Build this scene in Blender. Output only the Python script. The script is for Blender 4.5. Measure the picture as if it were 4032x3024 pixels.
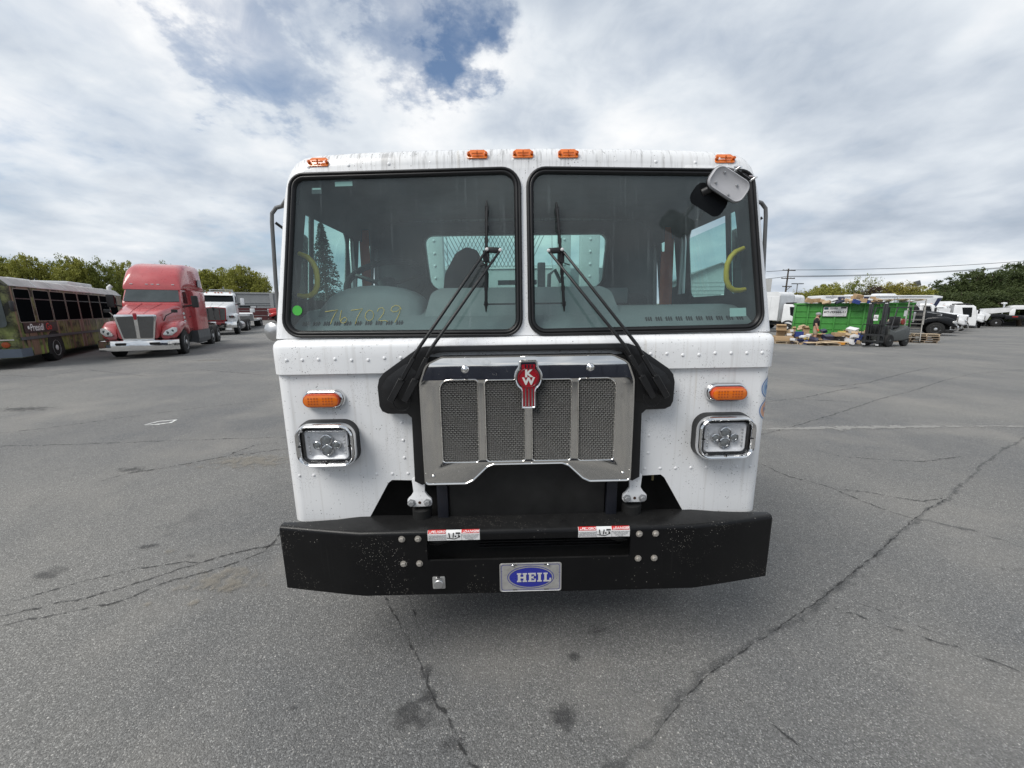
import bpy, bmesh, math, random
from mathutils import Vector, Matrix
from mathutils.geometry import tessellate_polygon

R = math.radians
random.seed(7)
for o in list(bpy.data.objects):
    bpy.data.objects.remove(o, do_unlink=True)
SC = bpy.context.scene
COL = SC.collection

# ---------------------------------------------------------------- camera
cam_d = bpy.data.cameras.new('camera')
cam_d.sensor_width = 36.0
cam_d.lens = 13.524
cam_d.clip_start = 0.05
cam_d.clip_end = 3000
cam = bpy.data.objects.new('camera', cam_d)
COL.objects.link(cam)
cam.location = (0, 0, 1.9)
cam.rotation_euler = (R(90 - 10.77), 0, 0)
SC.camera = cam

# ---------------------------------------------------------------- sky, sun, exposure
SUN_EL, SUN_AZ = R(49), R(-128)          # azimuth measured from +Y (ahead) towards +X
sun_dir = Vector((math.sin(SUN_AZ) * math.cos(SUN_EL), math.cos(SUN_AZ) * math.cos(SUN_EL), math.sin(SUN_EL)))
sun_d = bpy.data.lights.new('sun', 'SUN')
sun_d.energy = 2.0
sun_d.angle = R(32)
sun_d.color = (1.0, 0.965, 0.91)
sun = bpy.data.objects.new('sun', sun_d)
COL.objects.link(sun)
sun.rotation_euler = sun_dir.to_track_quat('Z', 'Y').to_euler()

SC.view_settings.view_transform = 'Standard'
SC.view_settings.look = 'None'
SC.view_settings.gamma = 1.0
SC.view_settings.use_curve_mapping = False
SC.view_settings.exposure = 0.62
SC.render.engine = 'CYCLES'
SC.cycles.use_denoising = True
SC.cycles.max_bounces = 8
SC.cycles.transparent_max_bounces = 24
SC.cycles.caustics_reflective = False
SC.cycles.caustics_refractive = False

W = bpy.data.worlds.new('World')
SC.world = W
W.use_nodes = True


def world():
    nt = W.node_tree
    N, L = nt.nodes, nt.links
    N.clear()

    def n(t, **k):
        a = N.new(t)
        for q, v in k.items():
            setattr(a, q, v)
        return a

    def mth(op, a, b=None, c=None, clamp=False):
        m = n('ShaderNodeMath', operation=op, use_clamp=clamp)
        for i, x in enumerate((a, b, c)):
            if x is None:
                continue
            if isinstance(x, (int, float)):
                m.inputs[i].default_value = x
            else:
                L.new(x, m.inputs[i])
        return m.outputs[0]

    def ramp(fac, pts):
        r = n('ShaderNodeValToRGB')
        el = r.color_ramp.elements
        while len(el) < len(pts):
            el.new(0.5)
        for e, (p, c) in zip(el, pts):
            e.position = p
            e.color = (*c, 1) if isinstance(c, tuple) else (c, c, c, 1)
        L.new(fac, r.inputs[0])
        return r.outputs[0]

    sky = n('ShaderNodeTexSky', sky_type='NISHITA', sun_disc=False)
    sky.sun_elevation = SUN_EL
    sky.sun_rotation = SUN_AZ
    sky.air_density = 1.0
    sky.dust_density = 0.6
    bg_sky = n('ShaderNodeBackground')
    bg_sky.inputs[1].default_value = 0.085
    L.new(sky.outputs[0], bg_sky.inputs[0])

    tc = n('ShaderNodeTexCoord')
    d = n('ShaderNodeVectorMath', operation='NORMALIZE')
    L.new(tc.outputs['Generated'], d.inputs[0])
    sp = n('ShaderNodeSeparateXYZ')
    L.new(d.outputs[0], sp.inputs[0])
    zz = mth('ADD', mth('MAXIMUM', sp.outputs[2], 0.0), 0.26)
    cb = n('ShaderNodeCombineXYZ')
    L.new(mth('DIVIDE', sp.outputs[0], zz), cb.inputs[0])
    L.new(mth('DIVIDE', sp.outputs[1], zz), cb.inputs[1])

    def noise(scale, detail, rough, off, dist=0.0):
        mp = n('ShaderNodeMapping')
        mp.inputs['Location'].default_value = off
        L.new(cb.outputs[0], mp.inputs[0])
        t = n('ShaderNodeTexNoise')
        t.inputs['Scale'].default_value = scale
        t.inputs['Detail'].default_value = detail
        t.inputs['Roughness'].default_value = rough
        t.inputs['Distortion'].default_value = dist
        L.new(mp.outputs[0], t.inputs['Vector'])
        return t.outputs[0]

    n1 = noise(1.25, 5, 0.50, (3.1, 0.7, 0), 0.15)
    n2 = noise(2.4, 5, 0.50, (1.2, 5.3, 2), 0.1)
    n3 = noise(0.6, 3, 0.5, (2.6, 6.4, 4))
    n4 = noise(6.5, 7, 0.60, (4.4, 9.1, 1), 0.5)
    # clear gaps in the cloud deck: directions of the blue patches, radius in degrees
    gap = None
    wn = n('ShaderNodeTexNoise')
    wn.inputs['Scale'].default_value = 8.0
    wn.inputs['Detail'].default_value = 6
    wn.inputs['Roughness'].default_value = 0.62
    L.new(cb.outputs[0], wn.inputs['Vector'])
    wsub = n('ShaderNodeVectorMath', operation='SUBTRACT')
    L.new(wn.outputs['Color'], wsub.inputs[0])
    wsub.inputs[1].default_value = (.5, .5, .5)
    wmul = n('ShaderNodeVectorMath', operation='SCALE')
    wmul.inputs['Scale'].default_value = 0.30
    L.new(wsub.outputs[0], wmul.inputs[0])
    wadd = n('ShaderNodeVectorMath', operation='ADD')
    L.new(d.outputs[0], wadd.inputs[0])
    L.new(wmul.outputs[0], wadd.inputs[1])
    wd = n('ShaderNodeVectorMath', operation='NORMALIZE')
    L.new(wadd.outputs[0], wd.inputs[0])
    for (gx, gy, gz_, r0, r1, amt) in GAPS:
        dt = n('ShaderNodeVectorMath', operation='DOT_PRODUCT')
        L.new(wd.outputs[0], dt.inputs[0])
        dt.inputs[1].default_value = Vector((gx, gy, gz_)).normalized()
        mr = n('ShaderNodeMapRange', interpolation_type='SMOOTHERSTEP')
        L.new(dt.outputs['Value'], mr.inputs[0])
        mr.inputs[1].default_value = math.cos(R(r1))
        mr.inputs[2].default_value = math.cos(R(r0))
        mr.inputs[4].default_value = amt
        gap = mr.outputs[0] if gap is None else mth('ADD', gap, mr.outputs[0])
    cover = mth('ADD', mth('ADD', mth('MULTIPLY', n1, 0.85), mth('MULTIPLY', n2, 0.5)), 0.14)
    cover = mth('ADD', mth('SUBTRACT', cover, gap), mth('MULTIPLY', mth('SUBTRACT', n4, .5), .42))
    dens = ramp(cover, [(0.16, 0.0), (0.40, 0.42), (0.58, 0.84), (0.76, 1.0)])
    shade = mth('ADD', mth('MULTIPLY', n2, 0.42), mth('ADD', mth('MULTIPLY', n3, 0.50), mth('MULTIPLY', n4, 0.08)))
    # towards the horizon the deck is seen edge-on: softer, greyer
    ccol = ramp(shade, [(0.39, (0.38, 0.445, 0.535)), (0.465, (0.55, 0.61, 0.69)), (0.54, (0.73, 0.78, 0.835)), (0.635, (1.0, 1.0, 1.0))])
    bg_c = n('ShaderNodeBackground')
    bg_c.inputs[1].default_value = CLOUD
    L.new(ccol, bg_c.inputs[0])
    mx = n('ShaderNodeMixShader')
    L.new(dens, mx.inputs[0])
    L.new(bg_sky.outputs[0], mx.inputs[1])
    L.new(bg_c.outputs[0], mx.inputs[2])
    out = n('ShaderNodeOutputWorld')
    L.new(mx.outputs[0], out.inputs[0])


CLOUD = 0.685
GAPS = [(-0.162, 0.82, 0.549, 0.1, 12.0, 0.52), (-0.438, 0.777, 0.451, 0.1, 10.0, 0.40), (-0.647, 0.668, 0.369, 2.0, 14.0, 0.12),
        (-0.78, 0.60, 0.13, 3.0, 13.0, 0.16), (-0.55, 0.82, 0.07, 2.0, 9.0, 0.18), (-0.10, 0.87, 0.48, 1.0, 6.0, 0.16)]
world()

# ---------------------------------------------------------------- helpers


def ground_z(x, y):
    t = min(1, max(0, (x + 8) / 16))
    t = t * t * (3 - 2 * t)
    s = .012 * (1 - t) - .008 * t
    return s * min(max(0, y - 12), 50)


class MB:
    """collects geometry for ONE mesh object"""

    def __init__(s):
        s.v, s.f = [], []

    def add(s, vs, fs):
        o = len(s.v)
        s.v += [tuple(p) for p in vs]
        s.f += [tuple(i + o for i in f) for f in fs]
        return s

    def box(s, c, d, rot=None):
        x, y, z = (q / 2 for q in d)
        vs = [Vector((sx * x, sy * y, sz * z)) for sz in (-1, 1) for sy in (-1, 1) for sx in (-1, 1)]
        if rot:
            m = rot if isinstance(rot, Matrix) else Matrix.Rotation(rot[2], 3, 'Z') @ Matrix.Rotation(rot[1], 3, 'Y') @ Matrix.Rotation(rot[0], 3, 'X')
            vs = [m @ v for v in vs]
        c = Vector(c)
        return s.add([v + c for v in vs], [(0, 2, 3, 1), (4, 5, 7, 6), (0, 1, 5, 4), (2, 6, 7, 3), (0, 4, 6, 2), (1, 3, 7, 5)])

    def bar(s, a, b, w, h, up=(0, 0, 1)):
        a, b = Vector(a), Vector(b)
        d = (b - a)
        l = d.length
        d.normalize()
        u = Vector(up)
        sx = d.cross(u)
        if sx.length < 1e-4:
            sx = d.cross(Vector((0, 1, 0)))
        sx.normalize()
        u = sx.cross(d)
        m = Matrix((sx, d, u)).transposed()
        return s.box((a + b) / 2, (w, l, h), m)

    def loft(s, rings, closed=True, cap0=False, cap1=False):
        n = len(rings[0])
        vs = [p for r in rings for p in r]
        fs = []
        for k in range(len(rings) - 1):
            for i in range(n if closed else n - 1):
                j = (i + 1) % n
                fs.append((k * n + i, k * n + j, (k + 1) * n + j, (k + 1) * n + i))
        if cap0:
            fs.append(tuple(range(n - 1, -1, -1)))
        if cap1:
            fs.append(tuple(range((len(rings) - 1) * n, len(rings) * n)))
        return s.add(vs, fs)

    def tube(s, path, r, n=8, closed=False, cap=True):
        P = [Vector(p) for p in path]
        rings = []
        up = None
        for i, p in enumerate(P):
            if closed:
                t = P[(i + 1) % len(P)] - P[i - 1]
            else:
                t = P[min(i + 1, len(P) - 1)] - P[max(i - 1, 0)]
            t.normalize()
            if up is None:
                up = Vector((0, 0, 1)) if abs(t.z) < .9 else Vector((0, 1, 0))
            a = t.cross(up)
            if a.length < 1e-4:
                a = t.cross(Vector((1, 0, 0)))
            a.normalize()
            up = a.cross(t)
            rr = r[i] if isinstance(r, (list, tuple)) else r
            rings.append([p + (a * math.cos(q) + up * math.sin(q)) * rr for q in [2 * math.pi * k / n for k in range(n)]])
        if closed:
            rings.append(rings[0])
            return s.loft(rings)
        return s.loft(rings, True, cap, cap)

    def cyl(s, a, b, r, n=16, r2=None):
        return s.tube([a, b], [r, r if r2 is None else r2], n)

    def lathe(s, c, axis, prof, n=20):
        """prof: (radius, distance along axis)"""
        c, ax = Vector(c), Vector(axis).normalized()
        a = ax.orthogonal().normalized()
        b = ax.cross(a)
        rings = [[c + ax * h + (a * math.cos(2 * math.pi * k / n) + b * math.sin(2 * math.pi * k / n)) * max(r, 1e-4) for k in range(n)] for r, h in prof]
        return s.loft(rings, True, True, True)

    def plate(s, outer, holes, front, back=None):
        """outline with holes; front/back map (a,b)->xyz"""
        loops = [outer] + list(holes)
        tri = tessellate_polygon([[Vector((a, b, 0)) for a, b in l] for l in loops])
        pts = [p for l in loops for p in l]
        # orientation: make front triangles face the way 'outer' runs counter-clockwise
        fs = []
        for t in tri:
            (ax, ay), (bx, by), (cx, cy) = (pts[i] for i in t)
            fs.append(t if (bx - ax) * (cy - ay) - (by - ay) * (cx - ax) > 0 else (t[0], t[2], t[1]))
        s.add([front(a, b) for a, b in pts], fs)
        if back:
            s.add([back(a, b) for a, b in pts], [(t[0], t[2], t[1]) for t in fs])
            for l in loops:
                n = len(l)
                vs = [front(a, b) for a, b in l] + [back(a, b) for a, b in l]
                s.add(vs, [(i, (i + 1) % n, (i + 1) % n + n, i + n) for i in range(n)])
        return s

    def xf(s, m):
        s.v = [tuple(m @ Vector(p)) for p in s.v]
        return s

    def mesh(s, name, mat, smooth=None, bev=0.0, seg=2, fix=True, ang=0.5):
        me = bpy.data.meshes.new(name)
        me.from_pydata(s.v, [], s.f)
        if bev or fix:
            bm = bmesh.new()
            bm.from_mesh(me)
            bmesh.ops.remove_doubles(bm, verts=bm.verts, dist=1e-5)
            if fix:
                bmesh.ops.recalc_face_normals(bm, faces=bm.faces)
            if bev:
                es = [e for e in bm.edges if len(e.link_faces) == 2 and e.calc_face_angle(0) > ang]
                bmesh.ops.bevel(bm, geom=es, offset=bev, segments=seg, profile=0.5, affect='EDGES', clamp_overlap=True)
            bm.to_mesh(me)
            bm.free()
        if smooth is None and bev:
            smooth = 40
        if smooth:
            me.shade_smooth()
            me.set_sharp_from_angle(angle=R(smooth))
        me.materials.append(mat)
        return me

    def build(s, name, mat, parent=None, **k):
        return link(name, s.mesh(name, mat, **k), parent)


def link(name, me, parent=None, loc=None, rot=None, scale=None):
    o = bpy.data.objects.new(name, me)
    COL.objects.link(o)
    if parent:
        o.parent = parent
    if loc:
        o.location = loc
    if rot:
        o.rotation_euler = rot
    if scale:
        o.scale = scale
    return o


def tag(o, label, cat=None, group=None, kind=None):
    if label:
        o['label'] = label
    if cat:
        o['category'] = cat
    if group:
        o['group'] = group
    if kind:
        o['kind'] = kind
    return o


def thing(name, label, cat, loc=(0, 0, 0), rz=0.0, group=None, rot=None):
    o = bpy.data.objects.new(name, None)
    COL.objects.link(o)
    o.location = loc
    o.rotation_euler = rot or (0, 0, rz)
    o.empty_display_size = .2
    return tag(o, label, cat, group)


def dup(root, loc=None, rz=None, label=None, scale=None):
    r = root.copy()
    COL.objects.link(r)
    if loc:
        r.location = loc
    if rz is not None:
        r.rotation_euler = (root.rotation_euler[0], root.rotation_euler[1], rz)
    if label:
        r['label'] = label
    if scale:
        r.scale = scale
    for ch in root.children:
        c = ch.copy()
        COL.objects.link(c)
        c.parent = r
        for g in ch.children:
            d = g.copy()
            COL.objects.link(d)
            d.parent = c
    return r


def rpoly(pts, rad, n=5):
    """polygon with rounded corners; rad one number or one per corner"""
    out = []
    m = len(pts)
    for i, p in enumerate(pts):
        p = Vector((*p, 0)).xy
        a, b = Vector(pts[i - 1]), Vector(pts[(i + 1) % m])
        r = rad[i] if isinstance(rad, (list, tuple)) else rad
        u, v = (a - p), (b - p)
        if r < 1e-5:
            out.append((p.x, p.y))
            continue
        th = u.angle(v)
        t = min(r / math.tan(th / 2), u.length * .49, v.length * .49)
        rr = t * math.tan(th / 2)
        u.normalize()
        v.normalize()
        c = p + (u + v).normalized() * (rr / math.sin(th / 2))
        s, e = p + u * t - c, p + v * t - c
        a0 = math.atan2(s.y, s.x)
        da = math.atan2(e.y, e.x) - a0
        da = (da + math.pi) % (2 * math.pi) - math.pi
        for k in range(n + 1):
            q = a0 + da * k / n
            out.append((c.x + rr * math.cos(q), c.y + rr * math.sin(q)))
    return out


def inset(loop, d, closed=True):
    """offset a counter-clockwise loop inwards"""
    n = len(loop)
    out = []
    for i in range(n):
        p = Vector(loop[i])
        a = Vector(loop[i - 1]) if closed or i else None
        b = Vector(loop[(i + 1) % n]) if closed or i < n - 1 else None
        t = Vector((0, 0))
        if a is not None and (p - a).length > 1e-9:
            t += (p - a).normalized()
        if b is not None and (b - p).length > 1e-9:
            t += (b - p).normalized()
        t.normalize()
        dd = d[i] if isinstance(d, (list, tuple)) else d
        out.append((p.x - t.y * dd, p.y + t.x * dd))
    return out


def rrect(cx, cz, w, h, r, n=5):
    return rpoly([(cx - w / 2, cz - h / 2), (cx + w / 2, cz - h / 2), (cx + w / 2, cz + h / 2), (cx - w / 2, cz + h / 2)], r, n)


def smoothstep(a, b, x):
    t = min(1, max(0, (x - a) / (b - a)))
    return t * t * (3 - 2 * t)


def text_mb(body, size, bold=0.0, shear=0.0, sx=1.0, align='CENTER', depth=0.0):
    """flat lettering in the xz plane facing -y, centred at the origin"""
    cu = bpy.data.curves.new('lettering', 'FONT')
    cu.body = body
    cu.size = size
    cu.offset = bold
    cu.shear = shear
    cu.align_x = align
    cu.align_y = 'CENTER'
    cu.resolution_u = 3
    cu.space_line = 0.95
    ob = bpy.data.objects.new('lettering', cu)
    me = bpy.data.meshes.new_from_object(ob)
    m = MB()
    m.add([(v.co.x * sx, -depth, v.co.y) for v in me.vertices], [tuple(p.vertices) for p in me.polygons])
    bpy.data.objects.remove(ob)
    bpy.data.curves.remove(cu)
    bpy.data.meshes.remove(me)
    return m
# ---------------------------------------------------------------- materials


class NT:
    def __init__(s, name):
        s.m = bpy.data.materials.new(name)
        s.m.use_nodes = True
        s.t = s.m.node_tree
        s.b = s.t.nodes['Principled BSDF']
        s.out = s.t.nodes['Material Output']
        s._tc = None

    def n(s, t, **k):
        a = s.t.nodes.new(t)
        for q, v in k.items():
            setattr(a, q, v)
        return a

    def l(s, a, b):
        s.t.links.new(a, b)

    def co(s, scale=(1, 1, 1), off=(0, 0, 0)):
        if s._tc is None:
            s._tc = s.n('ShaderNodeTexCoord')
        mp = s.n('ShaderNodeMapping')
        mp.inputs['Scale'].default_value = scale
        mp.inputs['Location'].default_value = off
        s.l(s._tc.outputs['Object'], mp.inputs[0])
        return mp.outputs[0]

    def noise(s, scale=5, detail=4, rough=.55, vec=None, dist=0.0):
        t = s.n('ShaderNodeTexNoise')
        t.inputs['Scale'].default_value = scale
        t.inputs['Detail'].default_value = detail
        t.inputs['Roughness'].default_value = rough
        t.inputs['Distortion'].default_value = dist
        s.l(vec or s.co(), t.inputs['Vector'])
        return t.outputs[0]

    def voro2(s, scale=5, vec=None):
        t = s.n('ShaderNodeTexVoronoi')
        t.inputs['Scale'].default_value = scale
        s.l(vec or s.co(), t.inputs['Vector'])
        return t.outputs['Color'], t.outputs['Distance']

    def voro(s, scale=5, vec=None, out='Distance', feature='F1', rand=1.0):
        t = s.n('ShaderNodeTexVoronoi', feature=feature)
        t.inputs['Scale'].default_value = scale
        t.inputs['Randomness'].default_value = rand
        s.l(vec or s.co(), t.inputs['Vector'])
        return t.outputs[out]

    def ramp(s, fac, pts, interp='LINEAR'):
        r = s.n('ShaderNodeValToRGB')
        r.color_ramp.interpolation = interp
        el = r.color_ramp.elements
        while len(el) < len(pts):
            el.new(.5)
        for e, (p, c) in zip(el, pts):
            e.position = p
            e.color = (*c, 1) if isinstance(c, tuple) else (c, c, c, 1)
        s.l(fac, r.inputs[0])
        return r.outputs[0]

    def math(s, op, a, b=None, clamp=False):
        m = s.n('ShaderNodeMath', operation=op, use_clamp=clamp)
        for i, x in enumerate((a, b)):
            if x is None:
                continue
            if isinstance(x, (int, float)):
                m.inputs[i].default_value = x
            else:
                s.l(x, m.inputs[i])
        return m.outputs[0]

    def mix(s, fac, a, b, mode='MIX'):
        m = s.n('ShaderNodeMixRGB', blend_type=mode)
        for i, x in enumerate((fac, a, b)):
            if isinstance(x, (int, float)):
                m.inputs[i].default_value = x if i == 0 else (x, x, x, 1)
            elif isinstance(x, tuple):
                m.inputs[i].default_value = (*x, 1)
            else:
                s.l(x, m.inputs[i])
        return m.outputs[0]

    def sep(s):
        if s._tc is None:
            s._tc = s.n('ShaderNodeTexCoord')
        q = s.n('ShaderNodeSeparateXYZ')
        s.l(s._tc.outputs['Object'], q.inputs[0])
        return q.outputs

    def bump(s, h, strength=.3, dist=.01):
        b = s.n('ShaderNodeBump')
        b.inputs['Strength'].default_value = strength
        b.inputs['Distance'].default_value = dist
        s.l(h, b.inputs['Height'])
        s.l(b.outputs[0], s.b.inputs['Normal'])

    def set(s, **k):
        for q, v in k.items():
            i = s.b.inputs[q.replace('_', ' ')]
            if isinstance(v, (int, float)):
                i.default_value = v
            elif isinstance(v, tuple):
                i.default_value = (*v, 1)
            else:
                s.l(v, i)
        return s


MATS = {}


def mat(name, col, rough=.5, metal=0.0, var=.12, scale=3.0, coat=0.0, spec=.5, bump=0.0, bscale=60, emis=None):
    """plain material with a little procedural unevenness"""
    if name in MATS:
        return MATS[name]
    t = NT(name)
    f = t.noise(scale, 5, .6)
    f = t.ramp(f, [(.3, 1 - var), (.7, 1.0)])
    t.set(Base_Color=t.mix(1.0, tuple(col), f, 'MULTIPLY'), Metallic=metal, Coat_Weight=coat, Specular_IOR_Level=spec)
    r = t.noise(scale * 2.3, 4, .6)
    rr = t.ramp(r, [(.3, max(0, rough - .06)), (.7, min(1, rough + .08))])
    t.set(Roughness=rr)
    if bump:
        t.bump(t.noise(bscale, 3), bump, .003)
    if emis:
        t.b.inputs['Emission Color'].default_value = (*emis[:3], 1)
        t.b.inputs['Emission Strength'].default_value = emis[3]
    MATS[name] = t.m
    return t.m


def glass(name, tint, dust=.05, dustcol=(.45, .5, .5), rough=.015, ior=1.5):
    if name in MATS:
        return MATS[name]
    t = NT(name)
    t.t.nodes.remove(t.b)
    tr = t.n('ShaderNodeBsdfTransparent')
    tr.inputs[0].default_value = (*tint, 1)
    gl = t.n('ShaderNodeBsdfGlossy')
    gl.inputs['Roughness'].default_value = rough
    ge = t.n('ShaderNodeNewGeometry')
    dp = t.n('ShaderNodeVectorMath', operation='DOT_PRODUCT')
    t.l(ge.outputs['Incoming'], dp.inputs[0])
    t.l(ge.outputs['Normal'], dp.inputs[1])
    cosv = t.math('ABSOLUTE', dp.outputs['Value'])
    fr_ = t.math('ADD', t.math('MULTIPLY', t.math('POWER', t.math('SUBTRACT', 1.0, cosv), 5.0), .92), .05)   # reflectance of a pane from either side
    m1 = t.n('ShaderNodeMixShader')
    t.l(fr_, m1.inputs[0])
    t.l(tr.outputs[0], m1.inputs[1])
    t.l(gl.outputs[0], m1.inputs[2])
    df = t.n('ShaderNodeBsdfDiffuse')
    df.inputs[0].default_value = (*dustcol, 1)
    a = t.noise(2.2, 5, .6)
    b = t.noise(1.0, 4, .65, t.co((46, 1, 2.0)))
    c = t.voro(95)
    dv = t.ramp(a, [(.3, dust * .55), (.72, dust * 1.5)])
    st = t.ramp(b, [(.56, 0.0), (.74, dust * 1.1)])
    sp = t.ramp(c, [(.0, .35), (.10, 0.0)])
    msk = t.ramp(t.noise(9, 2), [(.52, 0.0), (.66, 1.0)])
    f = t.math('ADD', t.math('ADD', dv, st), t.math('MULTIPLY', sp, msk), True)
    m2 = t.n('ShaderNodeMixShader')
    t.l(f, m2.inputs[0])
    t.l(m1.outputs[0], m2.inputs[1])
    t.l(df.outputs[0], m2.inputs[2])
    t.l(m2.outputs[0], t.out.inputs[0])
    MATS[name] = t.m
    return t.m


def m_truck_paint():
    t = NT('white_truck_paint')
    base = t.mix(t.ramp(t.noise(1.6, 5, .6), [(.35, 0.0), (.7, 1.0)]), (.76, .77, .785), (.82, .825, .83))
    # fine road grit and bug specks
    v = t.voro(55)
    spk = t.ramp(v, [(.11, 1.0), (.18, 0.0)])
    msk = t.ramp(t.noise(7, 3, .6), [(.46, 0.0), (.56, 1.0)])
    f1 = t.math('MULTIPLY', spk, msk)
    v2 = t.voro(150, t.co((1, 1, .8)))
    f2 = t.math('MULTIPLY', t.ramp(v2, [(.16, .8), (.26, 0.0)]), t.ramp(t.noise(5, 3, .7, t.co((1, 1, 1), (3, 1, 2))), [(.50, 0.0), (.60, .8)]))
    # run-off streaks: strong below the roof edge, faint on the panels
    z = t.sep()[2]
    top = t.n('ShaderNodeMapRange')
    t.l(z, top.inputs[0])
    top.inputs[1].default_value, top.inputs[2].default_value = 2.52, 2.62
    s1 = t.ramp(t.noise(1, 4, .7, t.co((75, 12, 4.0))), [(.50, 0.0), (.66, 1.0)])
    streak = t.math('MULTIPLY', s1, t.math('MULTIPLY', top.outputs[0], .55))
    s2 = t.ramp(t.noise(1, 4, .65, t.co((38, 10, 1.1), (2, 0, 5))), [(.53, 0.0), (.76, .44)])
    s3 = t.ramp(t.noise(1, 3, .6, t.co((24, 8, .9), (7, 0, 1))), [(.64, 0.0), (.75, .45)])
    c = t.mix(s2, base, (.42, .40, .37))
    c = t.mix(s3, c, (.46, .40, .30))
    c = t.mix(t.math('MULTIPLY', top.outputs[0], .16), c, (.42, .42, .41))
    c = t.mix(streak, c, (.13, .125, .12))
    c = t.mix(t.math('MULTIPLY', f1, .8), c, (.10, .09, .085))
    c = t.mix(f2, c, (.20, .19, .18))
    t.set(Base_Color=c, Roughness=t.ramp(t.noise(4, 4), [(.3, .34), (.7, .5)]), Coat_Weight=.25, Coat_Roughness=.12)
    t.bump(t.math('ADD', t.math('MULTIPLY', t.noise(260, 2), .05), t.noise(3.0, 2, .5)), .10, .02)
    return t.m


def m_bumper():
    t = NT('black_bumper_paint')
    v = t.voro(48)
    msk = t.ramp(t.noise(6, 3, .6), [(.55, 0.0), (.64, 1.0)])
    f = t.math('MULTIPLY', t.ramp(v, [(.065, 1.0), (.11, 0.0)]), msk)
    v2 = t.voro(105)
    f2 = t.math('MULTIPLY', t.ramp(v2, [(.11, 1.0), (.18, 0.0)]), t.ramp(t.noise(4, 3, .6, t.co((1, 1, 1), (5, 2, 1))), [(.55, 0.0), (.63, .9)]))
    f = t.math('MAXIMUM', f, f2)
    dust = t.ramp(t.noise(3, 5, .65), [(.45, 0.0), (.8, .06)])
    nz = t.n('ShaderNodeNewGeometry')
    sp = t.n('ShaderNodeSeparateXYZ')
    t.l(nz.outputs['Normal'], sp.inputs[0])
    up = t.ramp(sp.outputs[2], [(.6, 0.0), (.95, .26)])
    up = t.math('MULTIPLY', up, t.ramp(t.noise(9, 5, .7), [(.3, .35), (.65, 1.0)]))
    drip = t.ramp(t.noise(1, 3, .6, t.co((60, 6, 2.5))), [(.62, 0.0), (.75, .10)])
    c = t.mix(t.math('ADD', dust, drip), (.004, .004, .0045), (.05, .05, .048))
    c = t.mix(up, c, (.055, .055, .054))
    c = t.mix(t.math('MULTIPLY', f, .7), c, (.42, .40, .36))
    t.set(Base_Color=c, Roughness=t.ramp(t.noise(5, 4), [(.3, .26), (.7, .42)]), Specular_IOR_Level=.25)
    t.bump(t.noise(300, 2), .05, .002)
    return t.m


def m_steel(name, col=(.62, .61, .59), r0=.05, r1=.16, spots=True):
    t = NT(name)
    c = t.mix(t.ramp(t.noise(2.5, 5, .6), [(.3, 0.0), (.75, 1.0)]), tuple(q * .86 for q in col), col)
    if spots:
        sp = t.math('MULTIPLY', t.ramp(t.voro(70), [(.05, 1.0), (.10, 0.0)]), t.ramp(t.noise(6, 3), [(.50, 0.0), (.58, .9)]))
        c = t.mix(sp, c, (.75, .74, .70))
        sm = t.ramp(t.noise(7, 6, .7, None, .8), [(.58, 0.0), (.72, .30)])
        c = t.mix(sm, c, (.30, .28, .25))
        t.set(Metallic=t.math('SUBTRACT', 1.0, t.math('MULTIPLY', sp, .8)))
    else:
        t.set(Metallic=1.0)
    t.set(Base_Color=c, Roughness=t.ramp(t.noise(4, 5, .65), [(.3, r0), (.75, r1)]))
    t.bump(t.noise(2.6, 2, .45), .16, .03)
    return t.m


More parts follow.
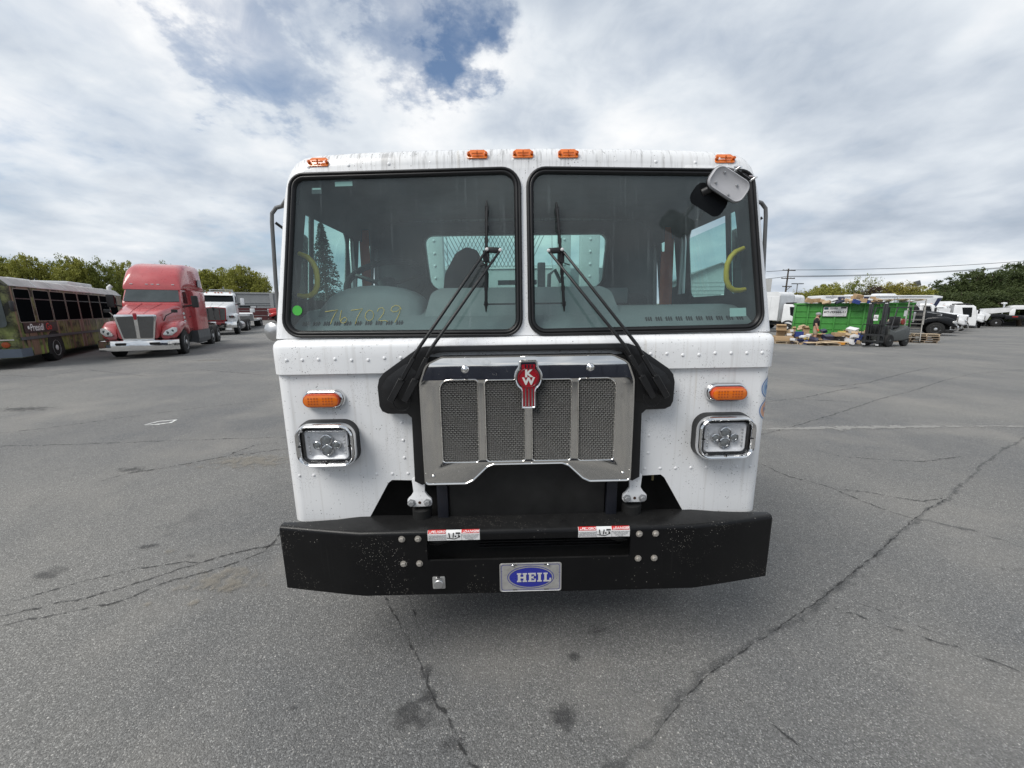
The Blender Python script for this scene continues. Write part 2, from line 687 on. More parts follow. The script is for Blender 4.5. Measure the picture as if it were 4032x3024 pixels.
def m_asphalt():
    t = NT('asphalt')
    big = t.ramp(t.noise(.22, 5, .62), [(.38, 0.0), (.62, 1.0)])
    mid = t.ramp(t.noise(1.3, 5, .65), [(.3, 0.0), (.7, 1.0)])
    base = t.mix(big, (.124, .126, .128), (.184, .180, .170))
    base = t.mix(t.math('MULTIPLY', mid, .40), base, (.190, .185, .174))
    # rolled-in wear streaks along the driving lines
    wear = t.ramp(t.noise(1, 4, .6, t.co((.9, .16, 1), (4, 1, 0))), [(.42, 0.0), (.72, .30)])
    base = t.mix(wear, base, (.098, .100, .102))
    # aggregate: stones of uneven brightness in dark binder
    v, vd = t.voro2(190)
    sp = t.n('ShaderNodeSeparateColor')
    t.l(v, sp.inputs[0])
    stone = t.ramp(sp.outputs[0], [(0.0, .55), (.5, .98), (.85, 1.3), (.93, 1.7), (1.0, 2.5)])
    base = t.mix(.80, base, t.mix(1.0, base, stone, 'MULTIPLY'))
    v2, d2 = t.voro2(90)
    sp2 = t.n('ShaderNodeSeparateColor')
    t.l(v2, sp2.inputs[0])
    pale = t.math('MULTIPLY', t.ramp(sp2.outputs[1], [(.80, 0.0), (.86, 1.0)]), t.ramp(d2, [(.20, 1.0), (.34, 0.0)]))
    base = t.mix(t.math('MULTIPLY', pale, .85), base, (.40, .385, .36))
    v3, d3 = t.voro2(34)
    sp3 = t.n('ShaderNodeSeparateColor')
    t.l(v3, sp3.inputs[0])
    chip = t.math('MULTIPLY', t.ramp(sp3.outputs[0], [(.88, 0.0), (.90, 1.0)]), t.ramp(d3, [(.09, 1.0), (.15, 0.0)]))
    base = t.mix(chip, base, (.55, .53, .50))
    # oil spots and a few dusty patches
    oil = t.ramp(t.noise(.9, 5, .6, t.co((1, 1, 1), (11, 4, 0))), [(.64, 0.0), (.74, .45)])
    base = t.mix(oil, base, (.052, .052, .054))
    dust = t.ramp(t.noise(.55, 5, .62, t.co((1, 1, 1), (2, 17, 0))), [(.50, 0.0), (.72, .60)])
    base = t.mix(dust, base, (.250, .238, .218))
    t.set(Base_Color=base, Roughness=t.ramp(t.noise(20, 3), [(.3, .78), (.7, .95)]), Specular_IOR_Level=.35)
    h = t.math('ADD', t.math('MULTIPLY', vd, -1.0), t.math('MULTIPLY', t.noise(40, 4, .7), 1.2))
    t.bump(h, .55, .006)
    return t.m


def m_crack(name, col, cut=.42, soft=.12, scale=14, amount=.9):
    """dark filling of a crack or a stain: ragged edges through a noise mask"""
    t = NT(name)
    t.set(Base_Color=col, Roughness=.9)
    uv = t.n('ShaderNodeAttribute', attribute_name='edge')
    nz = t.noise(scale, 5, .7)
    f = t.math('ADD', uv.outputs['Fac'], t.math('MULTIPLY', t.math('SUBTRACT', nz, .5), 2.3))
    f = t.ramp(f, [(cut, 0.0), (cut + soft, amount)])
    tr = t.n('ShaderNodeBsdfTransparent')
    mx = t.n('ShaderNodeMixShader')
    t.l(f, mx.inputs[0])
    t.l(tr.outputs[0], mx.inputs[1])
    t.l(t.b.outputs[0], mx.inputs[2])
    t.l(mx.outputs[0], t.out.inputs[0])
    return t.m


def m_leaf(name, c0, c1, c2=None):
    t = NT(name)
    oi = t.n('ShaderNodeObjectInfo')
    a = t.ramp(t.noise(.9, 4, .6), [(.3, 0.0), (.7, 1.0)])
    b = t.ramp(t.noise(6, 2), [(.3, 0.0), (.7, 1.0)])
    c = t.mix(a, c0, c1)
    c = t.mix(t.math('MULTIPLY', b, .5), c, c2 or c1)
    t.set(Base_Color=c, Roughness=.62, Specular_IOR_Level=.3)
    tl = t.n('ShaderNodeBsdfTranslucent')
    t.l(c, tl.inputs[0])
    mx = t.n('ShaderNodeMixShader')
    mx.inputs[0].default_value = .30
    t.l(t.b.outputs[0], mx.inputs[1])
    t.l(tl.outputs[0], mx.inputs[2])
    t.l(mx.outputs[0], t.out.inputs[0])
    return t.m


def m_forest_wrap():
    """printed vinyl: redwood trunks over sunlit green undergrowth"""
    t = NT('forest_vinyl_wrap')
    z = t.sep()[2]
    g = t.mix(t.ramp(t.noise(3.2, 5, .65), [(.43, 0.0), (.62, 1.0)]), (.016, .016, .012), (.17, .18, .075))
    low = t.n('ShaderNodeMapRange')
    t.l(z, low.inputs[0])
    low.inputs[1].default_value, low.inputs[2].default_value = 1.5, .5
    g = t.mix(t.math('MULTIPLY', low.outputs[0], t.ramp(t.noise(2.0, 4), [(.43, 0.0), (.55, .95)])), g, (.27, .33, .08))
    bk = t.noise(1, 2, .5, t.co((.0, 2.3, .05), (1.7, 0, 0)))
    bark = t.ramp(bk, [(.46, 0.0), (.475, 1.0), (.55, 1.0), (.565, 0.0)])
    pk = t.noise(1, 2, .5, t.co((.0, 1.9, .04), (6.3, 3, 0)))
    pale = t.ramp(pk, [(.585, 0.0), (.60, 1.0), (.625, 1.0), (.64, 0.0)])
    grain = t.noise(5, 4, .6, t.co((8, 8, .6)))
    c = t.mix(bark, g, t.mix(grain, (.055, .032, .022), (.32, .20, .145)))
    c = t.mix(pale, c, t.mix(grain, (.18, .15, .12), (.46, .41, .35)))
    t.set(Base_Color=c, Roughness=.5, Specular_IOR_Level=.3)
    return t.m


PAINT = m_truck_paint()
BUMPER = m_bumper()
STAINLESS = m_steel('stainless_grille', (.78, .765, .74), .03, .10)
CHROME = m_steel('chrome', (.80, .80, .80), .03, .10, False)
ALU = mat('dull_aluminium', (.62, .62, .62), .35, .9, .15, 6)
ASPHALT = m_asphalt()
CRACK = m_crack('crack_fill', (.030, .030, .031), .60, .35, 22, .66)
CRACK_FAINT = m_crack('crack_faint', (.024, .024, .025), .58, .3, 18, .62)
SEAM = m_crack('seam_filler', (.080, .082, .084), .45, .6, 7, .40)
SEAM_PALE = m_crack('pale_seam', (.30, .295, .28), .36, .35, 8, .75)
OIL = m_crack('oil_stain', (.045, .045, .047), .55, .6, 10, .50)
DUSTY = m_crack('dusty_patch', (.26, .235, .195), .55, .5, 10, .5)
CHALK = m_crack('white_paint_mark', (.75, .75, .73), .30, .12, 16, .9)
RUBBER = mat('black_rubber', (.012, .012, .013), .42, 0, .3, 8, spec=.4)
BLACKP = mat('black_plastic', (.016, .016, .017), .42, 0, .35, 5, bump=.08, bscale=300)
COWLM = mat('cowl_black_plastic', (.012, .012, .013), .34, 0, .35, 4, bump=.08, bscale=260)
BLACKM = mat('black_metal', (.014, .014, .015), .4, .1, .3, 6)
DARK = mat('dark_void', (.006, .006, .006), .8, 0, .2, 4)
TYRE = mat('tyre_rubber', (.022, .022, .022), .8, 0, .3, 7, spec=.3)
AMBER = mat('amber_lens', (.75, .17, .012), .18, 0, .18, 30, coat=.6)
AMBERD = mat('amber_dark', (.30, .05, .006), .3, 0, .2, 30)
GLASS_W = glass('windshield_glass', (.69, .84, .825), .092, (.40, .475, .49))
GLASS_S = glass('side_glass', (.60, .85, .80), .05, (.5, .58, .56))
LENS = glass('clear_lens', (.93, .94, .95), .03, (.6, .6, .62), .02)
DGLASS = mat('dark_vehicle_glass', (.008, .010, .011), .13, 0, .3, .6, spec=.16)
GGLASS = mat('grey_vehicle_glass', (.075, .090, .092), .10, 0, .3, 2, spec=.4)
INT = mat('dark_cab_trim', (.040, .044, .047), .75, 0, .25, 4)
DASH = mat('grey_dash_vinyl', (.185, .198, .203), .6, 0, .2, 5, bump=.1, bscale=200)
SEATM = mat('seat_fabric', (.012, .014, .02), .9, 0, .3, 12)
YELLOW = mat('yellow_grab_handle', (.85, .60, .05), .45, 0, .2, 10)
BELT = mat('orange_seat_belt', (.85, .15, .045), .7, 0, .2, 12)
WHITEP = mat('white_vehicle_paint', (.76, .77, .78), .32, 0, .14, 1.5, coat=.35)
WHITE2 = mat('dull_white_panel', (.66, .67, .68), .55, 0, .2, 1.2)
REDP = mat('dusty_red_paint', (.47, .070, .076), .30, 0, .25, 1.6, coat=.7)
REDS = mat('bright_red_paint', (.50, .025, .025), .3, 0, .15, 1.5, coat=.4)
BLKP = mat('black_vehicle_paint', (.008, .009, .011), .28, 0, .2, 2, spec=.35)
GREYP = mat('grey_plastic_fairing', (.075, .08, .085), .55, 0, .25, 3)
GRILLEM = mat('dark_grille_mesh', (.10, .10, .098), .6, .1, .5, 60)
RIM = mat('polished_wheel', (.72, .72, .73), .22, .85, .2, 8)
RIMW = mat('white_wheel', (.66, .66, .66), .5, 0, .2, 8)
HEADL = mat('headlamp_lens', (.66, .67, .66), .12, .2, .35, 14, coat=.7)
BARK = mat('tree_bark', (.10, .075, .055), .9, 0, .4, 9)
WOODG = mat('weathered_wood', (.26, .20, .145), .8, 0, .4, 7)
WOODP = mat('pale_pallet_wood', (.50, .40, .28), .75, 0, .35, 7)
CARD = mat('cardboard', (.42, .29, .165), .8, 0, .25, 6)
CARD2 = mat('pale_cardboard', (.55, .42, .27), .8, 0, .25, 6)
BLUEB = mat('blue_carton', (.035, .065, .26), .5, 0, .3, 5)
WHITEB = mat('white_carton', (.70, .70, .71), .55, 0, .2, 5)
NAVY = mat('navy_plastic_wrap', (.018, .022, .06), .35, 0, .4, 8)
GREEN = mat('green_dumpster_paint', (.055, .27, .045), .5, 0, .35, 1.8)
CONC = mat('grey_painted_wall', (.30, .31, .315), .8, 0, .15, 1.0)
CONC2 = mat('pale_wall_band', (.36, .37, .375), .8, 0, .15, 1.0)
MAROON = mat('maroon_slats', (.085, .018, .020), .7, 0, .25, 2)
POLE = mat('weathered_pole', (.09, .075, .062), .9, 0, .3, 4)
GALV = mat('galvanised_steel', (.38, .39, .40), .5, .5, .2, 5)
INK = mat('black_ink', (.012, .012, .014), .6, 0, .1, 5)
INKG = mat('grey_ink', (.16, .16, .17), .6, 0, .1, 5)
REDI = mat('red_ink', (.58, .025, .022), .45, 0, .12, 10)
BLUEI = mat('blue_enamel', (.022, .030, .30), .3, 0, .12, 10, coat=.4)
REDE = mat('red_enamel', (.33, .008, .018), .25, 0, .15, 10, coat=.5)
STICK = mat('white_sticker', (.74, .74, .74), .5, 0, .08, 10)
LBLUE = mat('light_blue_sticker', (.28, .42, .62), .45, 0, .15, 8)
PEACH = mat('peach_sticker', (.66, .36, .24), .45, 0, .15, 8)
GREENS = mat('green_round_sticker', (.05, .40, .045), .5, 0, .08, 10)
MARKER = mat('yellow_paint_marker', (.50, .44, .13), .7, 0, .2, 20)
WRAP = m_forest_wrap()
# ---------------------------------------------------------------- ground


def ground():
    ax = [-700, -350, -180, -110, -80, -60, -50, -40, -32, -26, -21, -17, -14, -11, -8, -6, -4, -2, 0, 2, 4, 6, 8, 11, 14, 17, 21, 26, 32, 40, 50, 60, 80, 110, 180, 350, 700]
    ay = [-500, -200, -80, -30, -10, -4, 0, 2, 4, 6, 8, 10, 12, 14, 17, 20, 24, 28, 33, 40, 48, 56, 62, 80, 110, 180, 350, 900]
    m = MB()
    n = len(ax)
    m.add([(x, y, ground_z(x, y)) for y in ay for x in ax],
          [(j * n + i, j * n + i + 1, (j + 1) * n + i + 1, (j + 1) * n + i) for j in range(len(ay) - 1) for i in range(n - 1)])
    tag(m.build('ground', ASPHALT, smooth=60), None, kind='structure')


ground()


def ribbon(name, pts, w, material, jag=.35, dz=.004):
    rnd = random.Random(hash(tuple(pts[0])) & 0xffff)
    P = [Vector(p) for p in pts]
    fine = []
    for a, b in zip(P, P[1:]):
        k = max(3, int((b - a).length / max(w * 2.2, .05)))
        k = min(k, 60)
        nrm = Vector((-(b - a).y, (b - a).x)).normalized()
        for i in range(k):
            fine.append(a.lerp(b, i / k) + nrm * rnd.uniform(-1, 1) * w * jag)
    fine.append(P[-1])
    vs, ed, fs = [], [], []
    for i, p in enumerate(fine):
        t = (fine[min(i + 1, len(fine) - 1)] - fine[max(i - 1, 0)]).normalized()
        nrm = Vector((-t.y, t.x))
        end = min(1, i / 3, (len(fine) - 1 - i) / 3)
        ww = w * rnd.uniform(.7, 1.3) * (.25 + .75 * end)
        for s, e in ((-1, 0.0), (0, 1.0), (1, 0.0)):
            q = p + nrm * s * ww
            vs.append((q.x, q.y, ground_z(q.x, q.y) + dz))
            ed.append(e * rnd.uniform(.75, 1.05))
        if i:
            o = (i - 1) * 3
            fs += [(o, o + 3, o + 4, o + 1), (o + 1, o + 4, o + 5, o + 2)]
    me = bpy.data.meshes.new(name)
    me.from_pydata(vs, [], fs)
    at = me.attributes.new('edge', 'FLOAT', 'POINT')
    at.data.foreach_set('value', ed)
    me.materials.append(material)
    o = link(name, me)
    return tag(o, None, kind='structure')


def stain(name, x, y, rx, ry, material, dz=.007):
    n, rings = 18, 4
    vs, ed, fs = [(x, y, ground_z(x, y) + dz)], [1.0], []
    for k in range(1, rings + 1):
        for i in range(n):
            a = 2 * math.pi * i / n
            q = k / rings * 1.25
            X, Y = x + rx * q * math.cos(a), y + ry * q * math.sin(a)
            vs.append((X, Y, ground_z(X, Y) + dz))
            ed.append(max(0, 1 - (k / rings) ** 1.3))
    for i in range(n):
        fs.append((0, 1 + i, 1 + (i + 1) % n))
        for k in range(rings - 1):
            o = 1 + k * n
            fs.append((o + i, o + n + i, o + n + (i + 1) % n, o + (i + 1) % n))
    me = bpy.data.meshes.new(name)
    me.from_pydata(vs, [], fs)
    at = me.attributes.new('edge', 'FLOAT', 'POINT')
    at.data.foreach_set('value', ed)
    me.materials.append(material)
    return tag(link(name, me), None, kind='structure')


CRACKS = [
    (CRACK, 0.030, [(-3.24, 2.12), (-3.08, 2.19), (-2.86, 2.29), (-2.68, 2.40), (-2.53, 2.54), (-2.38, 2.63), (-2.27, 2.73), (-2.11, 2.83), (-1.91, 2.88), (-1.68, 3.00)]),
    (CRACK, 0.022, [(-3.36, 2.21), (-3.24, 2.31), (-3.04, 2.44), (-2.81, 2.57), (-2.52, 2.65), (-2.36, 2.64)]),
    (CRACK_FAINT, 0.022, [(-3.15, 2.04), (-2.91, 2.12), (-2.61, 2.24), (-2.47, 2.42), (-2.17, 2.59), (-1.99, 2.78), (-2.01, 3.04), (-1.87, 3.15)]),
    (CRACK, 0.030, [(-7.51, 5.21), (-7.32, 5.23), (-6.44, 5.29), (-5.59, 5.40), (-4.89, 5.48), (-4.15, 5.56), (-3.00, 5.66)]),
    (CRACK_FAINT, 0.035, [(-4.70, 3.97), (-4.57, 4.28), (-4.24, 4.48), (-3.81, 4.83), (-3.14, 5.13), (-2.85, 5.34)]),
    (CRACK_FAINT, 0.030, [(-3.76, 4.81), (-3.78, 4.97), (-3.74, 5.13), (-3.69, 5.29), (-3.30, 5.40)]),
    (CRACK_FAINT, 0.035, [(-8.18, 5.77), (-7.60, 6.12), (-7.01, 6.76), (-6.08, 7.55), (-4.43, 8.53)]),
    (CRACK_FAINT, 0.050, [(-15.45, 11.45), (-13.80, 11.08), (-13.93, 12.47), (-10.77, 11.21), (-10.21, 12.47), (-7.48, 11.45)]),
    (CRACK, 0.022, [(-0.94, 2.42), (-0.87, 2.29), (-0.73, 2.11), (-0.62, 1.95), (-0.51, 1.81), (-0.46, 1.71)]),
    (CRACK_FAINT, 0.026, [(-0.46, 1.71), (-0.38, 1.59), (-0.30, 1.49), (-0.24, 1.40), (-0.17, 1.31), (-0.12, 1.24)]),
    (CRACK_FAINT, 0.016, [(-0.70, 2.29), (-0.62, 2.13), (-0.58, 2.02)]),
    (SEAM, 0.045, [(0.36, 1.26), (0.45, 1.31), (0.62, 1.40), (0.84, 1.59), (1.08, 1.74), (1.29, 1.86), (1.51, 1.97), (1.70, 2.06), (1.85, 2.13), (2.16, 2.31), (2.53, 2.53), (2.97, 2.78), (3.57, 3.17), (4.06, 3.45), (4.48, 3.66), (5.17, 4.10), (6.08, 4.65), (6.92, 5.13), (7.77, 5.58), (8.54, 5.97)]),
    (CRACK_FAINT, 0.014, [(0.62, 1.40), (0.84, 1.58), (1.08, 1.74), (1.28, 1.85), (1.50, 1.96), (1.71, 2.07), (1.86, 2.15), (2.17, 2.32), (2.55, 2.55), (2.98, 2.80), (3.58, 3.18), (4.08, 3.47), (4.49, 3.68)]),
    (CRACK, 0.026, [(2.07, 2.19), (2.18, 2.13), (2.28, 2.05), (2.39, 1.98), (2.51, 1.91), (2.62, 1.82), (2.73, 1.71)]),
    (CRACK_FAINT, 0.014, [(2.28, 2.24), (2.39, 2.14), (2.49, 2.03), (2.58, 1.96)]),
    (CRACK_FAINT, 0.024, [(3.09, 4.74), (3.23, 4.21), (3.47, 3.94), (3.56, 3.61), (3.65, 3.38), (3.73, 3.28)]),
    (SEAM, 0.050, [(3.73, 3.28), (3.85, 3.21), (4.00, 3.13), (4.10, 2.98), (4.20, 2.82)]),
    (CRACK_FAINT, 0.026, [(3.48, 3.90), (3.80, 3.81), (3.96, 3.69), (4.17, 3.61), (4.51, 3.69)]),
    (CRACK, 0.035, [(3.59, 5.56), (3.93, 5.77), (4.97, 6.34), (6.31, 7.13), (8.13, 8.26), (9.70, 9.11), (12.06, 10.55), (14.23, 11.70), (16.87, 12.54)]),
    (SEAM_PALE, 0.160, [(3.88, 6.03), (4.76, 6.06), (5.68, 6.12), (6.59, 6.16), (7.49, 6.18), (8.76, 6.21)]),
    (CRACK_FAINT, 0.040, [(7.20, 10.77), (7.80, 10.15), (8.20, 9.61), (9.57, 10.15), (12.03, 11.70), (14.61, 13.18)]),
    (CRACK_FAINT, 0.040, [(5.38, 7.96), (6.43, 8.31), (7.85, 9.11), (8.93, 9.61)]),
    (CRACK_FAINT, 0.040, [(6.24, 8.21), (6.81, 8.06), (7.34, 7.89)]),
    (CRACK_FAINT, 0.030, [(4.21, 5.07), (4.37, 4.83), (4.79, 4.72), (5.27, 4.65), (5.95, 4.83)]),
    (CRACK_FAINT, 0.014, [(1.12, 1.59), (1.20, 1.49), (1.26, 1.40), (1.31, 1.31)]),
]
STAINS = [
    (OIL, -0.47, 1.49, 0.16, 0.11),
    (OIL, -0.40, 1.60, 0.09, 0.10),
    (OIL, -0.26, 1.39, 0.10, 0.09),
    (OIL, -0.46, 1.71, 0.05, 0.08),
    (OIL, 0.25, 1.51, 0.13, 0.09),
    (OIL, 0.51, 1.99, 0.08, 0.07),
    (OIL, 0.35, 1.82, 0.05, 0.05),
    (OIL, -1.06, 1.54, 0.02, 0.02),
    (OIL, -3.39, 2.53, 0.16, 0.10),
    (OIL, -2.98, 2.85, 0.12, 0.06),
    (OIL, -2.53, 2.72, 0.08, 0.05),
    (OIL, 3.74, 2.56, 0.12, 0.06),
    (DUSTY, -2.02, 2.36, 0.12, 0.08),
    (DUSTY, -2.10, 2.22, 0.06, 0.05),
    (DUSTY, -2.75, 2.78, 0.07, 0.05),
    (DUSTY, -2.39, 2.21, 0.06, 0.04),
    (DUSTY, -3.34, 4.65, 0.90, 0.35),
    (DUSTY, -2.06, 2.44, 0.40, 0.20),
    (OIL, -4.62, 4.40, 0.30, 0.12),
    (OIL, -9.59, 7.33, 0.80, 0.30),
    (DUSTY, -11.54, 14.66, 0.80, 0.30),
]
for i, (m_, w_, p_) in enumerate(CRACKS):
    ribbon('pavement_seam' if m_ in (SEAM, SEAM_PALE) else 'pavement_crack', p_, w_, m_, .15 if m_ is SEAM_PALE else .45, .004 + .0003 * (i % 7))
for i, (m_, x_, y_, rx_, ry_) in enumerate(STAINS):
    stain('pavement_stain', x_, y_, rx_, ry_, m_, .008 + .0004 * (i % 9))
ribbon('painted_mark', [(-6.22, 6.25), (-6.17, 6.47), (-5.94, 6.57), (-5.89, 6.39), (-6.01, 6.30), (-6.20, 6.25)], .035, CHALK, .1, .006)
# ---------------------------------------------------------------- the white refuse truck (built in its own frame:
# x across, y rearwards from the front panel, z up)
TR = thing('refuse_truck', 'white flat-fronted cabover refuse truck with stainless grille, facing the camera', 'truck', (.092, 1.86, 0), rot=(0, R(-.8), R(1.0)))


def rake(z):
    return .03 + .12 * (z - 1.8)


def mir(pts, s):
    return [(x * s, z) for x, z in pts] if s > 0 else [(-x, z) for x, z in reversed(pts)]


def corner(levels, s, yback, n=6):
    """strip round the front corner and along the side; levels (z, front y, half width, radius)"""
    rings = []
    for z, fy, hw, r in levels:
        ring = []
        for k in range(n + 1):
            a = math.pi / 2 * k / n
            ring.append((s * (hw - r + r * math.sin(a)), fy + r - r * math.cos(a), z))
        ring.append((s * hw, yback, z))
        rings.append(ring)
    return MB().loft(rings, closed=False)


YB = 1.42
# lower front panels with the wheel-side cut-outs
low = [(.555, 1.052), (.694, 1.057), (.714, 1.040), (.831, .837), (.865, .818), (.915, .822), (.947, .832), (1.165, .836), (1.165, 1.630), (.555, 1.630)]
low = rpoly(low, [0, .012, .025, .02, .012, .01, .01, 0, 0, 0], 4)
for s in (-1, 1):
    m = MB().plate(mir(low, s), [], lambda a, b: (a, 0, b), lambda a, b: (a, .006, b))
    c = corner([(.836, 0, 1.227, .062), (1.25, 0, 1.227, .062), (1.63, 0, 1.227, .062)], s, YB)
    m.add(c.v, c.f)
    m.build('front_panel', PAINT, TR, smooth=35)
# belt panel: overlaps the lower panels, rounded top edge
prof = [(.002, 1.617), (-.020, 1.615), (-.021, 1.690), (-.020, 1.738), (-.015, 1.756), (-.003, 1.768), (.020, 1.777), (.034, 1.783)]
m = MB()
rings = []
for y, z in prof:
    ring = []
    hw, r = 1.230 - max(0, z - 1.75) * .3, .070
    for k in range(7):
        a = math.pi / 2 * (1 - k / 6)
        ring.append((-(hw - r + r * math.sin(a)), y + r - r * math.cos(a), z))
    ring += [(x, y, z) for x in (-.8, -.4, 0, .4, .8)]
    for k in range(7):
        a = math.pi / 2 * k / 6
        ring.append((hw - r + r * math.sin(a), y + r - r * math.cos(a), z))
    rings.append([(-hw, YB, z)] + ring + [(hw, YB, z)])
m.loft(rings, closed=False)
m.build('belt_panel', PAINT, TR, smooth=50)

# upper cab: rounded arch with two windshield openings
half = [(1.228, 1.783), (1.215, 1.90), (1.195, 2.07), (1.168, 2.30), (1.152, 2.44), (1.146, 2.49), (1.139, 2.535), (1.122, 2.580), (1.090, 2.615), (1.045, 2.638), (.97, 2.650), (.80, 2.659), (.55, 2.667), (.28, 2.672)]
arch = half + [(0, 2.674)] + [(-x, z) for x, z in reversed(half)]       # counter-clockwise seen from the front


def rad(z):
    return .050 + .030 * smoothstep(2.40, 2.60, z)


ringset = []
for a in (0, 22, 45, 68, 90):
    a = R(a)
    ins = inset(arch, [rad(z) * (1 - math.sin(a)) for x, z in arch], closed=False)
    ins[0] = (ins[0][0], 1.783)
    ins[-1] = (ins[-1][0], 1.783)
    ringset.append([(x, rake(min(z, 2.58)) + rad(z0) * (1 - math.cos(a)), z) for (x, z), (_, z0) in zip(ins, arch)])
WIN = rpoly([(.014, 1.779), (1.177, 1.788), (1.100, 2.549), (.013, 2.571)], [.085, .085, .075, .09], 7)
m = MB()
m.loft(ringset, closed=False)
roof0 = [p for p in ringset[-1] if p[2] > 2.43]
m.loft([roof0, [(x, .75, z + .012) for x, y, z in roof0], [(x, YB, z) for x, y, z in roof0]], closed=False)
front_loop = [(x, z) for x, y, z in ringset[0]]
front_loop = [(front_loop[0][0], 1.7831)] + front_loop[1:-1] + [(front_loop[-1][0], 1.7831)]
hole = [(x, max(z, 1.7835)) for x, z in inset(WIN, .006)]
m.plate(front_loop, [mir(hole, 1), mir(hole, -1)], lambda a, b: (a, rake(min(b, 2.58)), b))
m.build('upper_cab', PAINT, TR, smooth=45)


def side_x(z):
    for (x0, z0), (x1, z1) in zip(half, half[1:]):
        if z0 <= z <= z1:
            return x0 + (x1 - x0) * (z - z0) / (z1 - z0)
    return half[0][0]


SW = [rpoly([(.255, 1.98), (.375, 1.98), (.375, 2.43), (.325, 2.43)], .012, 3),
      rpoly([(.415, 1.975), (.87, 1.975), (.865, 2.435), (.415, 2.445)], [.02, .05, .10, .02], 6),
      rpoly([(1.07, 2.06), (1.33, 2.06), (1.33, 2.45), (1.08, 2.45)], .035, 4)]
for s in (-1, 1):
    m = MB()
    yf = lambda z: rake(z) + rad(z) - .002
    outer = [(yf(1.783), 1.783), (YB, 1.783), (YB, 2.452), (yf(2.452), 2.452)]
    m.plate(outer, SW, lambda a, b: (s * side_x(b), a, b), lambda a, b: (s * (side_x(b) - .004), a, b))
    d = m.build('door', PAINT, TR, smooth=30)
    # dark inner trim of the same door, set 35 mm inwards
    m = MB()
    m.plate(outer, SW, lambda a, b: (s * (side_x(b) - .012), a, b))
    for h in SW:
        k = len(h)
        m.add([(s * (side_x(b) - .004), a, b) for a, b in h] + [(s * (side_x(b) - .012), a, b) for a, b in h], [(i, (i + 1) % k, (i + 1) % k + k, i + k) for i in range(k)])
    m.build('door_trim', INT, d)
    for j, h in enumerate(SW):
        g = inset(h, -.004)
        if j == 1:   # the main window is wound down a little
            g = [(a, min(b, 2.372 + (.50 - a) * .02)) for a, b in g] if s > 0 else g
        MB().plate(g, [], lambda a, b: (s * (side_x(b) - .007), a, b)).build('side_window', GLASS_S, d, fix=False)
    # grab rail inside the rear edge of the window
    MB().tube([(s * 1.11, .80, 2.00), (s * 1.11, .82, 2.33), (s * 1.115, .85, 2.38), (s * 1.13, .90, 2.38), (s * 1.135, .91, 2.0)], .011, 8).build('window_channel', ALU, d, smooth=60)

# rear wall with the rear window, headliner, floor
RW = rpoly([(-.70, 2.08), (.70, 2.08), (.735, 2.50), (-.735, 2.50)], [.10, .10, .06, .06], 5)
bw = [(-1.225, .95), (1.225, .95), (1.150, 2.45), (1.12, 2.60), (1.0, 2.645), (0, 2.672), (-1.0, 2.645), (-1.12, 2.60), (-1.150, 2.45)]
MB().plate(bw, [RW], lambda a, b: (a, YB, b), lambda a, b: (a, YB + .02, b)).build('rear_wall', PAINT, TR)
inn = [(x * .965, min(z, 2.60)) for x, z in bw]
MB().plate(inn, [RW], lambda a, b: (a, YB - .025, b)).build('rear_trim', INT, TR)
m = MB()
m.loft([[(x * .955, y, z - .05) for x, z in ((p[0], p[2]) for p in roof0)] for y in (.17, .8, YB - .03)], closed=False)
m.build('headliner', INT, TR, smooth=40)
MB().plate(inset(RW, -.01), [], lambda a, b: (a, YB + .004, b)).build('rear_window', GLASS_S, TR, fix=False)
m = MB()
k = len(RW)
m.loft([[(a, YB - .035, b) for a, b in inset(RW, -.03)], [(a, YB - .045, b) for a, b in inset(RW, -.012)], [(a, YB - .035, b) for a, b in RW], [(a, YB - .02, b) for a, b in RW]])
m.build('rear_window_seal', RUBBER, TR, smooth=40)
m = MB().box((0, .74, 1.30), (2.30, 1.28, .05))
m.box((0, .11, 1.74), (2.30, .10, .08))
m.build('cab_floor', DARK, TR)

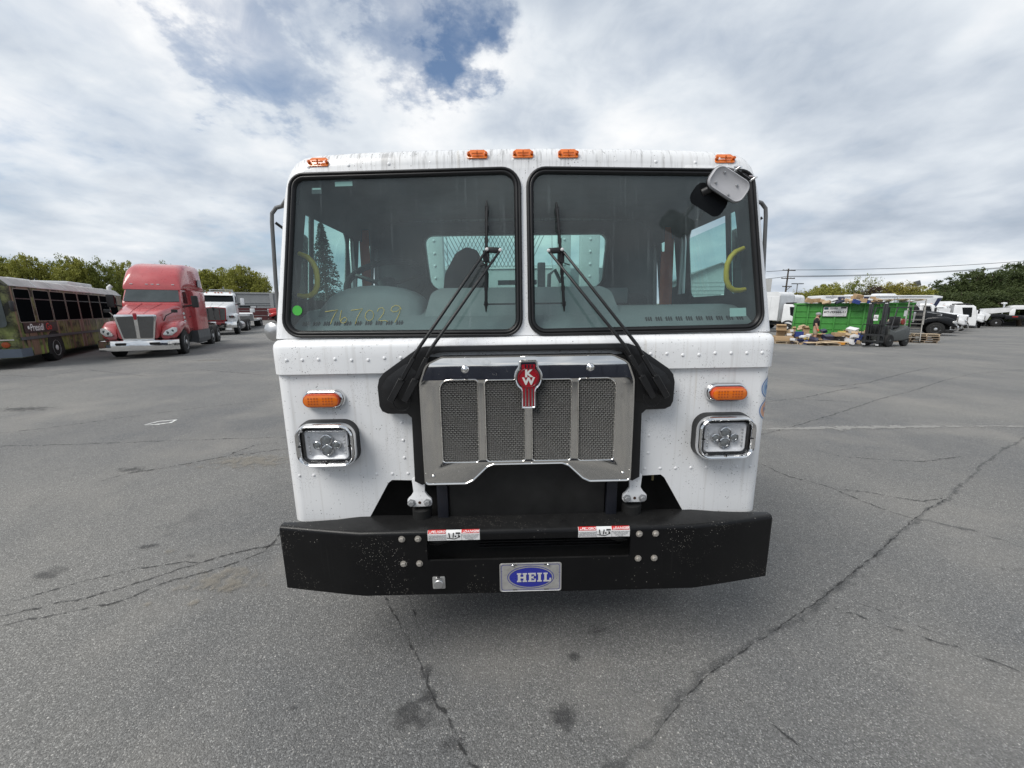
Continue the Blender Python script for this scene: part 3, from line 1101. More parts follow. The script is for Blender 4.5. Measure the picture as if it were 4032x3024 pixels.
# windshields
for s in (-1, 1):
    g = MB()
    offs = [(-.002, .002), (.001, -.012), (.006, -.016), (.011, -.015), (.014, -.008), (.018, -.012), (.024, -.012), (.028, -.006), (.033, .001), (.034, .008)]
    g.loft([[(x, rake(z) + dy, z) for x, z in mir(inset(WIN, d), s)] for d, dy in offs])
    gk = g.build('windshield_seal', RUBBER, TR, smooth=70)
    w = MB().plate(mir(inset(WIN, .030), s), [], lambda a, b: (a, rake(b) + .004, b)).build('windshield', GLASS_W, TR, fix=False)
    # inner dark edge of the pillars behind the glass
    lp = mir(inset(WIN, -.01), s)
    m = MB().loft([[(x, rake(z) + .012, z) for x, z in lp], [(x, rake(z) + .05, z) for x, z in lp]])
    m.build('pillar_trim', INT, TR)
    if s < 0:
        def onglass(x, z, e=.001):
            return (x, rake(z) + .004 - e, z)
        m = MB()
        m.plate([(-1.0985 + .0235 * math.cos(a), 1.917 + .0235 * math.sin(a)) for a in [2 * math.pi * k / 24 for k in range(24)]], [], lambda a, b: onglass(a, b, .003))
        tag(m.build('round_sticker', GREENS, w, fix=False), 'green round sticker low in the corner of the windshield')
        MB().plate([(-.893, 2.491), (-.811, 2.493), (-.811, 2.514), (-.893, 2.512)], [], lambda a, b: onglass(a, b, -.003)).build('inspection_sticker', mat('pale_teal_sticker', (.50, .64, .60), .6), w, fix=False)
        MB().plate([(-1.004, 2.458), (-.957, 2.459), (-.957, 2.487), (-1.004, 2.486)], [], lambda a, b: onglass(a, b, -.003)).build('inspection_sticker', mat('dark_sticker', (.05, .06, .065), .6), w, fix=False)
        MB().plate([(-1.000, 2.4765), (-.960, 2.4775), (-.960, 2.4845), (-1.000, 2.4835)], [], lambda a, b: onglass(a, b, -.002)).build('sticker_stripe', mat('pale_teal_sticker', (.5, .6, .58), .6), w, fix=False)
        digits = [[(-.966, 1.909), (-.935, 1.913), (-.905, 1.917), (-.918, 1.900), (-.934, 1.872), (-.943, 1.850)],
                  [(-.887, 1.915), (-.893, 1.893), (-.897, 1.873), (-.892, 1.858), (-.880, 1.853), (-.868, 1.860), (-.863, 1.873), (-.872, 1.882), (-.885, 1.876), (-.893, 1.864)],
                  [(-.842, 1.914), (-.815, 1.917), (-.786, 1.921), (-.800, 1.902), (-.815, 1.876), (-.823, 1.850)],
                  [(-.757, 1.913), (-.771, 1.900), (-.776, 1.882), (-.768, 1.867), (-.753, 1.863), (-.738, 1.874), (-.733, 1.893), (-.739, 1.908), (-.751, 1.914), (-.757, 1.913)],
                  [(-.716, 1.907), (-.707, 1.921), (-.690, 1.925), (-.682, 1.914), (-.686, 1.897), (-.701, 1.878), (-.713, 1.866), (-.696, 1.862), (-.680, 1.864), (-.668, 1.859)],
                  [(-.600, 1.915), (-.608, 1.930), (-.627, 1.935), (-.645, 1.926), (-.650, 1.912), (-.638, 1.903), (-.619, 1.907), (-.604, 1.924), (-.608, 1.900), (-.622, 1.872), (-.634, 1.853)]]
        for dg in digits:
            m = MB()
            m.tube([onglass(x, z, .002) for x, z in dg], .0015, 5)
            m.build('marker_digit', MARKER, w, smooth=80)
    else:
        MB().plate([(1.007, 1.858), (1.088, 1.860), (1.086, 1.900), (1.005, 1.899)], [], lambda a, b: (a, rake(b) + .007, b)).build('inspection_sticker', mat('pale_teal_sticker', (.5, .6, .58), .6), w, fix=False)

# interior ------------------------------------------------------------
m = MB()
sec = [(.075, 1.800), (.10, 1.835), (.16, 1.875), (.26, 1.915), (.38, 1.925), (.46, 1.90), (.50, 1.80), (.50, 1.60)]
m.loft([[(x, y, z) for y, z in sec] for x in (-1.15, -.6, 0, .6, 1.15)], closed=False)
dash = m.build('dashboard', DASH, TR, smooth=40)
m = MB()
rings = []
for k in range(13):
    a = math.pi * k / 12
    cx, cz = -.80 - .27 * math.cos(a), 1.90 + .145 * math.sin(a) ** .8
    rings.append([(cx, .17, 1.86), (cx, .21, 1.86 + (cz - 1.86) * .75), (cx, .27, cz), (cx, .42, cz + .005), (cx, .46, cz - .05)])
m.loft(rings, closed=False)
m.build('instrument_hood', DASH, dash, smooth=50)
m = MB().plate(rpoly([(-.53, 1.80), (.52, 1.80), (.47, 2.00), (.42, 2.025), (-.44, 2.025), (-.49, 2.00)], [.01, .01, .05, .05, .05, .05], 5), [], lambda a, b: (a, .12 + (b - 1.8) * .62, b), lambda a, b: (a, .62, b))
m.build('centre_console', DASH, dash, bev=.018)
m = MB().box((0, .205, 1.935), (.42, .006, .012))
m.build('console_slot', DARK, dash)
for s in (-1, 1):
    for gk in range(10):
        m = MB()
        for q in range(3):
            xx = s * (.62 + gk * .052 + q * .012)
            m.box((xx, .116, 1.850), (.005, .006, .026), (R(-40), 0, 0))
        m.build('defrost_vent', DARK, dash)
m = MB()
cw, nw = Vector((-.815, .57, 2.085)), Vector((0, -.60, .80)).normalized()
e1 = Vector((1, 0, 0))
e2 = nw.cross(e1)
m.tube([cw + (e1 * math.cos(a) + e2 * math.sin(a)) * .235 for a in [2 * math.pi * k / 36 for k in range(36)]], .019, 8, closed=True)
sw = m.build('steering_wheel', DARK, TR, smooth=60)
m = MB()
for a in (R(20), R(160), R(270)):
    m.tube([cw - nw * .03, cw + (e1 * math.cos(a) + e2 * math.sin(a)) * .215], .014, 6)
m.lathe(cw - nw * .05, nw, [(.0, 0), (.055, 0), (.055, .05), (.03, .065), (0, .065)], 16)
m.build('spoke', BLACKP, sw, smooth=50)
MB().tube([cw - nw * .04, cw - nw * .50], .03, 10).build('steering_column', BLACKP, sw, smooth=50)
m = MB().plate(rpoly([(-.60, 1.75), (-.24, 1.75), (-.22, 2.20), (-.30, 2.35), (-.38, 2.375), (-.46, 2.33), (-.545, 2.18)], [.03, .03, .1, .05, .05, .06, .12], 5), [], lambda a, b: (a, 1.10 + (b - 1.8) * .10, b), lambda a, b: (a, 1.22 + (b - 1.8) * .10, b))
seat = m.build('seat', SEATM, TR, bev=.03, seg=3)
m = MB().box((-.42, .92, 1.70), (.44, .44, .12))
m.build('seat_cushion', SEATM, seat, bev=.03)
m = MB().plate(rpoly([(.62, 1.75), (1.02, 1.75), (1.0, 1.98), (.92, 2.02), (.70, 2.02), (.63, 1.96)], .05, 4), [], lambda a, b: (a, 1.12, b), lambda a, b: (a, 1.24, b))
m.build('seat', SEATM, TR, bev=.025)
MB().box((.62, .72, 1.99), (.17, .04, .10)).build('control_box', DASH, TR, bev=.01)
for s in (-1, 1):
    m = MB()
    m.bar((s * 1.085, 1.02, 2.47), (s * 1.09, 1.00, 1.80), .066, .004, (0, 1, 0))
    m.build('seat_belt', BELT, TR)
m = MB()
m.bar((1.035, .99, 2.30), (1.04, .98, 1.80), .030, .004, (0, 1, 0))
m.build('seat_belt', BELT, TR)
for s in (-1, 1):
    pts = [(1.135, 2.205), (1.105, 2.186), (1.082, 2.160), (1.068, 2.125), (1.066, 2.085), (1.070, 2.045), (1.086, 2.012), (1.112, 1.993), (1.145, 1.990), (1.175, 1.996)]
    m = MB().tube([(s * (x + (.012 if i == 0 else 0)), .215, z) for i, (x, z) in enumerate(pts)], [.011] + [.0135] * 8 + [.011], 10)
    m.build('grab_handle', YELLOW, TR, smooth=70)

# marker lights on the roof edge --------------------------------------
for x in (-.965, -.217, -.001, .213, .963):
    zc = 2.630 - .032 * abs(x) ** 2.2
    yc = .150
    m = MB().plate(rrect(0, 0, .125, .050, .012, 3), [], lambda a, b: (x + a, yc - .006 + .5 * (b + .02), zc - .008 + b), lambda a, b: (x + a, yc + .04 + .5 * b, zc - .008 + b))
    ml = m.build('marker_recess', PAINT, TR, bev=.004)
    m = MB().plate(rpoly([(-.052, -.020), (.052, -.020), (.050, .012), (.034, .024), (-.034, .024), (-.050, .012)], .008, 3), [], lambda a, b: (x + a * .94, yc - .030 + .5 * (b + .02), zc + b), lambda a, b: (x + a * 1.06, yc + .02, zc + b * 1.1))
    lamp = m.build('marker_light', AMBER, TR, bev=.006)
    m = MB()
    for dx in (-.041, .041):
        m.lathe((x + dx, yc - .022, zc - .001), (0, -1, .3), [(.0, 0), (.0075, 0), (.0075, .010), (.003, .011), (.0, .007)], 10)
    m.box((x, yc - .030, zc + .000), (.052, .004, .005))
    m.box((x, yc - .030, zc + .000), (.006, .004, .020))
    m.build('lens_mount', mat('amber_shade', (.55, .11, .01), .3), lamp, smooth=40)

# rivets ---------------------------------------------------------------
rv = MB().lathe((0, 0, 0), (0, -1, 0), [(.0080, 0), (.0075, .0016), (.0058, .0030), (.0030, .0038), (0, .0040)], 10).mesh('rivet', PAINT, smooth=60)
RV = [(s * x, -.021, 1.685 + dz) for s in (-1, 1) for x, dz in ((.600, .003), (.678, .003), (.756, -.005), (.835, -.005), (.913, .002), (.991, .001), (1.068, 0), (1.143, 0))]
RV += [(s * x, 0, 1.091) for s in (-1, 1) for x in (.609, .689, .769, .849, .929, 1.009, 1.088, 1.160)]
RV += [(s * .622, 0, z) for s in (-1, 1) for z in (1.176, 1.269, 1.362)]
for x in (-1.01, -.823, -.634, -.440, -.245, -.048, .048, .245, .438, .630, .820):
    z = 2.604 - .026 * abs(x)
    RV.append((x, rake(2.58) + (.004 if z > 2.592 else .0015), z))
for p in RV:
    link('rivet', rv, TR, p)

# turn signals ----------------------------------------------------------
for s in (-1, 1):
    cx, cz = s * .990, 1.490
    m = MB().loft([[(a, y, b) for a, b in rrect(cx, cz, w, h, h / 2 * .999, 8)] for w, h, y in ((.207, .098, 0), (.203, .094, -.014), (.190, .082, -.024), (.180, .072, -.026), (.178, .070, -.020))], True, False, True)
    b = m.build('turn_signal', CHROME, TR, smooth=60)
    m = MB().loft([[(a, y, bb) for a, bb in rrect(cx + .004 * s, cz - .003, w, h, h / 2 * .999, 8)] for w, h, y in ((.176, .066, -.016), (.174, .064, -.036), (.168, .058, -.041))], True, False, False)
    m.build('lens_rim', mat('orange_lens_rim', (.62, .07, .012), .25, coat=.5), b, smooth=50)
    m = MB().loft([[(a, y, bb) for a, bb in rrect(cx + .004 * s, cz - .003, w, h, h / 2 * .999, 8)] for w, h, y in ((.168, .058, -.0395), (.150, .044, -.043))], True, False, True)
    m.build('amber_lens', AMBER, b, smooth=50)
    dio = MB().lathe((0, 0, 0), (0, -1, 0), [(.0045, 0), (.0045, .002), (0, .003)], 8).mesh('lamp_diode', mat('amber_diode', (.42, .075, .006), .3))
    for gx in (-.056, -.042, -.028, -.014, .014, .028, .042, .056):
        for gzz in (-.013, 0, .013):
            link('lamp_diode', dio, b, (cx + .004 * s + gx, -.0415, cz - .003 + gzz))

# headlights ------------------------------------------------------------
for s in (-1, 1):
    cx, cz = s * .972, 1.276
    rc = s * .985
    m = MB().loft([[(a, y, b) for a, b in rrect(x_, z_, w, h, r_, 7)] for x_, z_, w, h, r_, y in
                   ((rc, 1.270, .296, .232, .070, 0), (rc, 1.270, .292, .228, .070, -.030), (cx, cz, .276, .210, .065, -.058), (cx, cz, .20, .15, .03, -.058))])
    hl = m.build('headlight', RUBBER, TR, smooth=40)
    m = MB().loft([[(a, y, b) for a, b in rrect(cx, cz, w, h, r_, 8)] for w, h, r_, y in
                   ((.278, .212, .066, -.056), (.284, .218, .068, -.066), (.283, .217, .068, -.080), (.274, .208, .064, -.092), (.262, .196, .056, -.097), (.250, .184, .048, -.094), (.234, .171, .036, -.080), (.228, .166, .030, -.050))])
    m.build('bezel', CHROME, hl, smooth=60)
    m = MB().loft([[(a, y, b) for a, b in rrect(cx, cz - .002, w, h, r_, 6)] for w, h, r_, y in
                   ((.230, .168, .03, -.066), (.226, .165, .026, -.080), (.219, .159, .024, -.077), (.215, .155, .022, -.056))])
    m.build('retaining_ring', BLACKM, hl, smooth=40)
    m = MB().loft([[(a, y, b) for a, b in rrect(cx, cz - .002, w, h, r_, 6)] for w, h, r_, y in
                   ((.217, .157, .022, -.060), (.200, .141, .022, -.069), (.172, .112, .020, -.054), (.162, .104, .02, -.052))], True, False, True)
    m.build('reflector', mat('lamp_reflector', (.90, .90, .92), .25, 0, .2, 60, coat=.5), hl, smooth=40)
    for px, pz, rr in ((0, .026, .0285), (0, -.026, .0285), (-.046, 0, .021), (.046, 0, .021)):
        m = MB().lathe((cx + px, -.052, cz - .002 + pz), (0, -1, 0), [(rr, 0), (rr, .018), (rr * .86, .020), (rr * .80, .014)], 20)
        pj = m.build('projector', CHROME, hl, smooth=50)
        m = MB().lathe((cx + px, -.064, cz - .002 + pz), (0, -1, 0), [(rr * .84, 0), (rr * .62, .004), (rr * .34, .006), (0, .0065)], 16)
        m.build('projector_lens', mat('projector_glass', (.22, .235, .24), .08, .1, .4, 50, coat=.9), pj, smooth=70)
    m = MB()
    for sx in (-1, 1):
        for q in range(6):
            m.lathe((cx + sx * .085, -.064, cz - .045 + q * .017), (0, -1, 0), [(.005, 0), (.004, .004), (0, .006)], 8)
    m.build('running_light', HEADL, hl, smooth=50)
    MB().loft([[(a, y, b) for a, b in rrect(cx, cz - .002, w, h, .022, 6)] for w, h, y in ((.217, .157, -.079), (.208, .148, -.085))], True, False, True).build('lens_cover', LENS, hl, smooth=50, fix=False)
    for dx, dz_ in ((-.118, 0), (.118, 0), (0, -.084)):
        MB().box((cx + dx, -.090, cz + dz_), (.013 if dz_ == 0 else .005, .012, .005 if dz_ == 0 else .014)).build('adjuster_slot', BLACKM, hl)
    for dx, dz_ in ((-.098, -.076), (.098, -.076), (-.100, .078), (.100, .078)):
        link('bezel_screw', MB().lathe((0, 0, 0), (0, -1, 0), [(.006, 0), (.005, .003), (0, .004)], 8).mesh('bezel_screw', ALU), hl, (cx + dx, -.095, cz + dz_))

# black cowl round the grille ------------------------------------------
co = [(.480, 1.743), (.520, 1.728), (.675, 1.622), (.698, 1.594), (.708, 1.555), (.706, 1.463), (.695, 1.437), (.668, 1.424), (.576, 1.422), (.556, 1.402), (.561, 1.075), (.525, 1.055), (.511, 1.062), (.503, 1.571), (.493, 1.646), (.455, 1.703), (.404, 1.716)]
cow = [(-x, z) for x, z in co[:13]] + [(-x, z) for x, z in co[13:]]
loopL = [(-x, z) for x, z in co]
full = [(x, z) for x, z in reversed(co[:13])] + loopL[:13] + loopL[13:] + [(x, z) for x, z in reversed(co[13:])]
# order: right leg bottom -> up the right outside -> across the top -> down the left outside -> up the left inside -> right inside
m = MB()
m.plate(full, [], lambda a, b: (a, -.062, b), lambda a, b: (a, -.001, b))
cowl = m.build('grille_cowl', COWLM, TR, bev=.014, seg=3)
inn_c = [(-.505, 1.075), (.505, 1.075), (.500, 1.571), (.490, 1.643), (.455, 1.698), (.404, 1.712), (-.404, 1.712), (-.455, 1.698), (-.490, 1.643), (-.500, 1.571)]
for s in (-1, 1):      # raised pads that carry the wiper pivots
    pad = mir(rpoly([(.520, 1.465), (.655, 1.450), (.685, 1.475), (.688, 1.555), (.660, 1.600), (.560, 1.670), (.515, 1.620)], .02, 3), s)
    MB().plate(pad, [], lambda a, b: (a, -.066, b), lambda a, b: (a, -.05, b)).build('wiper_pad', COWLM, cowl, bev=.004)

# stainless grille ---------------------------------------------------------
gr = rpoly([(-.503, 1.073), (-.300, 1.073), (-.265, 1.090), (-.195, 1.158), (-.165, 1.170), (.165, 1.170), (.195, 1.158), (.265, 1.090), (.300, 1.073), (.503, 1.073), (.503, 1.575), (.470, 1.665), (.395, 1.700), (-.395, 1.700), (-.470, 1.665), (-.503, 1.575)],
           [.02, .03, .03, .03, .03, .03, .03, .03, .03, .02, .09, .06, .06, .06, .06, .09], 5)
panes = [rpoly([(-.409, 1.189), (-.237, 1.189), (-.233, 1.588), (-.408, 1.588)], [.014, .014, .014, .045], 5),
         rpoly([(-.198, 1.190), (-.014, 1.190), (-.014, 1.584), (-.199, 1.584)], .014, 4),
         rpoly([(.022, 1.190), (.206, 1.190), (.207, 1.584), (.022, 1.584)], .014, 4),
         rpoly([(.243, 1.187), (.414, 1.187), (.416, 1.586), (.240, 1.586)], [.014, .014, .045, .014], 5)]


def gy(x, z):
    """gentle pressed-sheet waviness of the panel"""
    return -.100 + .0016 * math.sin(5 * x + 1) * math.sin(7 * z)


m = MB()
m.plate(gr, panes, lambda a, b: (a, -.100, b), lambda a, b: (a, -.092, b))
grl = m.build('grille', STAINLESS, TR, bev=.0025, seg=2)
m = MB().loft([[(a, -.100, b) for a, b in inset(gr, .008)], [(a, -.106, b) for a, b in inset(gr, .004)], [(a, -.106, b) for a, b in inset(gr, .001)], [(a, -.098, b) for a, b in inset(gr, -.002)], [(a, -.070, b) for a, b in inset(gr, -.002)]])
m.build('grille_flange', STAINLESS, grl, smooth=60)
for p in panes:
    m = MB().loft([[(a, -.099, b) for a, b in inset(p, -.006)], [(a, -.105, b) for a, b in inset(p, -.003)], [(a, -.103, b) for a, b in p], [(a, -.094, b) for a, b in inset(p, .002)]])
    m.build('pane_trim', STAINLESS, grl, smooth=60)
    xs, zs = [q[0] for q in p], [q[1] for q in p]
    x0, x1, z0, z1 = min(xs) - .002, max(xs) + .002, min(zs) - .002, max(zs) + .002
    pw, ph = .0178, .0206      # cell pitch of the expanded metal
    m = MB()
    row = 0
    z = z0
    while z < z1 + ph / 2:
        x = x0 - (pw / 2 if row % 2 else 0)
        while x < x1 + pw / 2:
            o = [(pw * .5, 0), (pw * .25, ph * .25), (-pw * .25, ph * .25), (-pw * .5, 0), (-pw * .25, -ph * .25), (pw * .25, -ph * .25)]
            i_ = [(pw * .40, 0), (pw * .21, ph * .165), (-pw * .21, ph * .165), (-pw * .40, 0), (-pw * .21, -ph * .165), (pw * .21, -ph * .165)]
            cxx, czz = x + pw / 2, z
            ok = lambda q: (min(max(cxx + q[0], x0), x1), min(max(czz + q[1], z0), z1))
            vs = [(ok(q)[0], -.0935, ok(q)[1]) for q in o] + [(ok(q)[0], -.0985, ok(q)[1]) for q in i_] + [(ok(q)[0], -.090, ok(q)[1]) for q in i_]
            if x0 - pw * .3 < cxx < x1 + pw * .3:
                m.add(vs, [(k, (k + 1) % 6, 6 + (k + 1) % 6, 6 + k) for k in range(6)] + [(6 + k, 6 + (k + 1) % 6, 12 + (k + 1) % 6, 12 + k) for k in range(6)])
            x += pw
        z += ph / 2
        row += 1
    tag(m.build('grille_mesh', mat('bright_expanded_metal', (.60, .59, .57), .36, .55, .15, 30), grl, fix=False), None, kind='stuff')
MB().box((0, -.072, 1.388), (.90, .012, .43)).build('mesh_shade_sheet', DARK, grl)  # black sheet standing in for the shade behind the mesh holes
blt = MB().lathe((0, 0, 0), (0, -1, 0), [(.019, 0), (.016, .004), (.010, .006), (.0095, .015), (.006, .018), (0, .018)], 14).mesh('grille_bolt', CHROME, smooth=50)
sml = MB().lathe((0, 0, 0), (0, -1, 0), [(.008, 0), (.007, .005), (.004, .008), (0, .008)], 10).mesh('grille_bolt', CHROME, smooth=50)
for x, z in ((-.288, 1.640), (.293, 1.640)):
    link('grille_bolt', blt, grl, (x, -.101, z))
for x, z in ((-.460, 1.118), (.463, 1.116)):
    link('grille_bolt', sml, grl, (x, -.101, z))

# emblem on the grille: chrome shield with a red face
sh = [(.030, 1.452), (.036, 1.458), (.036, 1.530)] + [(.066 * math.cos(R(a)), 1.598 + .066 * math.sin(R(a))) for a in range(-54, 50, 8)] + [(.045, 1.655), (.044, 1.670), (.034, 1.680)]
sh = [(-.030, 1.452)] + sh + [(-x, z) for x, z in reversed(sh[1:])]
sh = [(x + .004, z) for x, z in sh]
m = MB().loft([[(a, y, b) for a, b in inset(sh, d)] for d, y in ((0, -.10), (0, -.116), (.004, -.123), (.009, -.122), (.011, -.117))], True, False, True)
em = m.build('emblem', CHROME, grl, smooth=60)
low_s = rpoly([(-.026, 1.460), (.026, 1.460), (.030, 1.556), (-.030, 1.556)], .004, 2)
MB().plate([(x + .004, z) for x, z in low_s], [], lambda a, b: (a, -.1185, b)).build('emblem_field', REDE, em, fix=False)
MB().plate([(.004 + .050 * math.cos(a), 1.598 + .050 * math.sin(a)) for a in [2 * math.pi * k / 32 for k in range(32)]], [], lambda a, b: (a, -.1195, b)).build('emblem_field', REDE, em, fix=False)
MB().plate([(x + .004, z) for x, z in rpoly([(-.030, 1.640), (.030, 1.640), (.032, 1.660), (-.032, 1.660)], .004, 2)], [], lambda a, b: (a, -.1183, b)).build('emblem_field', REDE, em, fix=False)
m = MB().tube([(.004 + .044 * math.cos(a), -.1205, 1.598 + .044 * math.sin(a)) for a in [2 * math.pi * k / 36 for k in range(36)]], .0013, 6, closed=True)
m.build('emblem_ring', CHROME, em, smooth=60)
for dx in (-.014, .001, .016):
    MB().box((.004 + dx, -.1195, 1.505), (.0055, .003, .086)).build('emblem_bar', CHROME, em)
    MB().box((.004 + dx, -.1195, 1.652), (.0055, .003, .014)).build('emblem_bar', CHROME, em)
for ch, dz_ in (('K', .019), ('W', -.017)):
    m = text_mb(ch, .046, .0022, 0, 1.12)
    m.xf(Matrix.Translation((.004, -.1212, 1.598 + dz_)))
    m.build('emblem_letter', mat('silver_letter', (.78, .77, .75), .3, .3), em, fix=False)

# radiator compartment --------------------------------------------------
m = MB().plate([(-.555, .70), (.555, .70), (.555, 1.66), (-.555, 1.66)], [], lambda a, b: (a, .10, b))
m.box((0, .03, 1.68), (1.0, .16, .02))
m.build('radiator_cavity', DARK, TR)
m = MB().plate([(-.40, .85), (.40, .85), (.40, 1.19), (-.40, 1.19)], [], lambda a, b: (a, -.012, b), lambda a, b: (a, .03, b))
rad_ = m.build('radiator', mat('radiator_black', (.018, .018, .018), .5, .2, .5, 9, bump=.2, bscale=30), TR)
for k in range(0):
    MB().box((0, -.014, .875 + k * .032), (.78, .004, .004)).build('radiator_fin', BLACKP, rad_)
for s in (-1, 1):
    m = MB().box((s * .435, -.012, .98), (.055, .035, .36))
    b = m.build('radiator_bracket', mat('dark_blue_black_metal', (.018, .020, .028), .4, .2), TR, bev=.004)
    for dx in (-.012, .012):
        link('bracket_bolt', sml, b, (s * .435 + dx, -.029, 1.045), scale=(.8, .8, .8))
for s in (-1, 1):
    hb = rpoly([(-.033, 1.085), (-.028, 1.01), (-.044, .985), (-.060, .970), (-.062, .942), (-.050, .930), (.050, .930), (.062, .942), (.060, .970), (.044, .985), (.028, 1.01), (.033, 1.085)], .012, 3)
    m = MB().plate([(s * .548 + x, z) for x, z in hb], [], lambda a, b: (a, -.045, b), lambda a, b: (a, -.030, b))
    h = m.build('hinge_bracket', PAINT, TR, bev=.004)
    for dx in (-.040, .040):
        m = MB().lathe((s * .548 + dx, -.045, .952), (0, -1, 0), [(.021, 0), (.021, .004), (.0155, .005), (.0150, .014), (.012, .016), (0, .016)], 6)
        m.build('hinge_bolt', GALV, h, smooth=30)
    MB().lathe((s * .548, -.0455, .952), (0, -1, 0), [(.0075, 0), (.0075, .001), (0, .001)], 12).build('bolt_hole', mat('rusty_hole', (.05, .018, .008), .9), h)
    m = MB().lathe((s * .548, .0, .80), (0, 0, 1), [(.050, 0), (.050, .10), (.040, .108), (.0, .108)], 18)
    m.build('hinge_post', DARK, TR, smooth=50)
MB().tube([(.70, .10, 1.06), (.69, .09, 1.02), (.688, .088, .985)], .006, 6).build('loose_strap', mat('tan_strap', (.42, .36, .18), .7), TR, smooth=50)
# dark cavity behind the corner panels
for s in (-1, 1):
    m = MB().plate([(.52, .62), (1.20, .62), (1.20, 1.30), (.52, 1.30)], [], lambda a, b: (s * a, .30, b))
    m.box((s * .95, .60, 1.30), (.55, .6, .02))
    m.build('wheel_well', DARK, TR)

# bumper ------------------------------------------------------------------
BT, BB = .858, .514


def by(x):
    t = max(0, (abs(x) - .82) / .43)
    return -.158 + .075 * t ** 1.08


slot = rpoly([(-.498, .699), (.498, .699), (.498, .812), (-.498, .812)], .014, 4)
m = MB()
m.plate([(-.66, BB), (.66, BB), (.66, BT - .02), (-.66, BT - .02)], [slot], lambda a, b: (a, -.158, b))
k = len(slot)
m.add([(a, -.158, b) for a, b in slot] + [(a, -.145, b) for a, b in slot], [(i, (i + 1) % k, (i + 1) % k + k, i + k) for i in range(k)])
top = [(0, -.02), (.003, -.010), (.009, -.003), (.020, 0)]
for s in (-1, 1):
    xs = [.66, .74, .82, .90, .98, 1.06, 1.14, 1.20, 1.238, 1.246]
    m.loft([[(s * x, by(x), BB) for x in xs], [(s * x, by(x), .69) for x in xs], [(s * x, by(x), BT - .02) for x in xs]], closed=False)
xs = [-1.246, -1.238, -1.20, -1.14, -1.06, -.98, -.90, -.82, -.74, -.66, -.3, 0, .3, .66, .74, .82, .90, .98, 1.06, 1.14, 1.20, 1.238, 1.246]
back = lambda x: -.010 - .03 * smoothstep(.8, 1.2, abs(x)) + .018 * smoothstep(.55, .7, abs(x)) * (1 - smoothstep(.85, .95, abs(x)))
m.loft([[(x, by(x) + d, BT + h) for x in xs] for d, h in top] + [[(x, max(by(x) + .03, back(x)), BT - .002) for x in xs], [(x, max(by(x) + .032, back(x) + .002), BT - .012) for x in xs]], closed=False)
m.loft([[(x, by(x), BB) for x in xs], [(x, by(x) + .05, BB + .002) for x in xs]], closed=False)
for s in (-1, 1):
    m.add([(s * 1.246, by(1.246), BB), (s * 1.246, by(1.246), BT - .02), (s * 1.2445, by(1.246) + .012, BT - .001), (s * 1.2445, max(by(1.246) + .03, back(1.246)), BT - .003), (s * 1.2445, by(1.246) + .05, BB)], [(0, 1, 2, 3, 4)])
bmp = m.build('bumper', BUMPER, TR, smooth=40)
bb = MB().lathe((0, 0, 0), (0, -1, 0), [(.0165, 0), (.0165, .003), (.013, .0035)], 16)
hx = MB().lathe((0, -.0034, 0), (0, -1, 0), [(.0125, 0), (.0120, .007), (.009, .009), (0, .0092)], 6)
bb.add(hx.v, hx.f)
bb = bb.mesh('bumper_bolt', mat('zinc_bolt', (.46, .43, .39), .45, .6), smooth=35)
for x in (-.617, -.539, .539, .619):
    for z in (.822, .689):
        link('bumper_bolt', bb, bmp, (x, -.1585, z))
for s in (-1, 1):
    m = MB().tube([(s * .50, -.08, .765), (s * .46, -.085, .762), (s * .41, -.075, .770), (s * .37, -.045, .785), (s * .355, .01, .80)], [.022, .022, .021, .019, .017], 12)
    m.build('tow_hook', BLACKM, TR, smooth=60)
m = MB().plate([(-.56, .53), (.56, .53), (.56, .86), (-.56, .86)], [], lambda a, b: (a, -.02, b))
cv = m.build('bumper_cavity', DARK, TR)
for k in range(6):
    MB().box((.12, -.05, .712 + k * .015), (.74, .05, .004)).build('cooler_fin', BLACKP, cv)

# number plate: silver with a blue oval
m = MB().plate(rrect(.006, .602, .307, .158, .012, 4), [], lambda a, b: (a, -.1640, b), lambda a, b: (a, -.1620, b))
pl = m.build('front_plate', mat('silver_plate', (.58, .57, .55), .32, .55, .25, 25, bump=.25, bscale=35), TR)
ring = lambda w, h, y, n=40: [(.006 + w * math.cos(2 * math.pi * k / n), .602 + h * math.sin(2 * math.pi * k / n)) for k in range(n)]
m = MB().loft([[(a, -.1642, b) for a, b in rrect(.006, .602, .303, .154, .011, 4)], [(a, -.1665, b) for a, b in rrect(.006, .602, .301, .152, .010, 4)], [(a, -.1646, b) for a, b in rrect(.006, .602, .296, .147, .009, 4)]])
m.build('plate_rim', mat('silver_rim', (.62, .61, .60), .3, .6), pl)
MB().plate(rrect(.006, .602, .290, .141, .012, 4), [rrect(.006, .602, .286, .137, .011, 4)], lambda a, b: (a, -.1646, b)).build('plate_line', BLUEI, pl, fix=False)
MB().plate(ring(.116, .063, 0), [ring(.113, .060, 0)], lambda a, b: (a, -.1648, b)).build('oval_line', BLUEI, pl, fix=False)
MB().plate(ring(.106, .0535, 0), [], lambda a, b: (a, -.1652, b)).build('oval', BLUEI, pl, fix=False)


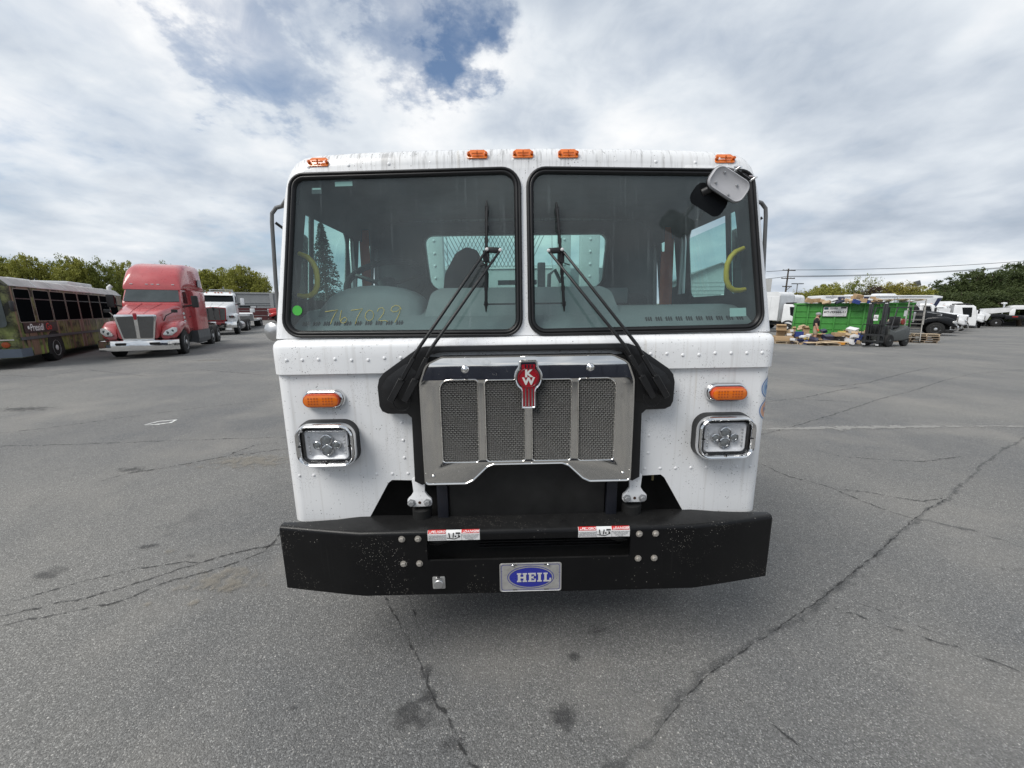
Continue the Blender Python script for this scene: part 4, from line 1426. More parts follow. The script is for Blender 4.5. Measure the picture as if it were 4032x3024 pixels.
def slab(ch):
    """heavy slab-serif capitals on a 1 x 1 body"""
    t, sf = .26, .14
    if ch == 'H':
        return [(0, 0, .44, sf), (.56, 0, 1, sf), (0, 1 - sf, .44, 1), (.56, 1 - sf, 1, 1), (.09, .01, .35, .99), (.65, .01, .91, .99), (.3, .42, .7, .58)]
    if ch == 'E':
        return [(0, 0, .9, sf), (0, 1 - sf, .9, 1), (.10, .01, .38, .99), (.3, .42, .64, .58), (.74, .01, .9, .34), (.74, .66, .9, .99), (.54, .32, .64, .68)]
    if ch == 'I':
        return [(0, 0, .5, sf), (0, 1 - sf, .5, 1), (.11, .01, .39, .99)]
    return [(0, 0, .88, sf), (0, 1 - sf, .5, 1), (.11, .01, .39, .99), (.72, .01, .88, .40)]


x = -.062
for ch, w in (('H', .050), ('E', .042), ('I', .046), ('L', .042)):
    m = MB()
    for i, (a0, b0, a1, b1) in enumerate(slab(ch)):
        m.box((x + (a0 + a1) / 2 * w, -.1662 - i * .00008, .602 + ((b0 + b1) / 2 - .5) * .048), ((a1 - a0) * w, .0016, (b1 - b0) * .048))
    m.build('plate_letter', mat('silver_letter2', (.72, .71, .69), .35, .3), pl)
    x += w * (1.0 if ch in 'H' else .94 if ch == 'E' else .55 if ch == 'I' else .9) + .0055
for x in (-.072, .084):
    MB().box((x, -.1648, .533), (.022, .001, .004)).build('plate_slot', INK, pl)
    MB().box((x, -.1648, .671), (.022, .001, .004)).build('plate_slot', INK, pl)
link('plate_screw', sml, pl, (.092, -.165, .671))
link('plate_screw', sml, pl, (-.082, -.165, .671))

# socket cover
m = MB().plate(rrect(-.449, .581, .062, .066, .006, 3), [], lambda a, b: (a, -.163, b), lambda a, b: (a, -.158, b))
so = m.build('socket_cover', mat('brushed_aluminium', (.55, .55, .54), .4, .7), TR, bev=.001)
MB().lathe((-.449, -.163, .577), (0, -1, 0), [(.023, 0), (.023, .006), (.020, .009), (0, .0095)], 20).build('socket_lid', ALU, so, smooth=40)
MB().box((-.449, -.166, .606), (.030, .008, .010)).build('socket_hinge', CHROME, so, bev=.002)
m = MB().plate(rpoly([(-.010, .006), (.010, .006), (.006, .024), (-.006, .024)], .002, 2), [], lambda a, b: (-.449 + a, -.1635, .596 + b))
m.build('socket_notch', INK, so, fix=False)

# warning decals
ES = 'NO PASE POR DEBAJO EL CHASIS\nDEL CAMION SI EL MOTOR O\nEQUIPO DE POTENCIA NO ESTAN\nAPAGADOS, Y LA LLAVE NO HA\nSIDO QUITADA DE LA IGNICION.'
EN = 'Do not enter under chassis\nunless engine or power\nunits are stopped and\nignition keys are\nremoved.'
for cx in (-.366, .366):
    y0 = -.1588
    m = MB().plate([(cx - .126, .818), (cx + .126, .818), (cx + .126, .850), (cx - .126, .850)], [], lambda a, b: (a, y0, b))
    m.loft([[(cx + q, y0 + d, zz) for d, zz in ((0, .850), (.0028, .8565), (.0088, .8635), (.014, .8658))] for q in (-.126, .126)], closed=False)
    de = m.build('warning_decal', STICK, TR, fix=False)
    de.location.z = BT - .866

    def on(dx, z, e):
        if z <= .848:
            return (cx + dx, y0 - e, z)
        t = (z - .848) / .034
        a = min(1, t) * math.pi / 2
        return (cx + dx, y0 - e * math.cos(a) + .014 * (1 - math.cos(a)) * 1.0, .848 + .0178 * math.sin(a) + e * math.sin(a))
    for sx, word in ((-1, 'PELIGRO'), (1, 'DANGER')):
        c0 = sx * .081
        m = MB().loft([[on(c0 + q, z, .0009) for z in (.855, .860, .866, .872, .878, .882)] for q in (-.043, .043)], closed=False)
        m.build('red_header', REDI, de, fix=False)
        m = text_mb(word, .0155, .0004, .25, 1.15)
        m.v = [on(c0 + .006 + x, .8650 + (z) * 1.3, .0016) for x, y, z in m.v]
        m.build('header_lettering', STICK, de, fix=False)
        m = MB().add([on(c0 - .038, .858, .0016), on(c0 - .029, .858, .0016), on(c0 - .0335, .873, .0016)], [(0, 1, 2)])
        m.build('header_triangle', STICK, de, fix=False)
        m = text_mb(ES if sx < 0 else EN, .0054 if sx < 0 else .0064, .0001, 0, 1.05 if sx < 0 else 1.2)
        m.xf(Matrix.Translation((cx + c0, y0 - .0008, .8335)))
        m.build('small_print', INKG, de, fix=False)
    # pictogram: raised arm, wheel and a figure under it
    m = MB()
    f = lambda a, b: (cx + a, y0 - .0009, b)
    m.plate([(-.034, .829), (.004, .823), (.026, .833), (.025, .836), (.004, .8275), (-.034, .833)], [], f)
    for x0, x1 in ((-.020, -.024), (-.004, -.001)):
        m.plate([(x0 - .002, .832), (x0 + .003, .832), (x1 + .003, .858), (x1 - .002, .858)], [], f)
    for xx, zz, rr in ((.008, .839, .0045), (.026, .838, .0055), (.024, .846, .003)):
        m.plate([(xx + rr * math.cos(q), zz + rr * math.sin(q)) for q in [2 * math.pi * k / 12 for k in range(12)]], [], f)
    m.plate([(.010, .852), (.032, .852), (.032, .860), (.010, .860)], [], f)
    m.build('pictogram', INK, de, fix=False)
    for q in (-.038, .038):
        MB().box((cx + q, y0 - .0004, .834), (.0012, .0006, .032)).build('divider_line', INKG, de)

# wipers -------------------------------------------------------------------
WI = [dict(s=-1, tip=(-.176, 2.414), bot=(-.190, 1.898), p1=(-.178, 2.183), p2=(-.116, 2.179), b1=(-.627, 1.512), b2=(-.562, 1.511), k1=(-.488, 1.744), k2=(-.431, 1.744)),
      dict(s=1, tip=(.153, 2.405), bot=(.188, 1.895), p1=(.172, 2.178), p2=(.109, 2.174), b1=(.641, 1.509), b2=(.578, 1.508), k1=(.498, 1.741), k2=(.440, 1.742))]
for w in WI:
    yk = lambda z: rake(z) - .035
    m = MB()
    m.bar((*[w['p1'][0]], yk(2.18) - .012, w['p1'][1]), (w['p2'][0], yk(2.18) - .012, w['p2'][1]), .026, .018, (0, -1, 0))
    wp = m.build('wiper', BLACKP, TR, bev=.005)
    for a, kk, p in (('b1', 'k1', 'p1'), ('b2', 'k2', 'p2')):
        b, q, t = w[a], w[kk], w[p]
        m = MB()
        p0, p1, p2 = Vector((b[0], -.118, b[1])), Vector((q[0], -.118, q[1])), Vector((t[0], yk(t[1]) - .02, t[1]))
        pm = p0.lerp(p1, .38)
        pj = p0.lerp(p1, .80)
        m.tube([p0 + Vector((0, .045, 0)), p0], .014, 10)
        m.bar(p0 - (pm - p0) * .14, pm, .030, .022, (0, -1, 0))
        m.bar(pm.lerp(p0, .06), pj, .018, .020, (0, -1, 0))
        m.tube([pj, p1 + Vector((0, -.002, 0)), p2], [.0085, .0085, .0062], 8)
        m.build('wiper_arm', BLACKM, wp, bev=.002, seg=1)
        MB().lathe((t[0], yk(t[1]) - .026, t[1]), (0, -1, 0), [(.008, 0), (.008, .004), (.004, .008), (0, .008)], 10).build('pivot_cap', mat('white_cap', (.7, .7, .7), .4), wp, smooth=40)
        MB().lathe((pm.x, pm.y - .011, pm.z), (0, -1, 0), [(.008, 0), (.006, .005), (0, .006)], 10).build('arm_pin', BLACKM, wp)
    m = MB()
    n = 14
    tt, bt = Vector((w['tip'][0], 0, w['tip'][1])), Vector((w['bot'][0], 0, w['bot'][1]))
    P = []
    for i in range(n + 1):
        p = tt.lerp(bt, i / n)
        e = abs(2 * i / n - 1)
        P.append(Vector((p.x, rake(p.z) - .012 - .018 * (1 - e ** 2), p.z)))
    m.tube(P, [.003] + [.0072] * (n - 1) + [.003], 6)
    for i in range(1, n):
        if i % 2:
            m.box(P[i], (.017, .010, .022))
    m.box(P[n // 2 + 0], (.030, .026, .05))
    m.build('wiper_blade', BLACKM, wp)
    m = MB()
    m.loft([[(p.x - .002, rake(p.z) - .001, p.z) for p in P], [(p.x, p.y, p.z) for p in P], [(p.x + .002, rake(p.z) - .001, p.z) for p in P]], closed=False)
    m.build('wiper_rubber', RUBBER, wp)
    c0 = Vector((w['s'] * .555, -.112, 1.505))
    m = MB().tube([c0 + Vector((w['s'] * .030 + .042 * math.cos(a), -.004 * math.sin(a), -.005 + .050 * math.sin(a))) for a in [R(170) + R(250) * k / 20 for k in range(21)]], .0028, 6)
    m.build('washer_hose', RUBBER, wp, smooth=60)
    m = MB().tube([(w['p1'][0] - .0 * w['s'], yk(2.17) - .02, 2.165), (w['p1'][0] - .012 * w['s'], yk(2.13) - .026, 2.125), (w['p1'][0] + .035 * w['s'], yk(2.1) - .022, 2.108)], .003, 6)
    m.build('washer_hose', RUBBER, wp, smooth=60)

# square look-down mirror on the roof edge
mr = bpy.data.objects.new('look_down_mirror', None)
mirror_c = Vector((.848, -.13, 2.410))
A = Matrix.Rotation(R(30), 3, 'Y') @ Matrix.Rotation(R(10), 3, 'X')
hd = rrect(0, 0, .172, .092, .034, 6)


def mm(a, b, d):
    return mirror_c + A @ Vector((a, d, b))


m = MB().loft([[mm(a, b, d) for a, b in inset(hd, i)] for i, d in ((.010, -.008), (.004, -.012), (.0, -.008), (-.001, .004))], True, True, False)
m2 = m.build('look_down_mirror', mat('mirror_back', (.46, .46, .48), .6, .1, .15, 9), TR, smooth=50)
m = MB().loft([[mm(a, b, d) for a, b in inset(hd, i)] for i, d in ((-.002, .002), (.0, .020), (.014, .034), (.030, .034))], True, False, True)
m.build('mirror_shell', BLACKP, m2, smooth=50)
m = MB()
hr = [(a * .95 - .020, b * 1.0 - .072) for a, b in hd]
m.loft([[mm(a, b, d) for a, b in inset(hr, i)] for i, d in ((.0, .045), (.002, .052), (.012, .056))], True, True, True)
m.build('lower_mirror', mat('mirror_glass', (.02, .022, .024), .05, .3, .1, 4), m2, smooth=50)
MB().tube([mm(-.04, -.03, .03), mm(-.06, -.06, .05)], .016, 8).build('mirror_neck', BLACKP, m2, smooth=50)
for a, b in ((-.045, .026), (-.053, -.020), (.030, .012), (.022, -.034)):
    m = MB().lathe(mm(a, b, -.010), A @ Vector((0, -1, 0)), [(.0055, 0), (.004, .003), (0, .0035)], 8)
    m.build('mirror_rivet', ALU, m2, smooth=40)
for a in (-.010, .070):
    P = [mm(a, .052, .0), mm(a + .004, .066, -.012), mm(a + .018, .080, .01), Vector(mm(a + .02, .085, .02)) + Vector((.005, .06, .02))]
    MB().tube(P, .0042, 8).build('mirror_clamp', CHROME, m2, smooth=60)
MB().tube([mm(-.01, .060, 0), mm(.07, .056, 0)], .0035, 6).build('mirror_rod', BLACKM, m2, smooth=60)
MB().tube([mm(.02, .06, .0), (.935, .06, 2.535), (.93, .115, 2.545)], .007, 8).build('mirror_stem', BLACKM, m2, smooth=60)
m = MB().plate(rpoly([(.770, 2.545), (.830, 2.540), (.850, 2.531), (1.010, 2.529), (1.020, 2.560), (.770, 2.566)], .006, 2), [], lambda a, b: (a, rake(b) - .006, b), lambda a, b: (a, rake(b) - .001, b))
m.build('mirror_bracket', PAINT, m2, bev=.0015)

# side mirrors, side lamps, stickers on the corner, fittings ------------------
for s in (-1, 1):
    m = MB().tube([(s * 1.17, .20, 2.455), (s * 1.30, .40, 2.478), (s * 1.345, .42, 2.475), (s * 1.372, .42, 2.445), (s * 1.378, .42, 2.40), (s * 1.40, .42, 2.05), (s * 1.41, .42, 1.72), (s * 1.39, .41, 1.69), (s * 1.23, .22, 1.66)], .0105, 10)
    sm = m.build('mirror_arm', mat('dull_dark_steel', (.17, .17, .17), .45, .5), TR, smooth=60)
    m = MB().loft([[(s * (1.305 + a), y, 2.06 + b) for a, b in rrect(0, 0, w, h, .04, 5)] for w, h, y in ((.10, .54, .46), (.13, .60, .50), (.13, .60, .53), (.10, .56, .545))], True, True, True)
    m.build('side_mirror', BLACKP, sm, smooth=45)
    MB().tube([(s * 1.30, .48, 2.34), (s * 1.365, .43, 2.40)], .008, 6).build('mirror_bracket', BLACKM, sm)
    MB().tube([(s * 1.34, .48, 1.80), (s * 1.405, .43, 1.80)], .008, 6).build('mirror_bracket', BLACKM, sm)
    MB().lathe((s * 1.228, .10, 1.685), (s, -.25, 0), [(.034, 0), (.032, .008), (.020, .016), (0, .018)], 16).build('side_lamp', mat('red_orange_lens', (.62, .075, .02), .25, coat=.4), TR, smooth=50)
m = MB().lathe((-1.262, .10, 1.815), (.25, 1, .1), [(.0, -.02), (.030, -.014), (.046, -.003), (.046, .006), (0, .008)], 20)
m.build('spot_mirror', ALU, TR, smooth=50)
MB().tube([(-1.20, .16, 1.80), (-1.258, .10, 1.815)], .006, 6).build('spot_mirror_stem', ALU, TR)
for zc, mt in ((1.505, LBLUE), (1.392, PEACH)):
    def wrap(a, b, e):
        # a: arc length measured from the end of the flat front, b: height
        q = max(0, a / .062)
        if a <= 0:
            return (1.165 + a, -e, zc + b)
        q = min(q, math.pi / 2)
        return (1.165 + (.062 + e) * math.sin(q), .062 - (.062 + e) * math.cos(q), zc + b)
    cx0 = .060
    for rr, e, mt2 in ((.052, .0012, mat('sticker_rim_blue', (.16, .27, .50), .45)), (.046, .0018, STICK), (.043, .0024, mt)):
        m = MB()
        n = 28
        for k in range(4):
            r0, r1 = rr * k / 4, rr * (k + 1) / 4
            m.loft([[wrap(cx0 + r_ * math.cos(2 * math.pi * i / n), r_ * math.sin(2 * math.pi * i / n), e) for i in range(n)] for r_ in (max(r0, .0005), r1)])
        o = m.build('round_sticker', mt2, TR, fix=False, smooth=60)
    m = text_mb('P R', .034, .0012, 0, .8)
    vv = [wrap(cx0 - .008 + x, z, .0032) for x, y, z in m.v]
    m.v = vv
    m.build('sticker_lettering', mat('sticker_rim_blue', (.16, .27, .50), .45), TR, fix=False)

# chassis, wheels and the refuse body behind the cab ---------------------------


def wheel(parent, x, y, r, w, rimm, z=None, hub=True, name='wheel', dish=1, n=28):
    """a tyre with a rim child; axle along local x; dish=+1 shows the outer face towards +x"""
    z = r if z is None else z
    m = MB().lathe((x - dish * w / 2, y, z), (dish, 0, 0), [(r * .56, 0), (r * .80, -.01 * w), (r * .95, w * .04), (r, w * .16), (r, w * .84), (r * .95, w * .96), (r * .80, w * 1.01), (r * .57, w)], n)
    t = m.build(name, TYRE, parent, smooth=35)
    m = MB().lathe((x + dish * w / 2, y, z), (dish, 0, 0), [(r * .585, -.01), (r * .57, .004), (r * .52, -.02), (r * .50, -.055), (r * .36, -.075), (r * .22, -.04), (r * .20, .01), (r * .12, .02), (0, .022)], n)
    m.build('rim', rimm, t, smooth=40)
    return t


for s in (-1, 1):
    wheel(TR, s * 1.02, 1.02, .52, .34, RIMW, dish=s)
    for y in (5.3, 6.65):
        wheel(TR, s * .92, y, .52, .56, RIMW, dish=s)
    MB().box((s * .43, 4.0, .92), (.09, 7.6, .26)).build('frame_rail', BLACKM, TR)
    m = MB().loft([[(s * x, y, z) for x, z in ((.72, .55), (1.12, .55), (1.18, .61), (1.18, 1.0), (1.12, 1.06), (.72, 1.06))] for y in (2.4, 3.9)], True, True, True)
    m.build('fuel_tank', ALU, TR)
m = MB().tube([(-.95, 1.02, .52), (.95, 1.02, .52)], .07, 10)
m.build('front_axle', BLACKM, TR)
BODYW = WHITEP
m = MB().loft([[(x, y, z) for x, z in ((-1.20, 1.15), (1.20, 1.15), (1.23, 1.5), (1.23, zt), (1.15, zt + .10), (-1.15, zt + .10), (-1.23, zt), (-1.23, 1.5))] for y, zt in ((3.7, 2.42), (8.2, 2.42), (8.6, 2.2))], True, True, True)
bd = m.build('refuse_body', BODYW, TR, smooth=20)
for y in (4.4, 5.2, 6.0, 6.8, 7.6):
    for s in (-1, 1):
        MB().box((s * 1.238, y, 1.85), (.03, .07, 1.3)).build('body_rib', BODYW, bd)
hp = MB().box((0, 2.02, 1.70), (2.40, .06, 1.2)).build('hopper_front', mat('dull_white_panel', (.66, .67, .68), .55), TR, bev=.01)
for s in (-1, 1):
    MB().box((s * 1.20, 2.87, 1.78), (.06, 1.64, 1.36)).build('hopper_side', WHITEP, hp)
# expanded-metal screen above the hopper front
m = MB()
x = -.62
while x < .16:
    for sg in (1, -1):
        m.bar((x, 2.0, 2.31), (x + sg * .20, 2.0, 2.71), .006, .006)
    x += .036
sc_ = MB().tube([(-.64, 1.995, 2.30), (.36, 1.995, 2.30), (.36, 1.995, 2.72), (-.64, 1.995, 2.72)], .014, 6, closed=True).build('hopper_screen', WHITEP, TR)
tag(m.build('screen_mesh', GALV, sc_), None, kind='stuff')
for x0, w_ in ((-.74, .16), (.46, .12), (.70, .18)):
    c = MB().box((x0, 1.90, 2.05), (w_, .08, 1.5)).build('hopper_column', WHITE2, TR, bev=.01)
    for k in range(5):
        link('column_rivet', rv, c, (x0, 1.859, 2.10 + k * .11), scale=(1.6, 1.6, 1.6))
m = MB()
for k in range(16):
    for j in range(3):
        m.box((.86 + j * .045, 1.87, 2.02 + k * .045), (.030, .006, .028))
for j in range(4):
    m.box((.84 + j * .045, 1.868, 2.36), (.014, .008, .76))
tag(m.build('perforated_strip', GALV, TR), None, kind='stuff')
m = MB().tube([(.30, 1.78, 1.90), (.31, 1.76, 2.22), (.36, 1.76, 2.26), (.42, 1.78, 2.15)], .018, 8)
m.build('hydraulic_hose', RUBBER, TR, smooth=60)
MB().box((.24, 1.80, 2.20), (.07, .06, .26)).build('valve_block', BLACKM, TR, bev=.01)
MB().box((.02, 1.86, 2.16), (.36, .08, .04)).build('hose_tray', BLACKM, TR)
for s in (-1, 1):        # door outline, handle and step on the cab side
    o_ = rpoly([(.22, .93), (.98, .93), (.98, 1.605), (.22, 1.605)], .04, 4)
    MB().plate(o_, [inset(o_, .008)], lambda a, b: (s * 1.2282, a, b)).build('door_seam', DARK, TR, fix=False)
    MB().box((s * 1.237, .88, 1.50), (.018, .14, .035)).build('door_handle', BLACKP, TR, bev=.005)
    MB().box((s * 1.14, .62, .60), (.20, .52, .04)).build('cab_step', ALU, TR, bev=.006)
    MB().tube([(s * 1.255, 1.10, 1.15), (s * 1.275, 1.10, 1.20), (s * 1.275, 1.10, 2.05), (s * 1.235, 1.10, 2.10)], .014, 8).build('grab_rail', ALU, TR, smooth=60)
# ---------------------------------------------------------------- parked vehicles
# each is built facing -y with its front at y = 0, then turned about z


def sec(y, hw, z0, z1, r, cx=0.0, hwt=None, n=4):
    """rounded cross-section at y; hwt = half width at the top"""
    hwt = hw if hwt is None else hwt
    return [(cx + x, y, z) for x, z in rpoly([(-hw, z0), (hw, z0), (hwt, z1), (-hwt, z1)], r, n)]


def quad(P, n_off=.004):
    """thin glass pane just proud of the surface"""
    a, b, c, d = (Vector(p) for p in P)
    nrm = (b - a).cross(d - a).normalized() * n_off
    m = MB()
    m.add([p + nrm for p in (a, b, c, d)] + [p - nrm for p in (a, b, c, d)], [(0, 1, 2, 3), (7, 6, 5, 4), (0, 4, 5, 1), (1, 5, 6, 2), (2, 6, 7, 3), (3, 7, 4, 0)])
    return m


def big_wheels(t, y, rimm, r=.52, dual=False, xs=1.06, sides=(-1, 1)):
    for s in sides:
        wheel(t, s * (xs if not dual else .93), y, r, .30 if not dual else .58, rimm, dish=s, n=22)


def conventional(name, label, loc, rz, paint, k, scale=1.0, group=None):
    """long-nosed tractor; k holds its proportions"""
    t = thing(name, label, 'truck', loc, R(rz), group)
    t.scale = (scale * k.get('sx', 1), scale, scale)
    hl, gz0, gz1 = k.get('hood', 2.1), k.get('g0', .75), k.get('g1', 1.72)
    wb, wt, roof = k.get('wb', 2.14), k.get('wt', 2.78), k.get('roof', 2.95)
    gw, cw = k.get('gw', .62), k.get('cw', 1.05)
    m = MB().loft([sec(.10, gw, gz0, gz1 - .04, .10), sec(.22, gw + .05, gz0, gz1 + .02, .14), sec(.9, gw + .16, gz0 + .05, gz1 + (wb - gz1) * .45, .20), sec(hl, cw - .06, gz0 + .1, wb, .22)], True, True, True)
    hood = m.build('hood', paint, t, smooth=40)
    for s in (-1, 1):
        m = MB().tube([(s * .22, .24, gz1 + .022), (s * .26, .9, gz1 + (wb - gz1) * .45 + .004), (s * .34, hl - .05, wb - .003)], .018, 6)
        m.build('hood_crease', paint, hood, smooth=60)
    # grille
    fr = rpoly([(-gw, gz0 - .05), (gw, gz0 - .05), (gw + .06, gz1), (gw * .2, gz1 + .05), (-gw * .2, gz1 + .05), (-gw - .06, gz1)] if not k.get('taper') else [(-gw * .78, gz0 - .05), (gw * .78, gz0 - .05), (gw + .04, gz1), (-gw - .04, gz1)], .07, 4)
    m = MB().plate(fr, [], lambda a, b: (a, .055, b), lambda a, b: (a, .16, b))
    g = m.build('grille_surround', k.get('gmat', CHROME), t, bev=.02)
    if k.get('split'):
        for s in (-1, 1):
            p = [(s * x, z) for x, z in ((.055, gz0 + .02), (gw * .72, gz0 + .02), (gw * .93, gz1 - .10), (.06, gz1 - .06))]
            if s < 0:
                p = p[::-1]
            MB().plate(rpoly(p, .04, 3), [], lambda a, b: (a, .046, b), lambda a, b: (a, .06, b)).build('grille_screen', GRILLEM, g)
    else:
        ins = inset(fr, .055)
        MB().plate(ins, [], lambda a, b: (a, .046, b), lambda a, b: (a, .06, b)).build('grille_screen', GRILLEM, g)
        for q in (-.5, 0, .5):
            MB().box((q * gw, .040, (gz0 + gz1) / 2), (.022, .02, (gz1 - gz0) * .86)).build('grille_bar', CHROME, g)
    m = MB().plate(rpoly([(-.035, gz1 - .20), (.035, gz1 - .20), (.06, gz1 - .02), (.045, gz1 + .05), (-.045, gz1 + .05), (-.06, gz1 - .02)], .015, 3), [], lambda a, b: (a, .025, b), lambda a, b: (a, .07, b))
    m.build('grille_badge', k.get('badge', REDE), g, bev=.006)
    # fenders, headlights
    fz = k.get('fz', 1.40)
    for s in (-1, 1):
        sc2 = []
        for y, x0, x1, z0, z1, r in ((.18, .68, .98, .74, .98, .08), (.34, .66, 1.16, .72, fz - .16, .14), (.75, .62, 1.24, .88, fz, .18), (1.25, .62, 1.25, 1.10, fz + .03, .15), (1.75, .62, 1.24, 1.00, fz - .04, .12), (2.02, .62, 1.20, .82, fz - .22, .09)):
            sc2.append([(s * ((x0 + x1) / 2) + x, y, z) for x, z in rrect(0, (z0 + z1) / 2, x1 - x0, z1 - z0, r, 4)])
        f = MB().loft(sc2, True, True, True).build('fender', k.get('fmat', paint), t, smooth=45)
        if k.get('boxlamp'):
            m = MB().plate([(s * 1.0 + x, z) for x, z in rrect(0, fz - .22, .36, .20, .03, 3)], [], lambda a, b: (a, .22, b), lambda a, b: (a, .34, b))
            h = m.build('headlight', CHROME, t, bev=.01)
            for q in (-.08, .08):
                MB().plate([(s * 1.0 + q + x, z) for x, z in rrect(0, fz - .22, .13, .13, .02, 3)], [], lambda a, b: (a, .212, b), lambda a, b: (a, .23, b)).build('lamp_lens', GGLASS, h)
        else:
            P = [(.74, .88), (1.02, .86), (1.17, 1.00), (1.18, 1.16), (1.06, 1.18), (.86, 1.06)]
            if s < 0:
                P = [(-x, z) for x, z in reversed(P)]
            else:
                P = list(P)
            fy = lambda a, b: .14 + max(0, abs(a) - .72) * .42 + max(0, b - .95) * .25
            m = MB().plate(rpoly(P, .04, 3), [], lambda a, b: (a, fy(a, b) - .095, b), lambda a, b: (a, fy(a, b) + .10, b))
            h = m.build('headlight', HEADL, t, bev=.012)
            MB().lathe((s * .90, fy(.9, .97) - .094, .97), (0, -1, 0), [(.055, 0), (.05, .006), (0, .01)], 14).build('lamp_lens', GGLASS, h, smooth=40)
            MB().lathe((s * 1.05, fy(1.05, 1.04) - .094, 1.04), (0, -1, 0), [(.05, 0), (.045, .006), (0, .01)], 14).build('lamp_lens', GGLASS, h, smooth=40)
    # bumper
    b0, b1 = k.get('b0', .30), k.get('b1', .72)
    xs = [-1.25, -1.20, -1.05, -.8, -.4, 0, .4, .8, 1.05, 1.20, 1.25]
    yb = lambda x: -.10 + .20 * max(0, (abs(x) - .55) / .7) ** 1.6
    m = MB().loft([[(x, yb(x) + .06, b0) for x in xs], [(x, yb(x) + .01, b0 + .02) for x in xs], [(x, yb(x), (b0 + b1) / 2) for x in xs], [(x, yb(x) + .02, b1 - .03) for x in xs], [(x, yb(x) + .10, b1) for x in xs], [(x, yb(x) + .30, b1 - .01) for x in xs]], closed=False)
    b = m.build('bumper', k.get('bmat', CHROME), t, smooth=50)
    for s in (-1, 1):
        MB().plate([(s * .52 + x, z) for x, z in rpoly([(-.16, b0 + .22), (.14, b0 + .22), (.18, b0 + .32), (-.18, b0 + .32)], .03, 3)], [], lambda a, b_: (a, yb(a) - .004, b_), lambda a, b_: (a, yb(a) + .03, b_)).build('tow_opening', DARK, b)
    # cab
    yc, ye = hl - .02, k.get('ye', 3.45)
    m = MB().loft([sec(yc, cw - .08, .85, wb, .16), sec(yc + .06, cw - .03, .82, wb + .08, .09), sec(yc + .40, cw, .82, wt, .10, 0, cw - .08), sec(yc + .62, cw, .82, roof - .03, .22, 0, cw - .09), sec(yc + .85, cw, .82, roof, .22, 0, cw - .10), sec(ye, cw, .82, roof, .22, 0, cw - .10)], True, True, True)
    cab = m.build('cab', paint, t, smooth=35)
    dz = (wt - wb)
    m = MB()
    rows = []
    for f, y, z in ((0, yc + .045, wb + .085), (.5, yc + .225, (wb + .08 + wt) / 2 + .012), (1, yc + .375, wt - .025)):
        hw = cw - .09 - .06 * f
        rows.append([(x * hw, y - .014, z + .008 - .02 * (1 - x * x) * (1 - f)) for x in (-1, -.6, -.2, .2, .6, 1)])
    m.loft(rows, closed=False)
    m.loft([[(x, y + .03, z - .02) for x, y, z in r] for r in rows], closed=False)
    m.build('windshield', k.get('glass', GGLASS), cab, smooth=40)
    for s in (-1, 1):
        sx = lambda z: s * (cw + .004 - .08 * max(0, (z - .9)) / (roof - .9))
        P = [(yc + .52, wb + .02), (yc + 1.12, wb + .02), (yc + 1.12, roof - .26), (yc + .66, roof - .26)]
        MB().plate(rpoly(P, .05, 3), [], lambda a, b_: (sx(b_), a, b_), lambda a, b_: (sx(b_) - s * .012, a, b_)).build('side_window', DGLASS, cab)
        MB().plate(rpoly([(yc + .46, 1.0), (yc + 1.20, 1.0), (yc + 1.20, roof - .18), (yc + .62, roof - .18), (yc + .46, wb - .1)], .05, 3), [rpoly([(yc + .475, 1.015), (yc + 1.185, 1.015), (yc + 1.185, roof - .195), (yc + .63, roof - .195), (yc + .475, wb - .1)], .045, 3)], lambda a, b_: (sx(b_) + s * .0015, a, b_)).build('door_seam', DARK, cab, fix=False)
        MB().box((sx(1.55), yc + 1.08, 1.55), (.03, .14, .035)).build('door_handle', BLACKP, cab)
        # mirrors
        mt = k.get('mirror', BLACKP)
        mz = k.get('mz', wb + .10)
        m = MB().plate([(s * 1.46 + x, z) for x, z in rrect(0, mz, .24, .52, .05, 4)], [], lambda a, b_: (a, yc + .28, b_), lambda a, b_: (a, yc + .42, b_))
        mr_ = m.build('mirror', mt, t, bev=.025)
        m = MB().tube([(s * (cw - .05), yc + .30, mz - .20), (s * 1.42, yc + .34, mz - .14)], .028, 6)
        m.tube([(s * (cw - .05), yc + .30, mz - .26), (s * 1.42, yc + .34, mz - .16)], .018, 6)
        m.build('mirror_arm', BLACKP, mr_)
        if k.get('hoodmirror'):
            m = MB().plate([(s * 1.06 + x, z) for x, z in rrect(0, gz1 + .13, .20, .13, .03, 3)], [], lambda a, b_: (a, .78, b_), lambda a, b_: (a, .88, b_))
            hm = m.build('hood_mirror', BLACKP, t, bev=.02)
            MB().tube([(s * .74, .55, gz1 - .25), (s * .82, .60, gz1 - .05), (s * 1.02, .83, gz1 + .10)], .020, 6).build('mirror_arm', BLACKP, hm)
    for x in (-.72, -.2, 0, .2, .72):
        m = MB().plate(rrect(x, 0, .10, .035, .012, 3), [], lambda a, b_: (a, yc + k.get('my', .52), roof + k.get('mlz', -.02) + b_), lambda a, b_: (a, yc + k.get('my', .52) + .09, roof + k.get('mlz', -.02) + b_))
        m.build('marker_light', k.get('mlm', WHITEB), cab)
